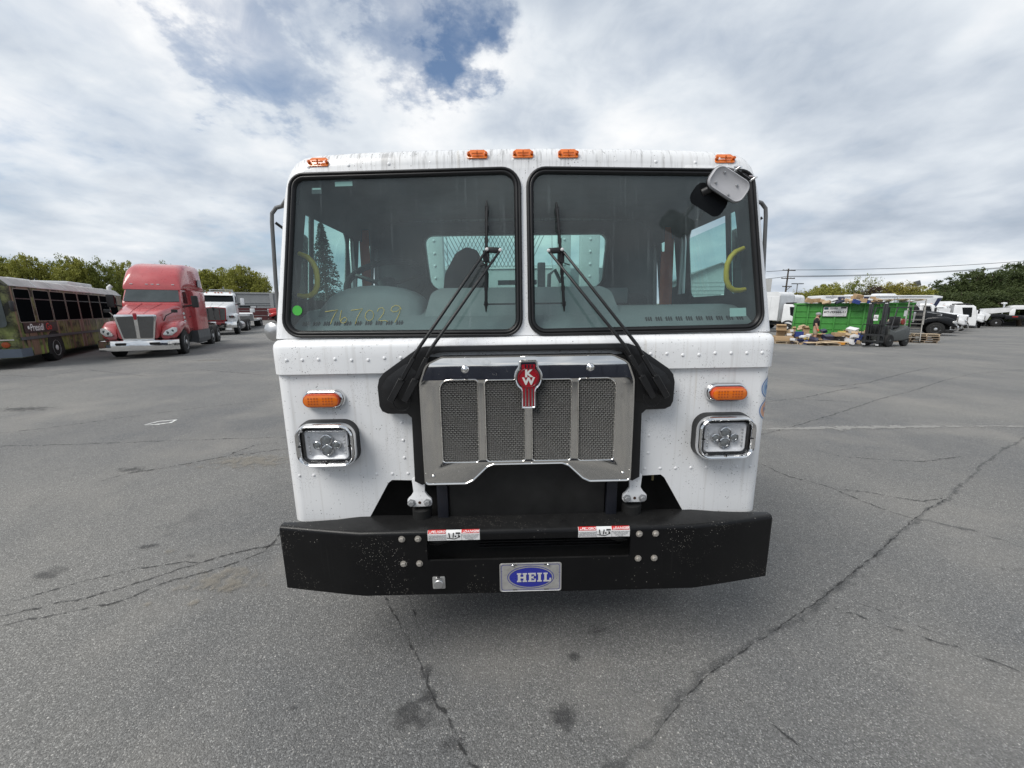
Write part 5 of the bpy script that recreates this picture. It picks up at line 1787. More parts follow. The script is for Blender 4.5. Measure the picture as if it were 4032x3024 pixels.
    if k.get('sleeper'):
        ys = k['sleeper']
        m = MB().loft([sec(ye - .01, 1.20, .90, 2.72, .10), sec(ye + .12, 1.25, .90, 2.74, .10), sec(ys, 1.25, .90, 2.74, .10)], True, True, True)
        sl = m.build('sleeper', paint, t, smooth=35)
        m = MB().loft([sec(yc + .36, cw - .05, wt - .01, wt + .06, .03), sec(yc + .46, cw + .02, wt - .02, wt + .32, .14, 0, cw - .08), sec(yc + .66, 1.12, 2.66, 3.34, .28, 0, .96), sec(yc + .98, 1.17, 2.64, 3.66, .36, 0, .98), sec(yc + 1.5, 1.21, 2.62, 3.86, .40, 0, 1.00), sec(yc + 2.2, 1.24, 2.62, 3.95, .36, 0, 1.05), sec(ys - .1, 1.25, 2.62, 3.97, .28, 0, 1.12), sec(ys, 1.24, 2.62, 3.94, .24, 0, 1.12)], True, True, True)
        rf = m.build('roof_fairing', paint, t, smooth=50)
        for s in (-1, 1):
            m = MB().tube([(s * .38, yc + .62, 3.06), (s * .42, yc + 1.0, 3.56), (s * .46, yc + 1.5, 3.81), (s * .5, ys - .4, 3.94)], .022, 6)
            m.build('roof_crease', paint, rf, smooth=60)
            MB().plate(rpoly([(ys - 1.0, 2.95), (ys - .35, 2.95), (ys - .35, 3.30), (ys - .85, 3.30)], .06, 3), [], lambda a, b_: (s * 1.243, a, b_), lambda a, b_: (s * 1.225, a, b_)).build('sleeper_window', DGLASS, sl)
            m = MB().loft([[(s * (1.21 + .05 * q), y, z) for q, y, z in ((0, ye + .2, 2.70), (1, ye + .35, 2.74), (1, ys + .02, 2.86), (0, ys + .02, 2.80))], [(s * (1.21 + .02 * q), y, z - .05) for q, y, z in ((0, ye + .2, 2.70), (1, ye + .35, 2.74), (1, ys + .02, 2.86), (0, ys + .02, 2.80))]], True, True, True)
            m.build('roof_gutter', paint, rf)
            for q in range(3):
                MB().lathe((s * 1.02, yc + .10 + .02 * q, 1.70 - q * .17), (s, -.5, 0), [(.06, 0), (.055, .02), (0, .025)], 12).build('vent_button', ALU, cab, smooth=40)
            m = MB().loft([[(s * x, y, z) for x, z in ((.75, .40), (1.20, .36), (1.24, .55), (1.22, .92), (.75, .92))] for y in (ye - .2, ys + .3)], True, True, True)
            fg = m.build('side_fairing', GREYP, t)
            for y in (ye + .3, ye + .9):
                MB().box((s * 1.15, y, .32), (.22, .45, .03)).build('step', ALU, fg)
    if k.get('stack'):
        for s in (-1, 1):
            m = MB().cyl((s * 1.14, ye + .10, 1.1), (s * 1.14, ye + .10, roof + .35), .075, 12)
            m.build('exhaust_stack', CHROME, t, smooth=50)
            m = MB().cyl((s * 1.02, yc + .34, 1.05), (s * 1.02, yc + .34, 1.85), .15, 14)
            m.build('air_cleaner', CHROME, t, smooth=50)
    if k.get('visor'):
        m = MB().loft([[(x, yc + .20 + .1 * (x / 1.0) ** 2, wt - .04) for x in (-.9, -.4, 0, .4, .9)], [(x, yc + .44 + .1 * (x / 1.0) ** 2, wt + .10) for x in (-.9, -.4, 0, .4, .9)]], closed=False)
        m.build('sun_visor', paint, cab)
    if k.get('rack'):
        m = MB().box((0, ye + .35, roof + .22), (1.5, .12, .06))
        m.box((-.70, ye + .35, roof + .10), (.05, .05, .24))
        m.box((.70, ye + .35, roof + .10), (.05, .05, .24))
        m.box((0, ye + .35, roof + .08), (1.6, .10, .05))
        m.build('light_bar', ALU, t)
    L = k.get('len', 7.6)
    for s in (-1, 1):
        MB().box((s * .42, (1.0 + L) / 2, .86), (.09, L - 1.0, .24)).build('frame_rail', BLACKM, t)
        if not k.get('sleeper'):
            m = MB().tube([(s * .98, ye - .9, .62), (s * .98, ye + .5, .62)], .30, 18)
            m.build('fuel_tank', ALU, t, smooth=50)
    MB().box((0, 1.4, .75), (1.1, 2.0, .5)).build('engine_bay', DARK, t)
    MB().box((0, ye - .5, .70), (1.9, 1.6, .35)).build('underbody', DARK, t)
    big_wheels(t, 1.25, k.get('rim', RIM))
    for y in k.get('axles', (6.1, 7.4)):
        big_wheels(t, y, k.get('rimr', k.get('rim', RIM)), dual=True)
    if k.get('body'):
        y0, y1, z1, bm = k['body']
        m = MB().loft([sec(y0, 1.22, 1.15, z1, .06), sec(y1, 1.22, 1.15, z1, .06)], True, True, True)
        m.build('truck_body', bm, t)
    return t


RED = conventional('semi_tractor', 'red semi tractor with tall sleeper roof and chrome bumper beside the wrapped bus', (-14.75, 15.25, ground_z(-14.6, 16) - .02), 27, REDP,
                   dict(g0=.76, g1=1.68, wb=2.12, wt=2.72, roof=2.92, sleeper=5.3, split=True, taper=True, hoodmirror=True, axles=(6.2, 7.6), len=8.2, rim=RIM, rimr=RIMW, mlz=.02, my=.40, mlm=WHITEB, fmat=REDP, sx=.95), 1.03)
T800 = conventional('semi_tractor', 'white semi tractor with red-framed grille and rooftop light bar behind the red tractor', (-20.9, 27.4, ground_z(-20.6, 28)), 27, WHITEP,
                    dict(g0=1.05, g1=1.92, wb=2.30, wt=2.88, roof=3.08, gw=.66, gmat=REDE, fz=1.52, boxlamp=True, b0=.52, b1=.98, rack=True, mirror=WHITEP, axles=(5.6, 6.9), len=7.4, mlm=AMBER, glass=DGLASS, badge=BLACKP, hood=1.95, visor=True, ye=3.3))
MB().box((.78, -.05, .44), (.32, .02, .16)).build('number_plate', STICK, T800)
tr_ = thing('lowboy_trailer', 'low white flatbed trailer behind the white semi tractor', 'trailer', (-23.7, 33.0, ground_z(-23, 36)), R(27))
m = MB().box((0, 6.5, .78), (2.4, 6.5, .18))
m.box((0, 2.4, 1.25), (2.0, 2.0, .20))
m.build('deck', WHITE2, tr_)
m = MB().loft([[(x, y, z) for y, z in ((3.2, .70), (3.5, .70), (3.5, .95), (2.9, 1.45), (2.6, 1.35))] for x in (-1.2, 1.2)], True, True, True)
m.build('gooseneck', WHITE2, tr_)
MB().box((1.15, 3.4, 1.65), (.35, .35, .35)).build('winch_box', WHITE2, tr_, bev=.03)
MB().box((.6, 5.0, .90), (1.1, 1.6, .06)).build('deck_board', WOODP, tr_)
for y in (8.2, 9.4):
    big_wheels(tr_, y, RIM, .42, True)
NOSE = conventional('semi_tractor', 'red truck nose with chrome grille just showing at the cab edge', (-31.0, 49.6, ground_z(-30, 50)), -58, REDS,
                    dict(g0=1.0, g1=1.85, wb=2.1, roof=2.9, boxlamp=True, stack=False, b0=.45, b1=.9, axles=(5.6, 6.9)), .9)

BLK = conventional('dump_truck', 'black long-nosed truck with chrome bumper behind the rolling ladder', (37.6, 32.9, ground_z(37, 33)), 50, BLKP,
                   dict(g0=.85, g1=1.62, wb=2.02, wt=2.56, roof=2.74, rim=RIM, hood=2.3, ye=3.6, axles=(6.4, 7.7), b0=.42, b1=.80, fz=1.48, mlm=AMBER, body=(4.2, 8.4, 1.7, BLKP), stack=True, visor=True), 1.06)
for s in (-1, 1):
    m = MB().plate(rpoly([(1.0, 1.60), (1.9, 1.78), (1.9, 1.92), (1.0, 1.74)], .04, 3), [rpoly([(1.03, 1.63), (1.87, 1.80), (1.87, 1.89), (1.03, 1.72)], .03, 3)], lambda a, b: (s * (.80 + .10 * (a - .9)), a, b - .05), lambda a, b: (s * (.72 + .10 * (a - .9)), a, b - .05))
    m.build('hood_vent', CHROME, BLK)
WA = conventional('day_cab_truck', 'white day cab truck parked right behind the black truck', (43.4, 37.2, ground_z(44, 37)), 52, WHITEP,
                  dict(g0=.9, g1=1.7, wb=2.05, wt=2.62, roof=2.82, boxlamp=True, b0=.42, b1=.84, axles=(6.1, 7.4), mlm=AMBER, visor=True, body=(4.2, 8.4, 1.6, WHITE2)), group='white trucks in the far row')
WC = conventional('day_cab_truck', 'white truck nose with upright chrome grille and a red triangle', (54.6, 46.2, ground_z(54, 46)), 52, WHITEP,
                  dict(g0=.9, g1=1.75, wb=2.05, wt=2.6, roof=2.8, boxlamp=True, b0=.42, b1=.84, mlm=AMBER, axles=(6.1, 7.4)), group='white trucks in the far row')
MB().plate([(-.25, 1.05), (.25, 1.05), (0, 1.5)], [], lambda a, b: (-1.262, 1.0 + a, b), lambda a, b: (-1.250, 1.0 + a, b)).build('warning_triangle', REDI, WC)
WD = conventional('day_cab_truck', 'white truck with long sloping hood, last in the far row', (61.0, 50.4, ground_z(61, 50)), 52, WHITEP,
                  dict(g0=.9, g1=1.72, wb=2.15, wt=2.7, roof=2.9, b0=.40, b1=.82, mlm=AMBER, axles=(6.1, 7.4), split=True), group='white trucks in the far row')


def cabover(name, label, loc, rz, box=True, low=0.0, group=None, bodym=WHITEP):
    t = thing(name, label, 'truck', loc, R(rz), group)
    m = MB().loft([sec(0, 1.06, .55, 1.55, .08), sec(.03, 1.12, .55, 1.60, .10), sec(.22, 1.14, .55, 2.55, .14, 0, 1.02), sec(.40, 1.14, .55, 2.72, .16, 0, 1.0), sec(1.75, 1.14, .95, 2.78, .14, 0, 1.02)], True, True, True)
    cab = m.build('cab', WHITEP, t, smooth=35)
    MB().add([(-1.0, .005, 1.62), (1.0, .005, 1.62), (.92, .185, 2.48), (-.92, .185, 2.48), (-1.0, .03, 1.62), (1.0, .03, 1.62), (.92, .21, 2.48), (-.92, .21, 2.48)], [(0, 1, 2, 3), (4, 7, 6, 5), (0, 4, 5, 1), (3, 2, 6, 7), (0, 3, 7, 4), (1, 5, 6, 2)]).build('windshield', DGLASS, cab)
    for s in (-1, 1):
        sx = lambda z: s * (1.146 - .13 * max(0, z - .6) / 2.1)
        MB().plate(rpoly([(.40, 1.50), (.55, 1.48), (1.22, 1.78), (1.22, 2.48), (.46, 2.48)], .05, 3), [], lambda a, b: (sx(b), a, b), lambda a, b: (sx(b) - s * .015, a, b)).build('side_window', DGLASS, cab)
        MB().plate(rpoly([(1.10, 1.36), (1.32, 1.36), (1.32, 1.55), (1.10, 1.55)], .03, 2), [], lambda a, b: (sx(b), a, b), lambda a, b: (sx(b) - s * .01, a, b)).build('door_handle', BLACKP, cab)
        MB().plate([(s * 1.42 + x, z) for x, z in rrect(0, 2.05, .20, .44, .04, 3)], [], lambda a, b: (a, .0, b), lambda a, b: (a, .10, b)).build('mirror', BLACKP, t, bev=.02)
        MB().plate([(s * .82 + x, z) for x, z in rrect(0, .85, .36, .18, .03, 3)], [], lambda a, b: (a, -.02, b), lambda a, b: (a, .04, b)).build('headlight', HEADL, t)
        arch = [(1.12 + .66 * math.cos(a), .55 + .66 * math.sin(a)) for a in [math.pi * q / 10 for q in range(11)]] + [(1.12 + .54 * math.cos(a), .55 + .54 * math.sin(a)) for a in [math.pi * (1 - q / 10) for q in range(11)]]
        MB().plate(arch, [], lambda a, b: (s * 1.18, a, b), lambda a, b: (s * .80, a, b)).build('wheel_arch', BLACKP, t)
        MB().box((s * .42, 4.0, .80), (.09, 6.4, .22)).build('frame_rail', BLACKM, t)
    m = MB().loft([sec(.45, .98, 2.78, 2.80, .004), sec(.9, 1.0, 2.78, 2.92, .03), sec(1.6, 1.0, 2.78, 2.90, .03)], True, True, True)
    m.build('roof_visor', BLACKP, cab)
    MB().box((0, -.02, .58), (2.2, .16, .30)).build('bumper', GREYP, t, bev=.04)
    big_wheels(t, 1.12, RIMW, .48, xs=.98)
    big_wheels(t, 5.4, RIMW, .48, True)
    if box:
        m = MB().loft([sec(2.05, 1.24, 1.15, 3.55, .05), sec(8.4, 1.24, 1.15, 3.55, .05)], True, True, True)
        bx_ = m.build('cargo_box', WHITEP, t)
        rows = []
        for q in range(9):
            a = math.pi / 2 * q / 8
            rows.append([(x, 2.45 - .40 * math.cos(a), 3.55 + .42 * math.sin(a)) for x in (-1.22, -1.0, 0, 1.0, 1.22)])
        rows.append([(x, 8.4, 3.97) for x in (-1.22, -1.0, 0, 1.0, 1.22)])
        m = MB().loft(rows, closed=False)
        for s in (-1, 1):
            side = [(s * 1.22, r[0][1], r[0][2]) for r in rows] + [(s * 1.22, 8.4, 3.55)]
            m.add(side, [tuple(range(len(side)))])
        m.build('rounded_roof', bodym, bx_, smooth=40)
        for s in (-1, 1):
            MB().tube([(s * 1.235, 2.06, 1.2), (s * 1.235, 2.06, 3.58)], .04, 6).build('corner_post', ALU, bx_)
            for y in [2.9 + .9 * q for q in range(6)]:
                MB().box((s * 1.243, y, 2.35), (.012, .05, 2.3)).build('box_seam', WHITE2, bx_)
    return t


cabover('box_truck', 'white cabover box truck with rounded box front, left of the green dumpster', (28.5, 37.6, ground_z(28, 38)), 27)
cabover('box_truck', 'white box truck roof showing between the first box truck and the shrubs', (34.0, 43.6, ground_z(34, 44)), 27)
CB = cabover('cabover_truck', 'white low cabover truck with black front between the white day cab and the far noses', (49.0, 41.4, ground_z(49, 41)), 52, False)
m = MB().box((0, 5.0, 1.75), (2.4, 6.0, 1.3))
m.build('truck_body', WHITE2, CB, bev=.05)

# front-loader body standing behind the row of white cabs
FL = thing('refuse_truck', 'white refuse truck body with sloped hopper behind the far row of cabs', 'truck', (60.3, 52.5, ground_z(56, 52)), R(-38))
FL.scale = (.60, .8, .8)
pr = [(-7.2, 1.2), (3.6, 1.2), (4.0, 2.2), (1.0, 3.2), (-.6, 4.2), (-2.2, 4.35), (-7.2, 4.3)]
m = MB().plate([(x, z) for x, z in pr], [], lambda a, b: (a, -1.2, b), lambda a, b: (a, 1.2, b))
fb = m.build('refuse_body', WHITEP, FL, bev=.04)
for x in (-6.2, -5.2, -4.2, -3.2):
    MB().box((x, -1.22, 2.9), (.12, .06, 2.4)).build('body_rib', WHITE2, fb)
m = MB().plate(rpoly([(2.6, 2.2), (6.4, 2.6), (6.9, 3.3), (2.9, 3.1)], .05, 2), [], lambda a, b: (a, -1.15, b), lambda a, b: (a, 1.15, b))
m.build('hopper', WHITE2, FL)
for x in (-5.5, -4.2, 3.0):
    wheel(FL, x, 0, .52, .3, RIM, dish=1, n=18)

# long white travel trailer behind the dumpster
TT = thing('travel_trailer', 'long white travel trailer with slanted nose behind the green dumpster', 'trailer', (41.2, 45.0, ground_z(41, 45)), R(-4))
m = MB().plate(rpoly([(-6.3, .9), (5.2, .9), (5.6, 2.2), (6.3, 3.72), (5.4, 3.86), (-6.3, 3.86)], [.1, .1, .1, .08, .1, .1], 3), [], lambda a, b: (a, -1.25, b), lambda a, b: (a, 1.25, b))
tb = m.build('trailer_body', WHITEP, TT, bev=.03)
MB().box((-.4, -1.30, 3.76), (11.2, .10, .10)).build('awning', WHITEB, tb, bev=.03)
m = MB().loft([[(x, y, z) for x, z in ((0, 3.86), (.10, 4.08), (2.0, 4.08), (2.3, 3.86))] for y in (-.4, .4)], True, True, True)
m.build('roof_vent', WHITEP, tb, bev=.05)
MB().box((-2.5, 0, 3.92), (.9, .6, .12)).build('roof_vent', WHITEP, tb, bev=.03)
m = MB().plate([(5.25, 2.3), (5.62, 2.3), (6.2, 3.55), (5.75, 3.55)], [], lambda a, b: (a, -1.262, b), lambda a, b: (a, -1.24, b))
m.build('nose_panel', NAVY, tb)
for x, w_ in ((-4.6, 1.0), (-1.6, 1.2), (2.8, 1.0)):
    MB().box((x, -1.255, 2.5), (w_, .02, .6)).build('trailer_window', DGLASS, tb, bev=.005)
for x in (-1.2, -.2):
    wheel(TT, -1.1, 0, .36, .22, RIMW, dish=-1, n=16).location = (x + .0, 0, 0)

# black lowboy with a white crane cab on it, far right
BT_ = thing('heavy_transporter', 'black heavy transporter with red-and-white side tape and white hood at the right edge', 'truck', (72.6, 55.0, ground_z(75, 55)), R(-38))
m = MB().box((3.2, 0, 1.35), (11.0, 2.4, .55))
m.box((4.0, 0, 2.0), (9.0, 2.2, .9))
hb_ = m.build('black_body', BLKP, BT_, bev=.03)
for i in range(9):
    MB().box((-1.4 + i * 1.05, -1.215, 1.42), (.52, .02, .07)).build('reflective_tape', WHITEB if i % 2 else REDI, hb_)
m = MB().plate(rpoly([(-1.9, 2.45), (2.4, 2.45), (2.7, 2.65), (2.4, 2.98), (-1.6, 3.02), (-2.0, 2.8)], .12, 3), [], lambda a, b: (a, -1.0, b), lambda a, b: (a, 1.0, b))
m.build('white_hood', WHITEP, BT_, bev=.05)
MB().box((-1.7, -1.0, 1.9), (.5, .2, 1.1)).build('white_post', WHITEP, BT_, bev=.04)
MB().cyl((-2.5, -.5, 1.6), (-2.5, -.5, 3.3), .14, 12).build('exhaust_stack', CHROME, BT_, smooth=50)
MB().lathe((-2.5, -.5, 3.2), (0, 0, 1), [(.28, 0), (.32, .1), (.28, .2), (0, .26)], 14).build('stack_cap', WHITEP, BT_, smooth=50)
for x in (-3.0, 1.2, 2.7, 6.5):
    t_ = MB().lathe((x, -1.22, .56), (0, 1, 0), [(.30, 0), (.46, -.01), (.55, .04), (.56, .10), (.56, .45), (.30, .5)], 22).build('wheel', TYRE, BT_, smooth=35)
    MB().lathe((x, -1.215, .56), (0, -1, 0), [(.31, 0), (.29, .0), (.27, -.06), (.12, -.08), (.10, .01), (0, .012)], 20).build('rim', RIM, t_, smooth=40)
MB().plate([(-3.0 + .72 * math.cos(a), .56 + .72 * math.sin(a)) for a in [math.pi * q / 10 for q in range(11)]] + [(-3.0 + .62 * math.cos(a), .56 + .62 * math.sin(a)) for a in [math.pi * (1 - q / 10) for q in range(11)]], [], lambda a, b: (a, -1.25, b), lambda a, b: (a, -.7, b)).build('fender', BLKP, BT_)
MB().box((-3.0, 0, 1.55), (1.9, 2.2, .5)).build('engine_deck', BLKP, BT_, bev=.06)

# ---------------------------------------------------------------- wrapped bus
BUS = thing('transit_bus', 'transit bus wrapped in a redwood forest print at the left edge', 'bus', (-17.33, 12.05, ground_z(-17.5, 14)), R(30.8))
BL = 10.8
prof = rpoly([(-1.29, .34), (1.29, .34), (1.27, 2.70), (1.05, 2.98), (-1.05, 2.98), (-1.27, 2.70)], [.06, .06, .12, .18, .18, .12], 5)
m = MB().loft([[(x * .97, 0.0, .36 + (z - .34) * .985) for x, z in prof], [(x, .10, z) for x, z in prof], [(x, BL - .1, z) for x, z in prof], [(x * .97, BL, z) for x, z in prof]], True, True, True)
body = m.build('bus_body', WRAP, BUS, smooth=35)
ROOFM = mat('dusty_bus_roof', (.50, .48, .465), .6, 0, .4, 1.2)
m = MB().loft([[(x * 1.003, y, z + .004) for x, z in prof if z > 2.66] for y in (.12, BL * .3, BL * .6, BL - .12)], closed=False)
m.build('roof', ROOFM, body, smooth=40)
for y in (1.9, 3.1, 4.3, 5.5, 6.7, 7.9, 9.1):
    m = MB().tube([(x * 1.004, y, z + .006) for x, z in prof if z > 2.68], .015, 5)
    m.build('roof_seam', WHITE2, body)
MB().box((0, 3.2, 3.03), (.9, 1.4, .10)).build('roof_hatch', WHITE2, BUS, bev=.03)
MB().box((0, 7.5, 3.08), (1.5, 2.6, .20)).build('roof_unit', WHITE2, BUS, bev=.05)
m = MB().tube([(.9, BL - .3, 2.95), (.9, BL - .3, 3.12), (1.0, BL - .25, 3.22)], .10, 10)
m.build('roof_vent_pipe', WHITE2, BUS, smooth=50)
MB().box((1.285, BL / 2, 2.70), (.03, BL - .3, .035)).build('drip_rail', WHITE2, BUS)
MB().box((1.305, BL / 2, .96), (.03, BL - .2, .10)).build('rub_rail', GREYP, BUS)
wins = [(.32, 1.28)] + [(1.52 + 1.20 * i, 1.52 + 1.20 * i + 1.10) for i in range(7)]
for sgn in (1, -1):
    for i, (a0, a1) in enumerate(wins):
        z0 = 1.52 if i else 1.50
        sx = lambda z: sgn * (1.29 - .02 * (z - .34) / 2.36 + .006)
        o = MB().plate(rpoly([(a0, z0), (a1, z0), (a1, 2.60), (a0, 2.60)], .07, 4), [], lambda a, b: (sx(b), a, b), lambda a, b: (sx(b) - sgn * .02, a, b)).build('bus_window', mat('bus_window_glass', (.006, .007, .008), .5, 0, .3, .5, spec=0.0), BUS)
        fr_ = rpoly([(a0 - .02, z0 - .02), (a1 + .02, z0 - .02), (a1 + .02, 2.62), (a0 - .02, 2.62)], .08, 4)
        MB().plate(fr_, [inset(fr_, .028)], lambda a, b: (sx(b) + sgn * .004, a, b), lambda a, b: (sx(b) - sgn * .02, a, b)).build('window_frame', mat('window_rubber_grey', (.20, .17, .15), .6), o)
        MB().box((sx(2.28) + sgn * .004, (a0 + a1) / 2, 2.28), (.012, a1 - a0 - .02, .035)).build('window_bar', BLACKP, o)
    wy = (2.35, 8.0)
    for y in wy:
        arch = [(y + .62 * math.cos(a), .52 + .62 * math.sin(a)) for a in [math.pi * q / 12 for q in range(13)]] + [(y - .62, .30), (y + .62, .30)]
        MB().plate(arch, [], lambda a, b: (sgn * 1.296, a, b), lambda a, b: (sgn * .85, a, b)).build('wheel_arch', DARK, BUS)
        wheel(BUS, sgn * 1.15, y, .50, .30, RIMW, dish=sgn)
    MB().lathe((sgn * .98, -.01, .78), (0, -1, 0), [(.10, 0), (.09, .02), (0, .03)], 14).build('turn_signal', AMBERD, BUS, smooth=50)
    MB().plate([(sgn * .66 + x, z) for x, z in rrect(0, .80, .34, .20, .05, 4)], [], lambda a, b: (a, -.02, b), lambda a, b: (a, .03, b)).build('headlight', HEADL, BUS, bev=.01)
MB().plate(rpoly([(-1.12, 1.34), (1.12, 1.34), (1.10, 2.48), (-1.10, 2.48)], .14, 5), [], lambda a, b: (a, -.012, b), lambda a, b: (a, .05, b)).build('windshield', GGLASS, BUS)
m = MB().loft([[(x, -.10 + .08 * abs(x / 1.28) ** 3, z) for x in (-1.29, -1.1, -.6, 0, .6, 1.1, 1.29)] for z in (.36, .40, .60, .64)], closed=False)
m.loft([[(x, -.10 + .08 * abs(x / 1.28) ** 3, .64) for x in (-1.29, -1.1, -.6, 0, .6, 1.1, 1.29)], [(x, .10, .64) for x in (-1.29, -1.1, -.6, 0, .6, 1.1, 1.29)]], closed=False)
m.loft([[(1.29, -.02, .36), (1.31, .6, .36)], [(1.29, -.02, .64), (1.31, .6, .64)]], closed=False)
m.build('bumper', mat('blue_grey_bumper', (.10, .125, .16), .5), BUS, smooth=40)
MB().box((0, -.03, .94), (2.4, .03, .04)).build('chrome_trim', CHROME, BUS)
sgnp = MB().box((1.302, 1.55, 1.30), (.02, 2.3, .34)).build('side_sign', mat('dark_brown_sign', (.022, .018, .018), .45), BUS)
for body_, mt, off in (('Presidi', STICK, -.27), ('Go', REDI, .55)):
    tm = text_mb(body_, .34, .004, .12, 1.0)
    tm.v = [(1.3135, 1.48 + off + x, 1.30 + z) for x, y, z in tm.v]
    tm.build('sign_lettering', mt, sgnp, fix=False)
MB().lathe((1.3135, .66, 1.31), (1, 0, 0), [(.06, 0), (.06, .002), (0, .002)], 12).build('sign_logo', STICK, sgnp)
MB().box((1.36, -.12, 2.02), (.10, .12, .34)).build('mirror', BLACKP, BUS, bev=.03)
# ---------------------------------------------------------------- green dumpster with its load
DR = thing('dumpster', 'long green roll-off dumpster with a white company sign on its side', 'dumpster', (23.5, 32.6, -.18), R(-34.6))
DL, DW, DH = 7.05, 2.35, 2.62
m = MB().box((DL / 2, .03, DH / 2 + .08), (DL, .06, DH - .16))
m.build('side_wall', GREEN, DR)
MB().box((DL / 2, DW - .03, DH / 2 + .08), (DL, .06, DH - .16)).build('side_wall', GREEN, DR)
MB().box((.03, DW / 2, DH / 2 + .08), (.06, DW - .12, DH - .16)).build('end_wall', GREEN, DR)
MB().box((DL - .03, DW / 2, DH / 2 + .08), (.06, DW - .12, DH - .16)).build('end_wall', GREEN, DR)
MB().box((DL / 2, DW / 2, .22), (DL - .2, DW - .2, .12)).build('floor_plate', GREEN, DR)
for y in (-.03, DW + .03):
    MB().box((DL / 2, y, DH), (DL + .16, .13, .13)).build('top_rail', GREEN, DR, bev=.02)
    MB().box((DL / 2, y, .18), (DL + .10, .12, .20)).build('bottom_rail', GREEN, DR, bev=.02)
for x in (0, DL):
    MB().box((x, DW / 2, DH + .004), (.12, DW, .12)).build('end_rail', GREEN, DR, bev=.02)
for y in (-.045, DW + .045):
    for i in range(9):
        MB().box((.06 + (DL - .12) * i / 8, y, DH / 2 + .06), (.11, .09, DH - .24)).build('upright', GREEN, DR, bev=.012)
    for j in range(4):
        for i in range(8):
            MB().box((.06 + (DL - .12) * (i + .5) / 8, y * .62 + (.01 if y < 0 else 0), .62 + j * .47), ((DL - .12) / 8 - .12, .05, .045), (R(35) if y < 0 else R(-35), 0, 0)).build('wall_ridge', GREEN, DR)
for s in (0, 1):
    m = MB().tube([(DL * .1 + s * DL * .8, .3, .12), (DL * .1 + s * DL * .8, DW - .3, .12)], .10, 10)
    m.build('roller', BLACKM, DR)
sg = MB().box((2.62, -.115, 2.02), (1.46, .03, .74)).build('company_sign', STICK, DR, bev=.006)
MB().plate(rrect(2.62, 2.02, 1.50, .78, .03, 3), [rrect(2.62, 2.02, 1.45, .73, .02, 3)], lambda a, b: (a, -.133, b), lambda a, b: (a, -.105, b)).build('sign_frame', BLACKP, sg)


def sign_text(body_, size, x, z, mt, bold=0.0, sx=1.0, shear=0.0):
    tm = text_mb(body_, size, bold, shear, sx)
    tm.xf(Matrix.Translation((x, -.1325, z)))
    return tm.build('sign_lettering', mt, sg, fix=False)


sign_text('877-FERMA-11', .215, 2.62, 1.97, INK, .008, 1.02)
sign_text('FERMA', .135, 2.53, 2.285, INK, .004, 1.15)
sign_text('GREENBOX INC.', .055, 2.53, 2.185, INKG, .001, 1.1)
sign_text('ROLL OFF BOX AND DUMPSTER SERVICE', .050, 2.60, 1.835, INKG, .001, .95)
sign_text('www.fermagreenbox.com', .050, 2.50, 1.735, INKG, .001, 1.0)
MB().box((2.06, -.132, 2.26), (.26, .004, .18)).build('sign_logo', mat('sign_teal', (.035, .10, .12), .5), sg)
MB().box((3.12, -.132, 2.315), (.34, .004, .10)).build('sign_tag', INK, sg)
MB().plate([(3.18 + .045 * math.cos(a), 1.735 + .045 * math.sin(a)) for a in [2 * math.pi * q / 16 for q in range(16)]], [[(3.18 + .03 * math.cos(a), 1.735 + .03 * math.sin(a)) for a in [2 * math.pi * q / 16 for q in range(16)]]], lambda a, b: (a, -.132, b)).build('sign_logo', INKG, sg, fix=False)
MB().box((.55, .3, DH + .12), (.9, .5, .05), (0, R(-4), 0)).build('loose_cover', WHITE2, DR)

ORANGE = mat('orange_plastic', (.65, .28, .03), .5)
YELB = mat('yellow_carton', (.62, .47, .13), .6)
GREYB = mat('grey_foam', (.30, .31, .33), .8)
BM = {'CARD': CARD, 'CARD2': CARD2, 'BLUEB': BLUEB, 'WHITEB': WHITEB, 'NAVY': NAVY, 'DARK': BLACKP, 'YEL': YELB, 'ORANGE': ORANGE, 'GREY': GREYB}
BOXMESH = {}


def carton_mesh(mt, var):
    """unit carton: slightly bulged; variant 1 has open flaps, variant 2 a tape strip and lid lip"""
    key = (mt.name, var)
    if key in BOXMESH:
        return BOXMESH[key]
    m = MB()
    if var == 1:
        m.box((0, 0, -.5 + .01), (1, 1, .02))
        for a, d in (((-.49, 0, 0), (.02, 1, 1)), ((.49, 0, 0), (.02, 1, 1)), ((0, -.49, 0), (.96, .02, 1)), ((0, .49, 0), (.96, .02, 1))):
            m.box(a, d)
        m.bar((0, -.5, .5), (0, -.86, .62), .96, .02)
        m.bar((-.5, 0, .5), (-.78, 0, .72), .9, .02)
        m.bar((0, .5, .5), (0, .72, .80), .96, .02)
    else:
        m.loft([[(x * q, y * q, z) for x, y in ((-.5, -.5), (0, -.515), (.5, -.5), (.515, 0), (.5, .5), (0, .515), (-.5, .5), (-.515, 0))] for z, q in ((-.5, 1), (-.1, 1.012), (.35, 1.0), (.5, .985))], True, True, True)
        if var == 2:
            m.box((0, 0, .40), (1.05, 1.05, .18))
        else:
            m.box((0, 0, .5), (.12, .98, .012))
    BOXMESH[key] = m.mesh('carton', mt)
    return BOXMESH[key]


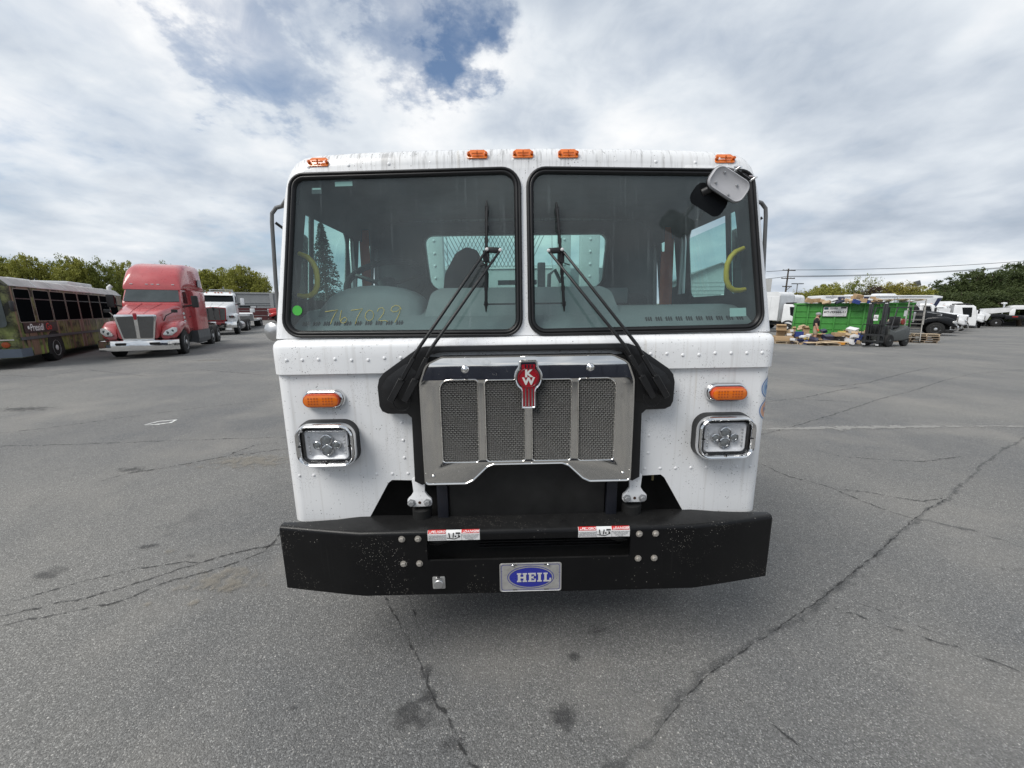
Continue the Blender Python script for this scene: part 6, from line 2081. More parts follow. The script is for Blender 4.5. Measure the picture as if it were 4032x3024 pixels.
LABELS = {'CARD': ('brown cardboard carton', 'carton'), 'CARD2': ('pale flattened cardboard', 'cardboard'), 'BLUEB': ('blue printed carton', 'carton'), 'WHITEB': ('white carton', 'carton'),
          'NAVY': ('dark plastic-wrapped bundle', 'bundle'), 'DARK': ('black plastic crate', 'crate'), 'YEL': ('yellow open carton', 'carton'), 'ORANGE': ('orange plastic item', 'toy'), 'GREY': ('grey foam block', 'foam block')}
PILE = [
    (17.06, 24.60, 0.83, 0.63, 0.31, 'CARD open'),
    (17.27, 24.90, 0.50, 0.54, 0.39, 'CARD'),
    (16.88, 24.00, 0.21, 1.07, 0.28, 'CARD wide'),
    (18.10, 24.90, 0.58, 0.22, 0.44, 'CARD'),
    (17.62, 24.60, 0.55, 0.34, 0.39, 'CARD2'),
    (17.65, 24.50, 0.67, 0.19, 0.14, 'WHITEB'),
    (18.07, 24.40, 0.46, 0.48, 0.34, 'BLUEB'),
    (18.86, 24.90, 0.55, 0.39, 0.54, 'CARD'),
    (18.82, 25.20, 0.91, 0.37, 0.12, 'CARD2'),
    (18.46, 24.90, 0.77, 0.29, 0.15, 'CARD2'),
    (18.71, 24.20, 0.45, 0.33, 0.14, 'CARD2'),
    (18.95, 23.90, 0.35, 0.71, 0.24, 'CARD'),
    (17.93, 23.00, 0.16, 0.50, 0.32, 'NAVY'),
    (17.35, 24.20, 0.45, 0.29, 0.14, 'WHITEB'),
    (17.87, 23.90, 0.11, 0.38, 0.14, 'NAVY'),
    (19.93, 24.80, 0.63, 0.29, 0.19, 'NAVY'),
    (19.88, 23.60, 0.49, 0.63, 0.23, 'CARD'),
    (19.93, 23.60, 0.18, 0.65, 0.37, 'DARK'),
    (20.58, 24.20, 0.59, 0.38, 0.14, 'YEL'),
    (21.21, 24.60, 0.59, 0.27, 0.17, 'CARD'),
    (21.40, 24.40, 0.70, 0.58, 0.29, 'WHITEB tilt'),
    (20.75, 23.90, 0.44, 0.57, 0.14, 'CARD2'),
    (21.08, 23.80, 0.36, 0.35, 0.30, 'WHITEB'),
    (21.34, 24.10, 0.55, 0.36, 0.14, 'CARD2'),
    (20.36, 23.30, 0.14, 0.51, 0.25, 'WHITEB'),
    (21.35, 23.80, 0.43, 0.24, 0.21, 'BLUEB'),
    (21.61, 23.80, 0.43, 0.28, 0.21, 'BLUEB'),
    (21.36, 23.80, 0.22, 0.26, 0.19, 'BLUEB'),
    (21.63, 23.80, 0.20, 0.28, 0.21, 'BLUEB'),
    (21.08, 23.60, 0.04, 0.35, 0.16, 'BLUEB'),
    (21.54, 23.70, 0.02, 0.40, 0.19, 'BLUEB'),
    (21.64, 24.10, 0.57, 0.38, 0.12, 'CARD2'),
    (22.34, 24.40, 0.60, 0.34, 0.19, 'CARD'),
    (22.35, 24.40, 0.77, 0.24, 0.17, 'ORANGE'),
    (18.93, 23.20, 0.35, 0.55, 0.27, 'NAVY'),
    (18.73, 23.00, 0.14, 0.46, 0.18, 'NAVY'),
]
TOPS = [
    (24.10, 31.90, 2.72, 0.56, 0.36, 'CARD'),
    (24.50, 31.70, 2.71, 0.52, 0.36, 'CARD'),
    (24.76, 31.50, 2.65, 0.34, 0.24, 'CARD'),
    (24.97, 31.20, 2.56, 0.55, 0.21, 'CARD2'),
    (25.31, 30.90, 2.91, 0.48, 0.26, 'GREY'),
    (25.09, 30.60, 2.73, 0.45, 0.17, 'WHITEB'),
    (25.69, 30.80, 2.82, 0.54, 0.26, 'NAVY'),
    (25.76, 30.50, 2.67, 0.45, 0.20, 'CARD2'),
    (25.33, 30.40, 2.58, 0.59, 0.17, 'NAVY'),
    (26.01, 30.20, 2.63, 0.29, 0.26, 'CARD2'),
    (25.99, 30.50, 2.72, 0.30, 0.17, 'CARD'),
    (26.42, 30.10, 2.96, 0.56, 0.37, 'CARD'),
    (26.17, 30.20, 2.87, 0.21, 0.32, 'CARD'),
    (26.16, 29.90, 2.59, 0.52, 0.28, 'BLUEB'),
    (26.52, 29.70, 2.67, 0.49, 0.31, 'CARD'),
    (26.80, 29.60, 2.57, 0.26, 0.20, 'BLUEB'),
    (26.91, 29.60, 2.73, 0.32, 0.14, 'WHITEB'),
    (27.03, 29.50, 2.84, 0.32, 0.22, 'CARD'),
    (27.23, 29.30, 2.61, 0.51, 0.33, 'CARD'),
    (26.96, 29.40, 2.54, 0.31, 0.20, 'CARD'),
    (25.05, 31.30, 2.57, 0.58, 0.21, 'CARD2'),
    (26.72, 29.70, 2.84, 0.23, 0.17, 'NAVY'),
]
rb = random.Random(11)
HEAP = {}
for nm, L_, place in (('pile', PILE, 'in the pile on the ground before the green dumpster'), ('top', TOPS, 'heaped on top of the green dumpster')):
    for i, (x, y, z, w, h, kd) in enumerate(L_):
        kk = kd.split()[0]
        var = 1 if 'open' in kd or (kk == 'CARD' and i % 4 == 3 and nm == 'pile') else (2 if kk in ('WHITEB', 'DARK') else 0)
        o = link({'NAVY': 'wrapped_bundle', 'CARD2': 'flattened_carton', 'DARK': 'plastic_crate', 'ORANGE': 'plastic_toy', 'GREY': 'foam_block'}.get(kk, 'carton'), carton_mesh(BM[kk], var))
        w *= .86
        d = w * rb.uniform(.65, .95) if w > .3 else w * rb.uniform(1.0, 1.5)
        o.scale = (w, d, h * .92)
        gz_ = ground_z(x, y)
        tilt = nm == 'top' or kk in ('CARD2', 'NAVY') or 'tilt' in kd
        tx, ty = (rb.uniform(-.35, .35), rb.uniform(-.35, .35)) if tilt else (0, 0)
        zz = max(z, gz_ + h * .46 + .01)
        o.location = (x, y, zz)
        o.rotation_euler = (tx, ty, R(-34) + rb.uniform(-.35, .35) + (rb.uniform(-.6, .6) if tilt else 0))
        lb, ct = LABELS[kk]
        tag(o, None, ct, lb + 's ' + place)
        HEAP.setdefault((kk, nm), []).append(o)
# support under the floating upper layer of the pile: sagging base cartons behind
for i, (x, y, w, h) in enumerate(((17.2, 25.1, .55, .42), (17.75, 25.0, .5, .38), (18.3, 25.2, .55, .5), (18.85, 25.4, .5, .62), (19.9, 25.2, .6, .5), (20.7, 24.7, .55, .45), (21.35, 24.7, .55, .50), (21.95, 24.6, .5, .45), (22.35, 24.6, .5, .48), (18.75, 24.5, .6, .26), (19.3, 24.2, .5, .22), (21.1, 24.2, .5, .26))):
    o = link('carton', carton_mesh(CARD, 0), None, (x, y, ground_z(x, y) + h / 2), (0, 0, R(-34) + rb.uniform(-.3, .3)), (w, .5, h))
    tag(o, None, 'carton', 'brown cardboard cartons in the pile on the ground before the green dumpster')
    HEAP[('CARD', 'pile')].append(o)

# wooden slat panels lying across the right end of the dumpster
for j in range(3):
    pn = thing('wooden_skid', ['wooden slat panel lying at the left of the three on the dumpster', 'wooden slat panel lying in the middle of the three on the dumpster', 'wooden slat panel lying at the right end of the dumpster'][j], 'pallet', (0, 0, 0), 0, 'slat panels on the dumpster')
    pn.parent = None
    c = Vector((27.75 + j * .62, 29.35 - j * .43, DH - .18 + .12 + .02 * j))
    pn.location = c
    pn.rotation_euler = (R(-3), R(2), R(-34.6) + .1 * j)
    for i in range(7):
        MB().box((-.10, -.62 + i * .21, .09 + .012 * i), (1.15, .10, .025)).build('slat', WOODP, pn)
    for x in (-.5, .3):
        MB().box((x, 0, .04), (.07, 1.5, .07)).build('batten', WOODP, pn)

# ---------------------------------------------------------------- pallets


def pallet(label, loc, rz, mt, group=None):
    t = thing('wooden_pallet', label, 'pallet', loc, rz, group)
    for i in range(7):
        MB().box((0, -.48 + i * .16, .128), (1.2, .10, .022)).build('deck_board', mt, t)
    for i in range(3):
        MB().box((0, -.48 + i * .48, .012), (1.2, .10, .022)).build('bottom_board', mt, t)
    for x in (-.55, 0, .55):
        MB().box((x, 0, .070), (.045, 1.06, .090)).build('stringer', mt, t)
    return t


pallet('pale wooden pallet under the cartons nearest the white truck', (17.1, 24.05, ground_z(17, 24)), R(-34), WOODP)
pallet('pale wooden pallet under the black crates', (19.85, 23.55, ground_z(19.8, 23.5)), R(-30), WOODP)
pallet('low wooden pallet under the dark wrapped bundles', (18.45, 22.75, ground_z(18, 23)), R(-20), WOODP)
for i in range(4):
    pallet(['lowest worn brown pallet in the stack beside the forklift', 'second worn brown pallet up in the stack beside the forklift', 'third worn brown pallet up in the stack beside the forklift', 'pale pallet on top of the stack beside the forklift'][i],
           (26.5 + .06 * (i % 2), 24.9, ground_z(27, 25) + .142 * i), R(-38 + 4 * (i % 3)), WOODP if i == 3 else WOODG)
    # a second, neighbouring short stack
for i in range(3):
    pallet(['lowest brown pallet in the low stack under the ladder', 'middle brown pallet in the low stack under the ladder', 'top pale pallet in the low stack under the ladder'][i], (25.5, 25.6, ground_z(26, 25) + .142 * i), R(-40 + 3 * i), WOODP if i == 2 else WOODG)
# flattened sheets under the wrapped bundles
for i, (x, y, rz) in enumerate(((17.75, 22.75, -15), (18.35, 22.45, 10), (19.0, 22.5, -30), (18.9, 23.0, 20))):
    o = link('flattened_carton', carton_mesh(CARD2, 0), None, (x, y, ground_z(x, y) + .165 + .028 * i), (R(3 - i), R(2 * i - 3), R(rz)), (.85, .6, .02))
    tag(o, None, 'cardboard', 'pale flattened cardboards in the pile on the ground before the green dumpster')
    HEAP[('CARD2', 'pile')].append(o)
for i in range(64):
    kk = ('WHITEB', 'BLUEB', 'CARD', 'CARD2', 'WHITEB', 'NAVY')[i % 6]
    if kk in ('CARD', 'CARD2') and i > 30:
        kk = 'YEL' if i % 2 else 'ORANGE'
    x, y = rb.uniform(16.9, 22.3), rb.uniform(22.9, 24.7)
    if abs(x - 18.4) < .35 and y < 24:
        y += .7
    w_ = rb.uniform(.18, .40)
    o = link({'CARD2': 'flattened_carton', 'ORANGE': 'plastic_toy'}.get(kk, 'carton'), carton_mesh(BM[kk], 0), None, (x, y, ground_z(x, y) + rb.choice((.09, .10, .30, .48))), (rb.uniform(-.5, .5), rb.uniform(-.5, .5), rb.uniform(0, 6)), (w_, w_ * .7, w_ * rb.uniform(.3, .7)))
    tag(o, None, LABELS[kk][1], LABELS[kk][0] + 's in the pile on the ground before the green dumpster')
    HEAP.setdefault((kk, 'pile'), []).append(o)
ORD = ['leftmost', 'second', 'third', 'fourth', 'fifth', 'sixth', 'seventh', 'eighth', 'ninth', 'tenth', 'eleventh', 'twelfth', 'thirteenth', 'fourteenth', 'fifteenth', 'sixteenth', 'seventeenth', 'eighteenth', 'nineteenth', 'twentieth', 'twenty-first', 'twenty-second', 'twenty-third', 'twenty-fourth', 'twenty-fifth', 'twenty-sixth', 'twenty-seventh', 'twenty-eighth', 'twenty-ninth', 'thirtieth', 'thirty-first', 'thirty-second', 'thirty-third', 'thirty-fourth', 'thirty-fifth', 'thirty-sixth']
for (kk, nm), os_ in HEAP.items():
    os_.sort(key=lambda q: q.location.x / q.location.y)
    for i, o in enumerate(os_):
        w_ = ORD[i] if i == 0 else ORD[i] + ' from the left'
        o['label'] = LABELS[kk][0] + (', ' + w_ + ' of its kind' if len(os_) > 1 else '') + (', in the pile on the ground' if nm == 'pile' else ', heaped on the green dumpster')

# loose scraps lying round the pile
SCRAP = [('paper_sheet', WHITEB), ('cardboard_scrap', CARD2), ('plastic_bag', NAVY), ('paper_sheet', WHITEB), ('cardboard_scrap', CARD)]
SCN = {}
for i in range(26):
    nm_, mt_ = SCRAP[i % 5]
    x, y = rb.uniform(17.0, 22.2), rb.uniform(22.9, 24.6)
    a_ = rb.uniform(.10, .26)
    m = MB()
    n_ = 4
    m.loft([[(a_ * (u / n_ - .5), a_ * .7 * (v / n_ - .5), .03 + .05 * rb.random()) for u in range(n_ + 1)] for v in range(n_ + 1)], closed=False)
    o = m.build(nm_, mt_, smooth=20, fix=False)
    o.location = (x, y, ground_z(x, y) + rb.choice((.0, .0, .14, .3)))
    o.rotation_euler = (rb.uniform(-.5, .5), rb.uniform(-.5, .5), rb.uniform(0, 6))
    SCN.setdefault(nm_, []).append(o)
for nm_, os_ in SCN.items():
    os_.sort(key=lambda q: q.location.x / q.location.y)
    for i, o in enumerate(os_):
        tag(o, 'crumpled %s, %s of its kind, strewn about the carton pile' % ({'paper_sheet': 'white paper', 'cardboard_scrap': 'brown cardboard scrap', 'plastic_bag': 'dark plastic bag'}[nm_], ORD[i] if i == 0 else ORD[i] + ' from the left'), 'litter', 'litter strewn about the carton pile')

# ---------------------------------------------------------------- forklift
FK = thing('forklift', 'black and grey forklift with raised-mast frame before the green dumpster', 'forklift', (20.25, 21.75, ground_z(21, 21.5)), R(-72))
FK.scale = (1.05, 1.05, 1.05)
FB = mat('forklift_black', (.022, .024, .026), .55, 0, .3, 6)
FG = mat('forklift_grey', (.075, .082, .08), .5, 0, .2, 4)
for s in (-1, 1):
    m = MB().box((s * .36, .12, 1.20), (.09, .13, 2.28))
    m.box((s * .27, .10, 1.16), (.07, .10, 2.16))
    ms = m.build('mast_rail', FB, FK, bev=.01)
    MB().cyl((s * .17, .14, .3), (s * .17, .14, 1.4), .035, 10).build('lift_cylinder', BLACKM, ms, smooth=50)
    m = MB().box((s * .30, -.55, .06), (.11, 1.15, .04))
    m.box((s * .30, -.01, .34), (.11, .05, .60))
    fk = m.build('fork', FB, FK)
    MB().box((s * .30, -.04, .10), (.13, .03, .07)).build('fork_mark', WHITEB, fk)
    for q in (-.03, .03):
        MB().lathe((s * .36 + q, .05, 2.26), (0, -1, 0), [(.028, 0), (.02, .03), (0, .035)], 10).build('mast_lamp', WHITEB, ms, smooth=40)
for z in (2.30, 1.15, .22):
    MB().box((0, .14, z), (.78, .06, .09)).build('mast_crossbar', FB, FK)
for z in (.28, .62):
    MB().box((0, .00, z), (1.05, .05, .10)).build('carriage_bar', FB, FK)
m = MB().tube([(-.52, -.02, .3), (-.52, -.02, 1.10), (-.46, -.02, 1.18), (.46, -.02, 1.18), (.52, -.02, 1.10), (.52, -.02, .3)], .018, 6)
for x in (-.30, -.1, .1, .30):
    m.tube([(x, -.02, .3), (x, -.02, 1.17)], .012, 6)
m.build('load_backrest', FB, FK)
pcd = MB().box((.0, .05, 1.52), (.20, .012, .30)).build('notice_card', STICK, FK)
sg_t = text_mb('NO\nRIDERS', .07, .003, 0, 1.0)
sg_t.xf(Matrix.Translation((0, .043, 1.53)))
sg_t.build('notice_lettering', INK, pcd, fix=False)
m = MB().loft([sec(.45, .50, .35, .95, .06), sec(.8, .54, .30, .80, .06), sec(1.5, .54, .30, .95, .08), sec(2.05, .52, .32, 1.10, .14), sec(2.25, .40, .40, 1.00, .14)], True, True, True)
m.build('counterweight', FG, FK, smooth=40)
MB().box((0, .62, .85), (.86, .36, .5)).build('dash_panel', FB, FK, bev=.04)
m = MB().box((0, 1.35, 1.02), (.50, .50, .14))
m.box((0, 1.62, 1.30), (.48, .12, .55))
m.build('seat', BLACKP, FK, bev=.04)
m = MB().lathe((-.42, 1.90, 1.30), (1, 0, 0), [(.0, 0), (.10, .0), (.16, .06), (.16, .60), (.10, .66), (0, .66)], 16)
lp = m.build('gas_bottle', mat('tan_gas_bottle', (.55, .45, .33), .5), FK, smooth=40)
MB().lathe((.225, 1.90, 1.30), (1, 0, 0), [(.165, 0), (.165, .03), (.10, .06), (0, .07)], 16).build('bottle_end', mat('dull_red', (.36, .06, .045), .5), lp, smooth=40)
for s in (-1, 1):
    m = MB().tube([(s * .48, .52, .95), (s * .47, .80, 2.05)], .03, 8)
    m.tube([(s * .48, 1.98, 1.05), (s * .47, 1.88, 2.05)], .045, 8)
    m.tube([(s * .47, .78, 2.05), (s * .47, 1.90, 2.05)], .03, 8)
    m.build('guard_post', FB, FK, smooth=40)
    wheel(FK, s * .46, .48, .33, .20, FG, dish=s, n=18)
    wheel(FK, s * .42, 1.90, .27, .18, FG, dish=s, n=18)
for i in range(6):
    MB().box((0, .85 + i * .2, 2.07), (.94, .04, .03)).build('guard_bar', FB, FK)
cd = MB().box((.44, 1.55, 1.75), (.01, .20, .30)).build('notice_card', STICK, FK)
m = MB().lathe((0, .98, 1.22), (0, -.5, .86), [(.15, 0), (.16, .015), (.15, .03)], 18)
m.build('steering_wheel', BLACKP, FK, smooth=50)

# ---------------------------------------------------------------- rolling ladder
LD = thing('rolling_ladder', 'grey rolling warehouse ladder leaning up between forklift and black truck', 'ladder', (25.9, 25.1, ground_z(26.4, 25)), R(-45))
LM = mat('worn_ladder_steel', (.30, .29, .27), .55, .3, .3, 6)
for s in (-1, 1):
    MB().tube([(s * .40, -.85, .15), (s * .36, .35, 2.35), (s * .36, .35, 2.75)], .024, 6).build('ladder_rail', LM, LD)
    MB().tube([(s * .40, .60, .12), (s * .36, .55, 2.35), (s * .36, .35, 2.72)], .020, 6).build('support_leg', LM, LD)
    MB().tube([(s * .40, -.85, .15), (s * .40, .60, .13)], .020, 6).build('base_rail', LM, LD)
    MB().tube([(s * .42, -.60, 1.15), (s * .38, .30, 2.75), (s * .38, .52, 2.75)], .016, 6).build('hand_rail', LM, LD)
    for y in (-.85, .6):
        MB().lathe((s * .40 - .02, y, .06), (1, 0, 0), [(.06, 0), (.06, .04), (0, .04)], 12).build('caster', BLACKP, LD)
for i in range(8):
    z = .35 + i * .28
    MB().box((0, -.85 + (z - .15) / 2.2 * 1.2, z), (.74, .16, .03)).build('tread', LM, LD)
for z in (.5, .95, 1.4, 1.85):
    MB().tube([(-.39, .58, z), (.39, .58, z)], .014, 6).build('cross_brace', LM, LD)

# ---------------------------------------------------------------- the man at the cartons


def skinned(name, verts, edges, radii, mt, parent, root=0, sub=2):
    me = bpy.data.meshes.new(name)
    me.from_pydata(verts, edges, [])
    o = link(name, me)
    mod = o.modifiers.new('skin', 'SKIN')
    for i, r in enumerate(radii):
        sv = me.skin_vertices[0].data[i]
        sv.radius = r if isinstance(r, tuple) else (r, r)
        sv.use_root = i == root
    ss = o.modifiers.new('sub', 'SUBSURF')
    ss.levels = ss.render_levels = sub
    dg = bpy.context.evaluated_depsgraph_get()
    dg.update()
    nm = bpy.data.meshes.new_from_object(o.evaluated_get(dg))
    bpy.data.objects.remove(o)
    nm.materials.clear()
    nm.materials.append(mt)
    nm.shade_smooth()
    return link(name, nm, parent)


SKIN = mat('skin', (.45, .26, .18), .55)
PN = thing('person', 'man in black t-shirt, khaki shorts and cap with orange gloves standing among the cartons', 'person', (18.38, 23.5, ground_z(18.7, 23.5)), R(55))
PN.scale = (1.22, 1.22, 1.06)
# pelvis-rooted skeleton, facing -y; about 1.78 m tall
V = [(0, 0, .95), (0, -.01, 1.12), (0, 0, 1.30), (0, .01, 1.44), (0, -.02, 1.52), (0, -.03, 1.60), (0, -.03, 1.72)]
E_ = [(0, 1), (1, 2), (2, 3), (3, 4), (4, 5), (5, 6)]
RD = [(.15, .11), (.155, .12), (.17, .125), (.10, .09), (.055, .055), (.085, .098), (.062, .075)]
for s in (-1, 1):
    b = len(V)
    V += [(s * .19, .01, 1.41), (s * .25, .02, 1.14), (s * .27, -.06, .90), (s * .275, -.075, .84)]
    E_ += [(3, b), (b, b + 1), (b + 1, b + 2), (b + 2, b + 3)]
    RD += [.062, .048, .034, .034]
    for f, (dx, dl) in enumerate(((-.025, .085), (-.008, .095), (.010, .088), (.026, .070))):
        c = len(V)
        V += [(s * (.275 + dx * .6), -.085 - f * .012 + .018, .80), (s * (.272 + dx * .6), -.095 - f * .012 + .018, .80 - dl * .8)]
        E_ += [(b + 3, c), (c, c + 1)]
        RD += [.011, .009]
    c = len(V)
    V += [(s * .250, -.11, .825), (s * .242, -.125, .785)]
    E_ += [(b + 3, c), (c, c + 1)]
    RD += [.013, .010]
for s in (-1, 1):
    b = len(V)
    V += [(s * .10, 0, .88), (s * .115, -.02, .50), (s * .12, .02, .10), (s * .125, -.10, .045), (s * .13, -.18, .035)]
    E_ += [(0, b), (b, b + 1), (b + 1, b + 2), (b + 2, b + 3), (b + 3, b + 4)]
    RD += [.095, .062, .042, .042, .032]
skinned('body', V, E_, RD, SKIN, PN)
skinned('t_shirt', [(0, 0, .93), (0, -.01, 1.12), (0, 0, 1.30), (0, .01, 1.44), (0, -.01, 1.49), (-.19, .01, 1.41), (-.245, .02, 1.17), (.19, .01, 1.41), (.245, .02, 1.17)],
        [(0, 1), (1, 2), (2, 3), (3, 4), (3, 5), (5, 6), (3, 7), (7, 8)], [(.185, .15), (.18, .15), (.19, .145), (.115, .105), .075, .078, .075, .078, .075], mat('black_cotton', (.010, .010, .011), .9), PN)
skinned('shorts', [(0, 0, .98), (0, 0, .90), (-.10, 0, .84), (-.118, -.015, .52), (.10, 0, .84), (.118, -.015, .52)], [(0, 1), (1, 2), (2, 3), (1, 4), (4, 5)], [(.165, .125), (.165, .13), .112, .092, .112, .092], mat('khaki_cotton', (.30, .25, .17), .85), PN)
m = MB().lathe((0, -.03, 1.665), (0, .08, 1), [(.108, 0), (.112, .03), (.100, .085), (.06, .12), (0, .13)], 18)
cp = m.build('cap', mat('grey_cap', (.30, .30, .31), .8), PN, smooth=60)
MB().plate([(.075 * math.cos(a), -.10 - .115 * max(0, math.sin(a)) ** .7) for a in [math.pi * q / 10 for q in range(11)]][::-1], [], lambda a, b: (a, b, 1.672), lambda a, b: (a, b, 1.660)).build('cap_brim', mat('grey_cap', (.3, .3, .31), .8), cp)
HAIR = mat('dark_hair', (.020, .014, .010), .85)
m = MB().loft([[(.082 * q * math.cos(a), -.075 - .062 * q * max(-.3, math.sin(a)), z) for a in [2 * math.pi * k / 14 for k in range(14)]] for z, q in ((1.50, .45), (1.535, .95), (1.575, 1.05), (1.60, .85))], True, True, True)
m.build('beard', HAIR, PN, smooth=60)
MB().lathe((0, -.135, 1.618), (0, -1, -.2), [(.018, 0), (.014, .015), (0, .024)], 8).build('nose', SKIN, PN, smooth=50)
for s in (-1, 1):
    MB().lathe((s * .032, -.118, 1.648), (0, -1, 0), [(.011, 0), (.008, .005), (0, .007)], 8).build('eye', INK, PN)
    MB().lathe((s * .092, -.02, 1.625), (s, 0, 0), [(.024, 0), (.02, .012), (0, .014)], 8).build('ear', SKIN, PN)
    gl_ = [(s * .27, -.065, .885), (s * .275, -.075, .84), (s * .275, -.085, .80)]
    ve, ed, rr = list(gl_), [(0, 1), (1, 2)], [.044, .046, .036]
    for f in range(4):
        ve += [(s * (.262 + .012 * f), -.080 - f * .012 + .010, .775), (s * (.262 + .010 * f), -.095 - f * .010, .735)]
        ed += [(2, len(ve) - 2), (len(ve) - 2, len(ve) - 1)]
        rr += [.015, .013]
    ve += [(s * .245, -.115, .82), (s * .238, -.13, .78)]
    ed += [(1, len(ve) - 2), (len(ve) - 2, len(ve) - 1)]
    rr += [.017, .014]
    skinned('glove', ve, ed, rr, mat('orange_glove', (.70, .12, .05), .7), PN, sub=1)
    m = MB().loft([[(s * .125 + x, y, z) for x, y in ((-.05, .07), (.05, .07), (.055, -.05), (.045, -.20), (0, -.235), (-.045, -.20), (-.055, -.05))] for z in (.0, .05)] + [[(s * .125 + x, y, .09) for x, y in ((-.045, .065), (.045, .065), (.045, -.03), (.03, -.10), (0, -.12), (-.03, -.10), (-.045, -.03))]], True, True, True)
    m.build('boot', BLACKP, PN, smooth=40)
# ---------------------------------------------------------------- buildings, fences, poles, trees
WH = thing('warehouse', 'long low grey wall building with pilasters behind the white semi tractor', 'building', (-41.0, 58.5, ground_z(-41, 58)), R(20))
m = MB().box((0, 5, 1.8), (60, 10, 4.2))
wl = m.build('wall', CONC, WH)
MB().box((0, -.05, 3.96), (60.2, .12, .20)).build('parapet', CONC2, WH)
for i in range(13):
    MB().box((-29 + i * 4.8, -.06, 1.9), (.45, .14, 3.9)).build('pilaster', CONC2, WH)
for z in (2.55, 2.25):
    MB().box((0, -.03, z), (60, .08, .05)).build('string_course', CONC2, WH)
for i in range(12):
    w_ = MB().box((-27.4 + i * 4.8, -.02, 1.85), (2.2, .06, .40)).build('window', DGLASS, WH)
    MB().box((-27.4 + i * 4.8 + .7, -.06, 1.85), (.7, .03, .38)).build('window_pane', WHITE2, w_)
FN = thing('slat_fence', 'low maroon slatted fence in front of the grey building', 'fence', (-38.0, 54.3, ground_z(-38, 54)), R(20))
for i in range(11):
    MB().box((-25 + i * 5, 0, .85), (.10, .10, 1.9)).build('post', MAROON, FN)
for i in range(10):
    for z in (.40, 1.08):
        MB().box((-22.5 + i * 5, -.04, z), (4.86, .04, .62)).build('board', MAROON, FN)
    MB().box((-22.5 + i * 5, -.06, 1.62), (4.86, .05, .34)).build('top_board', MAROON, FN)
    MB().box((-22.5 + i * 5, -.07, 1.82), (4.9, .06, .04)).build('cap_rail', GALV, FN)

GB = thing('gabled_building', 'pale grey gabled building seen through the truck side window', 'building', (24.0, 46, ground_z(24, 46)), R(-10))
m = MB().plate([(-4, 0), (4, 0), (4, 5.9), (0, 7.5), (-4, 5.9)], [], lambda a, b: (a, 0, b), lambda a, b: (a, 12, b))
m.build('wall', mat('pale_cladding', (.50, .53, .53), .7), GB)
for s in (-1, 1):
    m = MB().add([(0, -.4, 7.62), (s * 4.5, -.4, 5.80), (s * 4.5, 12.4, 5.80), (0, 12.4, 7.62), (0, -.4, 7.50), (s * 4.5, -.4, 5.66), (s * 4.5, 12.4, 5.66), (0, 12.4, 7.50)], [(0, 1, 2, 3), (7, 6, 5, 4), (0, 4, 5, 1), (1, 5, 6, 2), (2, 6, 7, 3), (3, 7, 4, 0)])
    m.build('roof', mat('grey_roof', (.20, .22, .23), .7), GB)
for i in range(12):
    MB().box((0, -.02, .45 + i * .45), (7.98, .03, .03)).build('cladding_line', mat('cladding_line_grey', (.34, .37, .37), .7), GB)  # thin strips in a darker grey than the wall
MB().box((0, -.05, 1.6), (3.6, .08, 3.2)).build('door', DARK, GB)


def utility_pole(label, x, y, h):
    t = thing('utility_pole', label, 'pole', (x, y, ground_z(x, y)), R(12))
    MB().cyl((0, 0, 0), (0, 0, h), .20, 10, .13).build('pole', POLE, t, smooth=50)
    for z, w_ in ((h - .35, 3.0), (h - 1.9, 3.2), (h - 3.5, 2.2)):
        c = MB().box((0, -.16, z), (w_, .14, .16)).build('cross_arm', POLE, t)
        for q in (-.46, -.2, .2, .46):
            MB().lathe((q * w_, -.16, z + .08), (0, 0, 1), [(.05, 0), (.07, .05), (.05, .12), (0, .14)], 8).build('insulator', GALV, c)
    MB().tube([(0, -.1, h - 4.2), (.9, -.16, h - 3.5)], .05, 6).build('brace', POLE, t)
    return t


utility_pole('wooden utility pole with three cross arms above the box trucks', 55.4, 80, 10.6)
for i, (a, b, sag) in enumerate((((51.0, 80, 9.65), (55.4, 80, 9.95), .05), ((55.4, 80, 9.95), (104, 80, 11.8), .5), ((50.5, 80, 8.15), (55.4, 80, 8.75), .05), ((55.4, 80, 8.75), (104, 80, 10.9), .5), ((55.4, 80, 8.60), (104, 80, 10.75), .5), ((76, 62, 4.7), (100, 66, 5.6), .2))):
    a, b = Vector(a), Vector(b)
    m = MB().tube([a.lerp(b, k / 12) - Vector((0, 0, sag * 4 * (k / 12) * (1 - k / 12))) for k in range(13)], .045, 5)
    tag(m.build('power_line', BLACKP), ['short upper power line left of the pole', 'upper long power line right of the pole', 'short lower power line left of the pole', 'middle long power line right of the pole', 'lowest long power line right of the pole', 'thin cable crossing the tall dark trees'][i], 'cable', 'power lines')
t = thing('light_pole', 'thin twin-headed light pole right of the utility pole', 'lamp', (50.4, 70, -.4))
MB().cyl((0, 0, 0), (0, 0, 7.0), .09, 8).build('pole', GALV, t)
for s in (-1, 1):
    MB().box((s * .55, 0, 7.0), (.9, .3, .14)).build('lamp_head', GREYP, t)
t = thing('flood_light', 'single tilted flood light on a pole above the travel trailer', 'lamp', (69.5, 68, -.4), R(-30))
MB().cyl((0, 0, 0), (0, 0, 6.3), .16, 8).build('pole', GALV, t)
MB().box((0, 0, 6.9), (.75, .35, .9), (R(0), R(-18), 0)).build('lamp_head', GREYP, t, bev=.03)
t = thing('board_sign', 'plain grey board on a post just right of the white cab', 'sign', (28.4, 44.5, ground_z(28, 44)), R(-20))
MB().box((0, 0, 4.95), (1.25, .06, 1.4)).build('board', mat('board_grey', (.42, .42, .41), .7), t)
MB().cyl((0, .08, 0), (0, .08, 5.0), .06, 8).build('post', GALV, t)

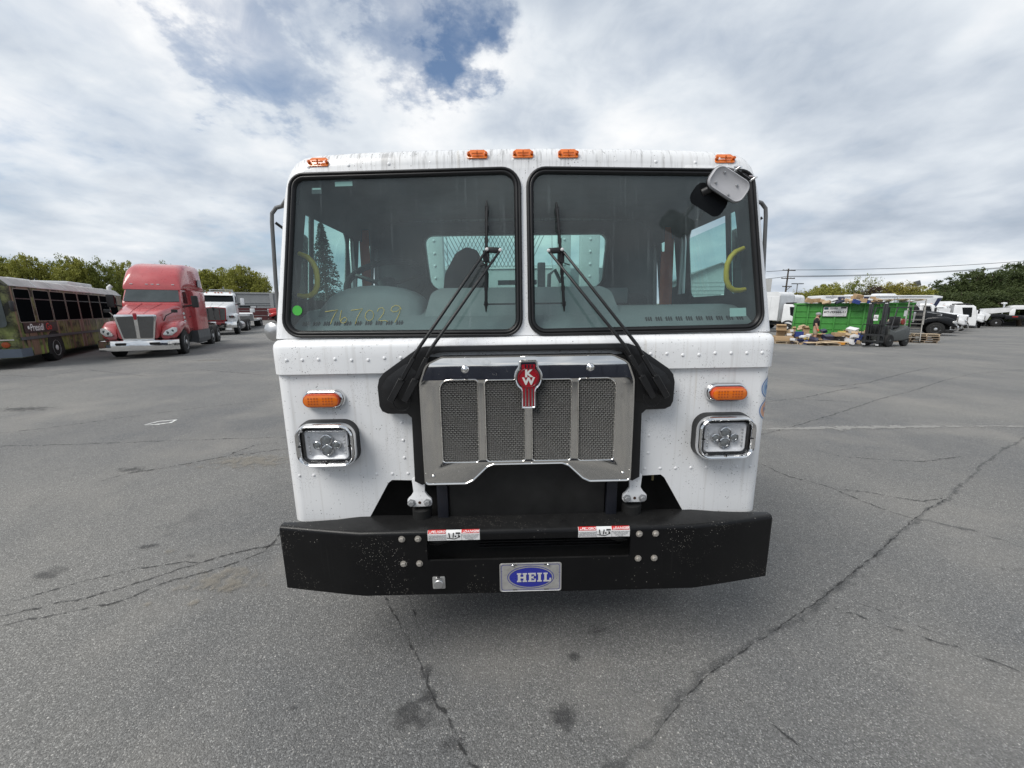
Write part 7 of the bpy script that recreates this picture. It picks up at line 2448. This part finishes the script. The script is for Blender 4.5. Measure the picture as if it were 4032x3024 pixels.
# a light utility cart half hidden by the cab
UC = thing('utility_cart', 'white utility cart with black wheels half hidden beside the white cab', 'cart', (16.7, 25.9, ground_z(17, 26)), R(40))
m = MB().loft([sec(0, .45, .45, .75, .1), sec(.3, .58, .40, .95, .12), sec(1.0, .60, .40, 1.02, .1), sec(2.4, .60, .40, .85, .06)], True, True, True)
m.build('cart_body', WHITEP, UC, smooth=40)
for s in (-1, 1):
    for y in (.45, 1.95):
        wheel(UC, s * .55, y, .30, .20, RIM, dish=s, n=18)
    MB().tube([(s * .5, .9, .9), (s * .48, 1.1, 1.6), (s * .48, 2.0, 1.6), (s * .5, 2.2, .8)], .025, 6).build('roll_bar', BLACKM, UC)
MB().box((0, 1.5, .98), (.9, .4, .14)).build('seat', BLACKP, UC, bev=.03)

# ------------------------------------------------- trees


def crown_mesh(name, seed, lobes, n, size, mt, twig=.06):
    """leaf clumps spread through overlapping lobes (cx, cy, cz, rx, ry, rz)"""
    rnd = random.Random(seed)
    m = MB()
    vol = [l[3] * l[4] * l[5] for l in lobes]
    tot = sum(vol)
    for l, v in zip(lobes, vol):
        cl = max(9, int(60 * (v / tot) * len(lobes) ** .5))
        for _ in range(cl):
            u = Vector((rnd.gauss(0, 1), rnd.gauss(0, 1), rnd.gauss(0, 1))).normalized()
            q = rnd.uniform(.25, 1.12) ** .6
            c = Vector((l[0] + u.x * l[3] * q, l[1] + u.y * l[4] * q, l[2] + u.z * l[5] * q))
            rr = rnd.uniform(.14, .42) * (v ** (1 / 3))
            for _ in range(int(n * v / tot / cl)):
                w = Vector((rnd.gauss(0, 1), rnd.gauss(0, 1), rnd.gauss(0, .8)))
                w = w.normalized() * rr * rnd.random() ** .45
                p = c + w
                a = Vector((rnd.gauss(0, 1), rnd.gauss(0, 1), rnd.gauss(0, .6))).normalized()
                b = a.orthogonal().normalized()
                b.rotate(Matrix.Rotation(rnd.uniform(0, 6.28), 3, a))
                s = size * rnd.uniform(.6, 1.35)
                e = a.cross(b) * s * .55
                b = b * s
                m.add([p - b, p + e * .8, p + b, p - e * .8], [(0, 1, 2, 3)])
    return m.mesh(name, mt, fix=False)


def trunk_mesh(name, seed, h, r, spread):
    rnd = random.Random(seed)
    m = MB()
    pts = [Vector((0, 0, 0))]
    for k in range(1, 6):
        pts.append(Vector((rnd.uniform(-.1, .1) * h * .2, rnd.uniform(-.1, .1) * h * .2, h * .62 * k / 5)))
    m.tube(pts, [r * (1.25 - .15 * k) for k in range(6)], 8)
    for _ in range(7):
        z0 = rnd.uniform(.30, .60) * h
        a = rnd.uniform(0, 6.28)
        b = Vector((math.cos(a) * spread * rnd.uniform(.5, .9), math.sin(a) * spread * rnd.uniform(.5, .9), h * rnd.uniform(.65, .95)))
        p0 = pts[min(5, int(z0 / (h * .62) * 5))].copy()
        m.tube([p0, p0.lerp(b, .5) + Vector((0, 0, h * .04)), b], [r * .55, r * .35, r * .10], 6)
    return m.mesh(name, BARK, smooth=60)


LY = m_leaf('leaf_yellow_green', (.14, .155, .028), (.36, .35, .075), (.25, .26, .05))
LG = m_leaf('leaf_mid_green', (.10, .125, .026), (.27, .29, .065), (.19, .21, .045))
LDK = m_leaf('leaf_dark_green', (.032, .048, .020), (.105, .135, .045), (.07, .095, .032))
LOL = m_leaf('leaf_olive_yellow', (.15, .14, .028), (.36, .31, .075), (.26, .235, .05))
LMR = m_leaf('leaf_maroon', (.030, .020, .018), (.075, .045, .038), (.05, .035, .03))
LCON = m_leaf('conifer_needles', (.010, .022, .016), (.035, .058, .040), (.02, .04, .028))


def lobes(seed, h, w, base=.30, k=9):
    rnd = random.Random(seed)
    out = [(0, 0, h * (.5 + base / 2), w * .62, w * .62, h * (1 - base) * .42)]
    for _ in range(k):
        a = rnd.uniform(0, 6.28)
        z = rnd.uniform(base + .12, .90)
        q = w * rnd.uniform(.35, .75) * (1.15 - .55 * z)
        r = w * rnd.uniform(.16, .36)
        out.append((math.cos(a) * q, math.sin(a) * q, h * z, r, r, r * rnd.uniform(.7, 1.0)))
    return out


PROTO = {}


def tree(kind, label, x, y, h, w, rz=0.0, group=None, name='broadleaf_tree', proto=0):
    key = (kind, proto)
    if key not in PROTO:
        mt, n, sz, base = {'yellow': (LY, 12000, .062, .16), 'green': (LG, 10000, .062, .16), 'dark': (LDK, 13000, .062, .06), 'olive': (LOL, 12000, .060, .02), 'maroon': (LMR, 8000, .060, .02), 'wispy': (LG, 1300, .075, .30)}[kind]
        sd = 31 * proto + len(PROTO) * 7 + 3
        PROTO[key] = (crown_mesh('crown', sd, lobes(sd, 4.0, 2.2, base, 22), n, sz * 1.15, mt), trunk_mesh('trunk', sd, 4.0, .10, 1.2))
    c, t_ = PROTO[key]
    t = thing(name, label, 'tree' if name != 'shrub' else 'shrub', (x, y, ground_z(x, y)), rz, group)
    sc = (w / 2.2, w / 2.2, h / 4.0)
    link('trunk', t_, t, scale=sc)
    tag(link('crown', c, t, scale=sc), None, kind='stuff')
    return t


def D(px, Z):
    return (px - 1106) / 831 * Z


rt = random.Random(4)
# left tree line behind the bus and the tractors
row = [(-30, 43, 7.6, 3.0, 'green'), (10, 42, 7.4, 2.8, 'yellow'), (52, 44, 7.2, 2.9, 'green'), (95, 43, 7.5, 2.8, 'yellow'), (140, 45, 7.2, 2.9, 'green'), (182, 44, 7.1, 2.7, 'yellow'), (222, 46, 7.0, 2.8, 'green'), (262, 47, 7.0, 2.7, 'green'), (305, 50, 7.3, 2.9, 'yellow'), (350, 54, 7.4, 3.0, 'green'), (398, 62, 8.2, 3.2, 'green')]
nmk = ['first', 'second', 'third', 'fourth', 'fifth', 'sixth', 'seventh', 'eighth', 'ninth', 'tenth', 'eleventh']
for i, (px, Z, h, w, kd) in enumerate(row):
    tree(kd, 'loose green tree above the bus roof, %s from the left edge' % nmk[i] if i < 8 else ['sparse green tree rising behind the red tractor roof, left one', 'sparse green tree rising behind the red tractor roof, right one', 'thin green tree in the gap right of the red tractor roof'][i - 8], D(px, Z), Z, h, w, rt.uniform(0, 6), 'trees along the left side of the yard', proto=i % 3)
for i, (px, Z, h, w, kd) in enumerate(((448, 72, 9.0, 4.6, 'yellow'), (492, 74, 9.5, 4.8, 'yellow'), (540, 72, 9.4, 4.6, 'yellow'), (572, 72, 8.4, 3.4, 'yellow'))):
    tree(kd, ['dense yellow-green tree right behind the white semi cab', 'dense yellow-green tree second right of the white semi cab', 'dense yellow-green tree above the grey building wall', 'rounded yellow-green tree closest to the white truck cab'][i], D(px, Z), Z, h, w, rt.uniform(0, 6), 'dense trees behind the grey building', proto=i % 2)
# right: rounded shrubs and wispy tops
for i, (px, Z, h, w, kd, nm) in enumerate(((1690, 62, 5.4, 3.6, 'olive', 'shrub'), (1742, 60, 6.0, 3.4, 'yellow', 'shrub'), (1772, 61, 6.5, 3.5, 'yellow', 'shrub'), (1812, 64, 7.0, 3.4, 'green', 'broadleaf_tree'), (1808, 57, 4.9, 3.6, 'olive', 'shrub'), (1852, 62, 6.4, 3.8, 'maroon', 'shrub'), (1862, 66, 8.2, 2.0, 'wispy', 'broadleaf_tree'),
                                          (1888, 63, 6.9, 4.0, 'olive', 'shrub'), (1922, 63, 6.9, 4.0, 'olive', 'shrub'), (1948, 62, 6.2, 3.4, 'yellow', 'shrub'))):
    tree(kd, ['small olive shrub behind the box truck roofs', 'rounded yellow-green shrub left of the cartons on the dumpster', 'large rounded yellow-green shrub above the dumpster corner', 'loose green tree between the round shrub and the maroon one', 'low olive shrub above the trailer roof corner', 'dark maroon shrub above the middle of the trailer', 'bare wispy tree sticking up over the maroon shrub', 'broad olive shrub right of the maroon shrub', 'broad olive shrub left of the flood light', 'yellowish shrub nearest the flood light pole'][i], D(px, Z), Z, h, w, rt.uniform(0, 6), 'shrubs behind the trailer', nm, i % 2)
for i, (px, Z, h, w) in enumerate(((1990, 66, 6.2, 3.8), (2030, 66, 7.3, 4.4), (2066, 65, 8.3, 4.8), (2104, 64, 9.8, 5.0), (2146, 66, 8.6, 5.0), (2184, 63, 9.8, 5.4), (2222, 62, 11.2, 5.8), (2128, 60, 5.4, 5.0), (2190, 60, 5.8, 5.0), (2060, 60, 5.4, 4.8), (2010, 62, 5.4, 4.0))):
    tree('dark', ['small dark tree right of the flood light', 'dark green tree above the nose of the travel trailer', 'dark green tree above the white day cab', 'tall pointed dark tree above the white hopper', 'dark green tree left of the black transporter', 'tall dark tree above the transporter cab', 'tallest dark tree at the right edge', 'low dark bushy tree behind the black transporter stack', 'low dark bushy tree at the right edge', 'low dark bushy tree behind the white cabs', 'low dark bushy tree below the flood light'][i], D(px, Z), Z, h, w, rt.uniform(0, 6), 'dark trees on the right', proto=i % 3)
FW = thing('yard_fence', 'dark wire fence line under the tall dark trees', 'fence', (70, 62, -.4), R(-8))
for i in range(12):
    MB().box((-22 + i * 4, 0, .95), (.09, .09, 1.9)).build('post', GALV, FW)
    MB().box((-20 + i * 4, -.05, .95), (3.9, .03, 1.7)).build('panel', mat('fence_screen', (.05, .05, .05), .8), FW)
    MB().box((-20 + i * 4, -.05, 1.85), (3.98, .06, .06)).build('rail', GALV, FW)

# conifer seen through the left side window
CN = thing('conifer', 'dark conifer seen through the left side window of the cab', 'tree', (D(716, 40), 40, ground_z(-19, 40)))
rnd = random.Random(5)
m = MB()
for k in range(46):
    z = 1.0 + k * .20
    rr = 2.5 * (1 - (z - .6) / 10.4)
    for j in range(9):
        a = rnd.uniform(0, 6.28)
        for q in range(14):
            f = rnd.uniform(.15, 1)
            p = Vector((math.cos(a) * rr * f, math.sin(a) * rr * f, z - .25 * f + rnd.uniform(-.15, .15)))
            b = Vector((rnd.gauss(0, 1), rnd.gauss(0, 1), rnd.gauss(0, .5))).normalized() * .13
            e = b.orthogonal().normalized() * .06
            m.add([p - b, p + e, p + b, p - e], [(0, 1, 2, 3)])
tag(m.build('crown', LCON, CN, fix=False), None, kind='stuff')
MB().cyl((0, 0, 0), (0, 0, 10), .22, 8, .04).build('trunk', BARK, CN)

# unseen dark trailer, added behind the camera so the grille mirrors a dark band
PT = thing('added_dark_trailer', 'added low dark blue trailer, unseen behind the camera, for the dark band in the grille', 'trailer', (1.0, -6.2, 0), R(3))
m = MB().box((0, -1.25, 1.32), (14.0, 2.5, 1.9))
pb = m.build('box_body', mat('added_trailer_blue', (.030, .036, .060), .45), PT, bev=.04)
for i in range(15):
    MB().box((-6.9 + i * .986, .012, 1.32), (.05, .03, 1.8)).build('wall_rib', mat('added_trailer_blue', (.03, .036, .06), .45), pb)
for x in (-5.2, -4.0, 4.8):
    for y in (-.3, -2.2):
        t_ = MB().lathe((x, y - .12, .5), (0, 1, 0), [(.28, 0), (.46, -.01), (.5, .05), (.5, .19), (.46, .25), (.28, .24)], 20).build('wheel', TYRE, PT, smooth=35)
MB().box((0, -1.25, .90), (13.0, 1.0, .18)).build('frame', BLACKM, PT)
# far belt of trees closing the horizon behind everything
rf_ = random.Random(77)
lb_ = []
for i in range(70):
    x = -75 + i * 2.6 + rf_.uniform(-1, 1)
    h = rf_.uniform(4.2, 6.6)
    lb_.append((x, 112 + rf_.uniform(-5, 5), h * .5, rf_.uniform(1.8, 3.2), 2.0, h * .5))
m_ = crown_mesh('far_treeline', 9, lb_, 26000, .26, LG)
tag(link('far_treeline', m_), 'far belt of green trees low on the horizon', 'trees', kind='stuff')
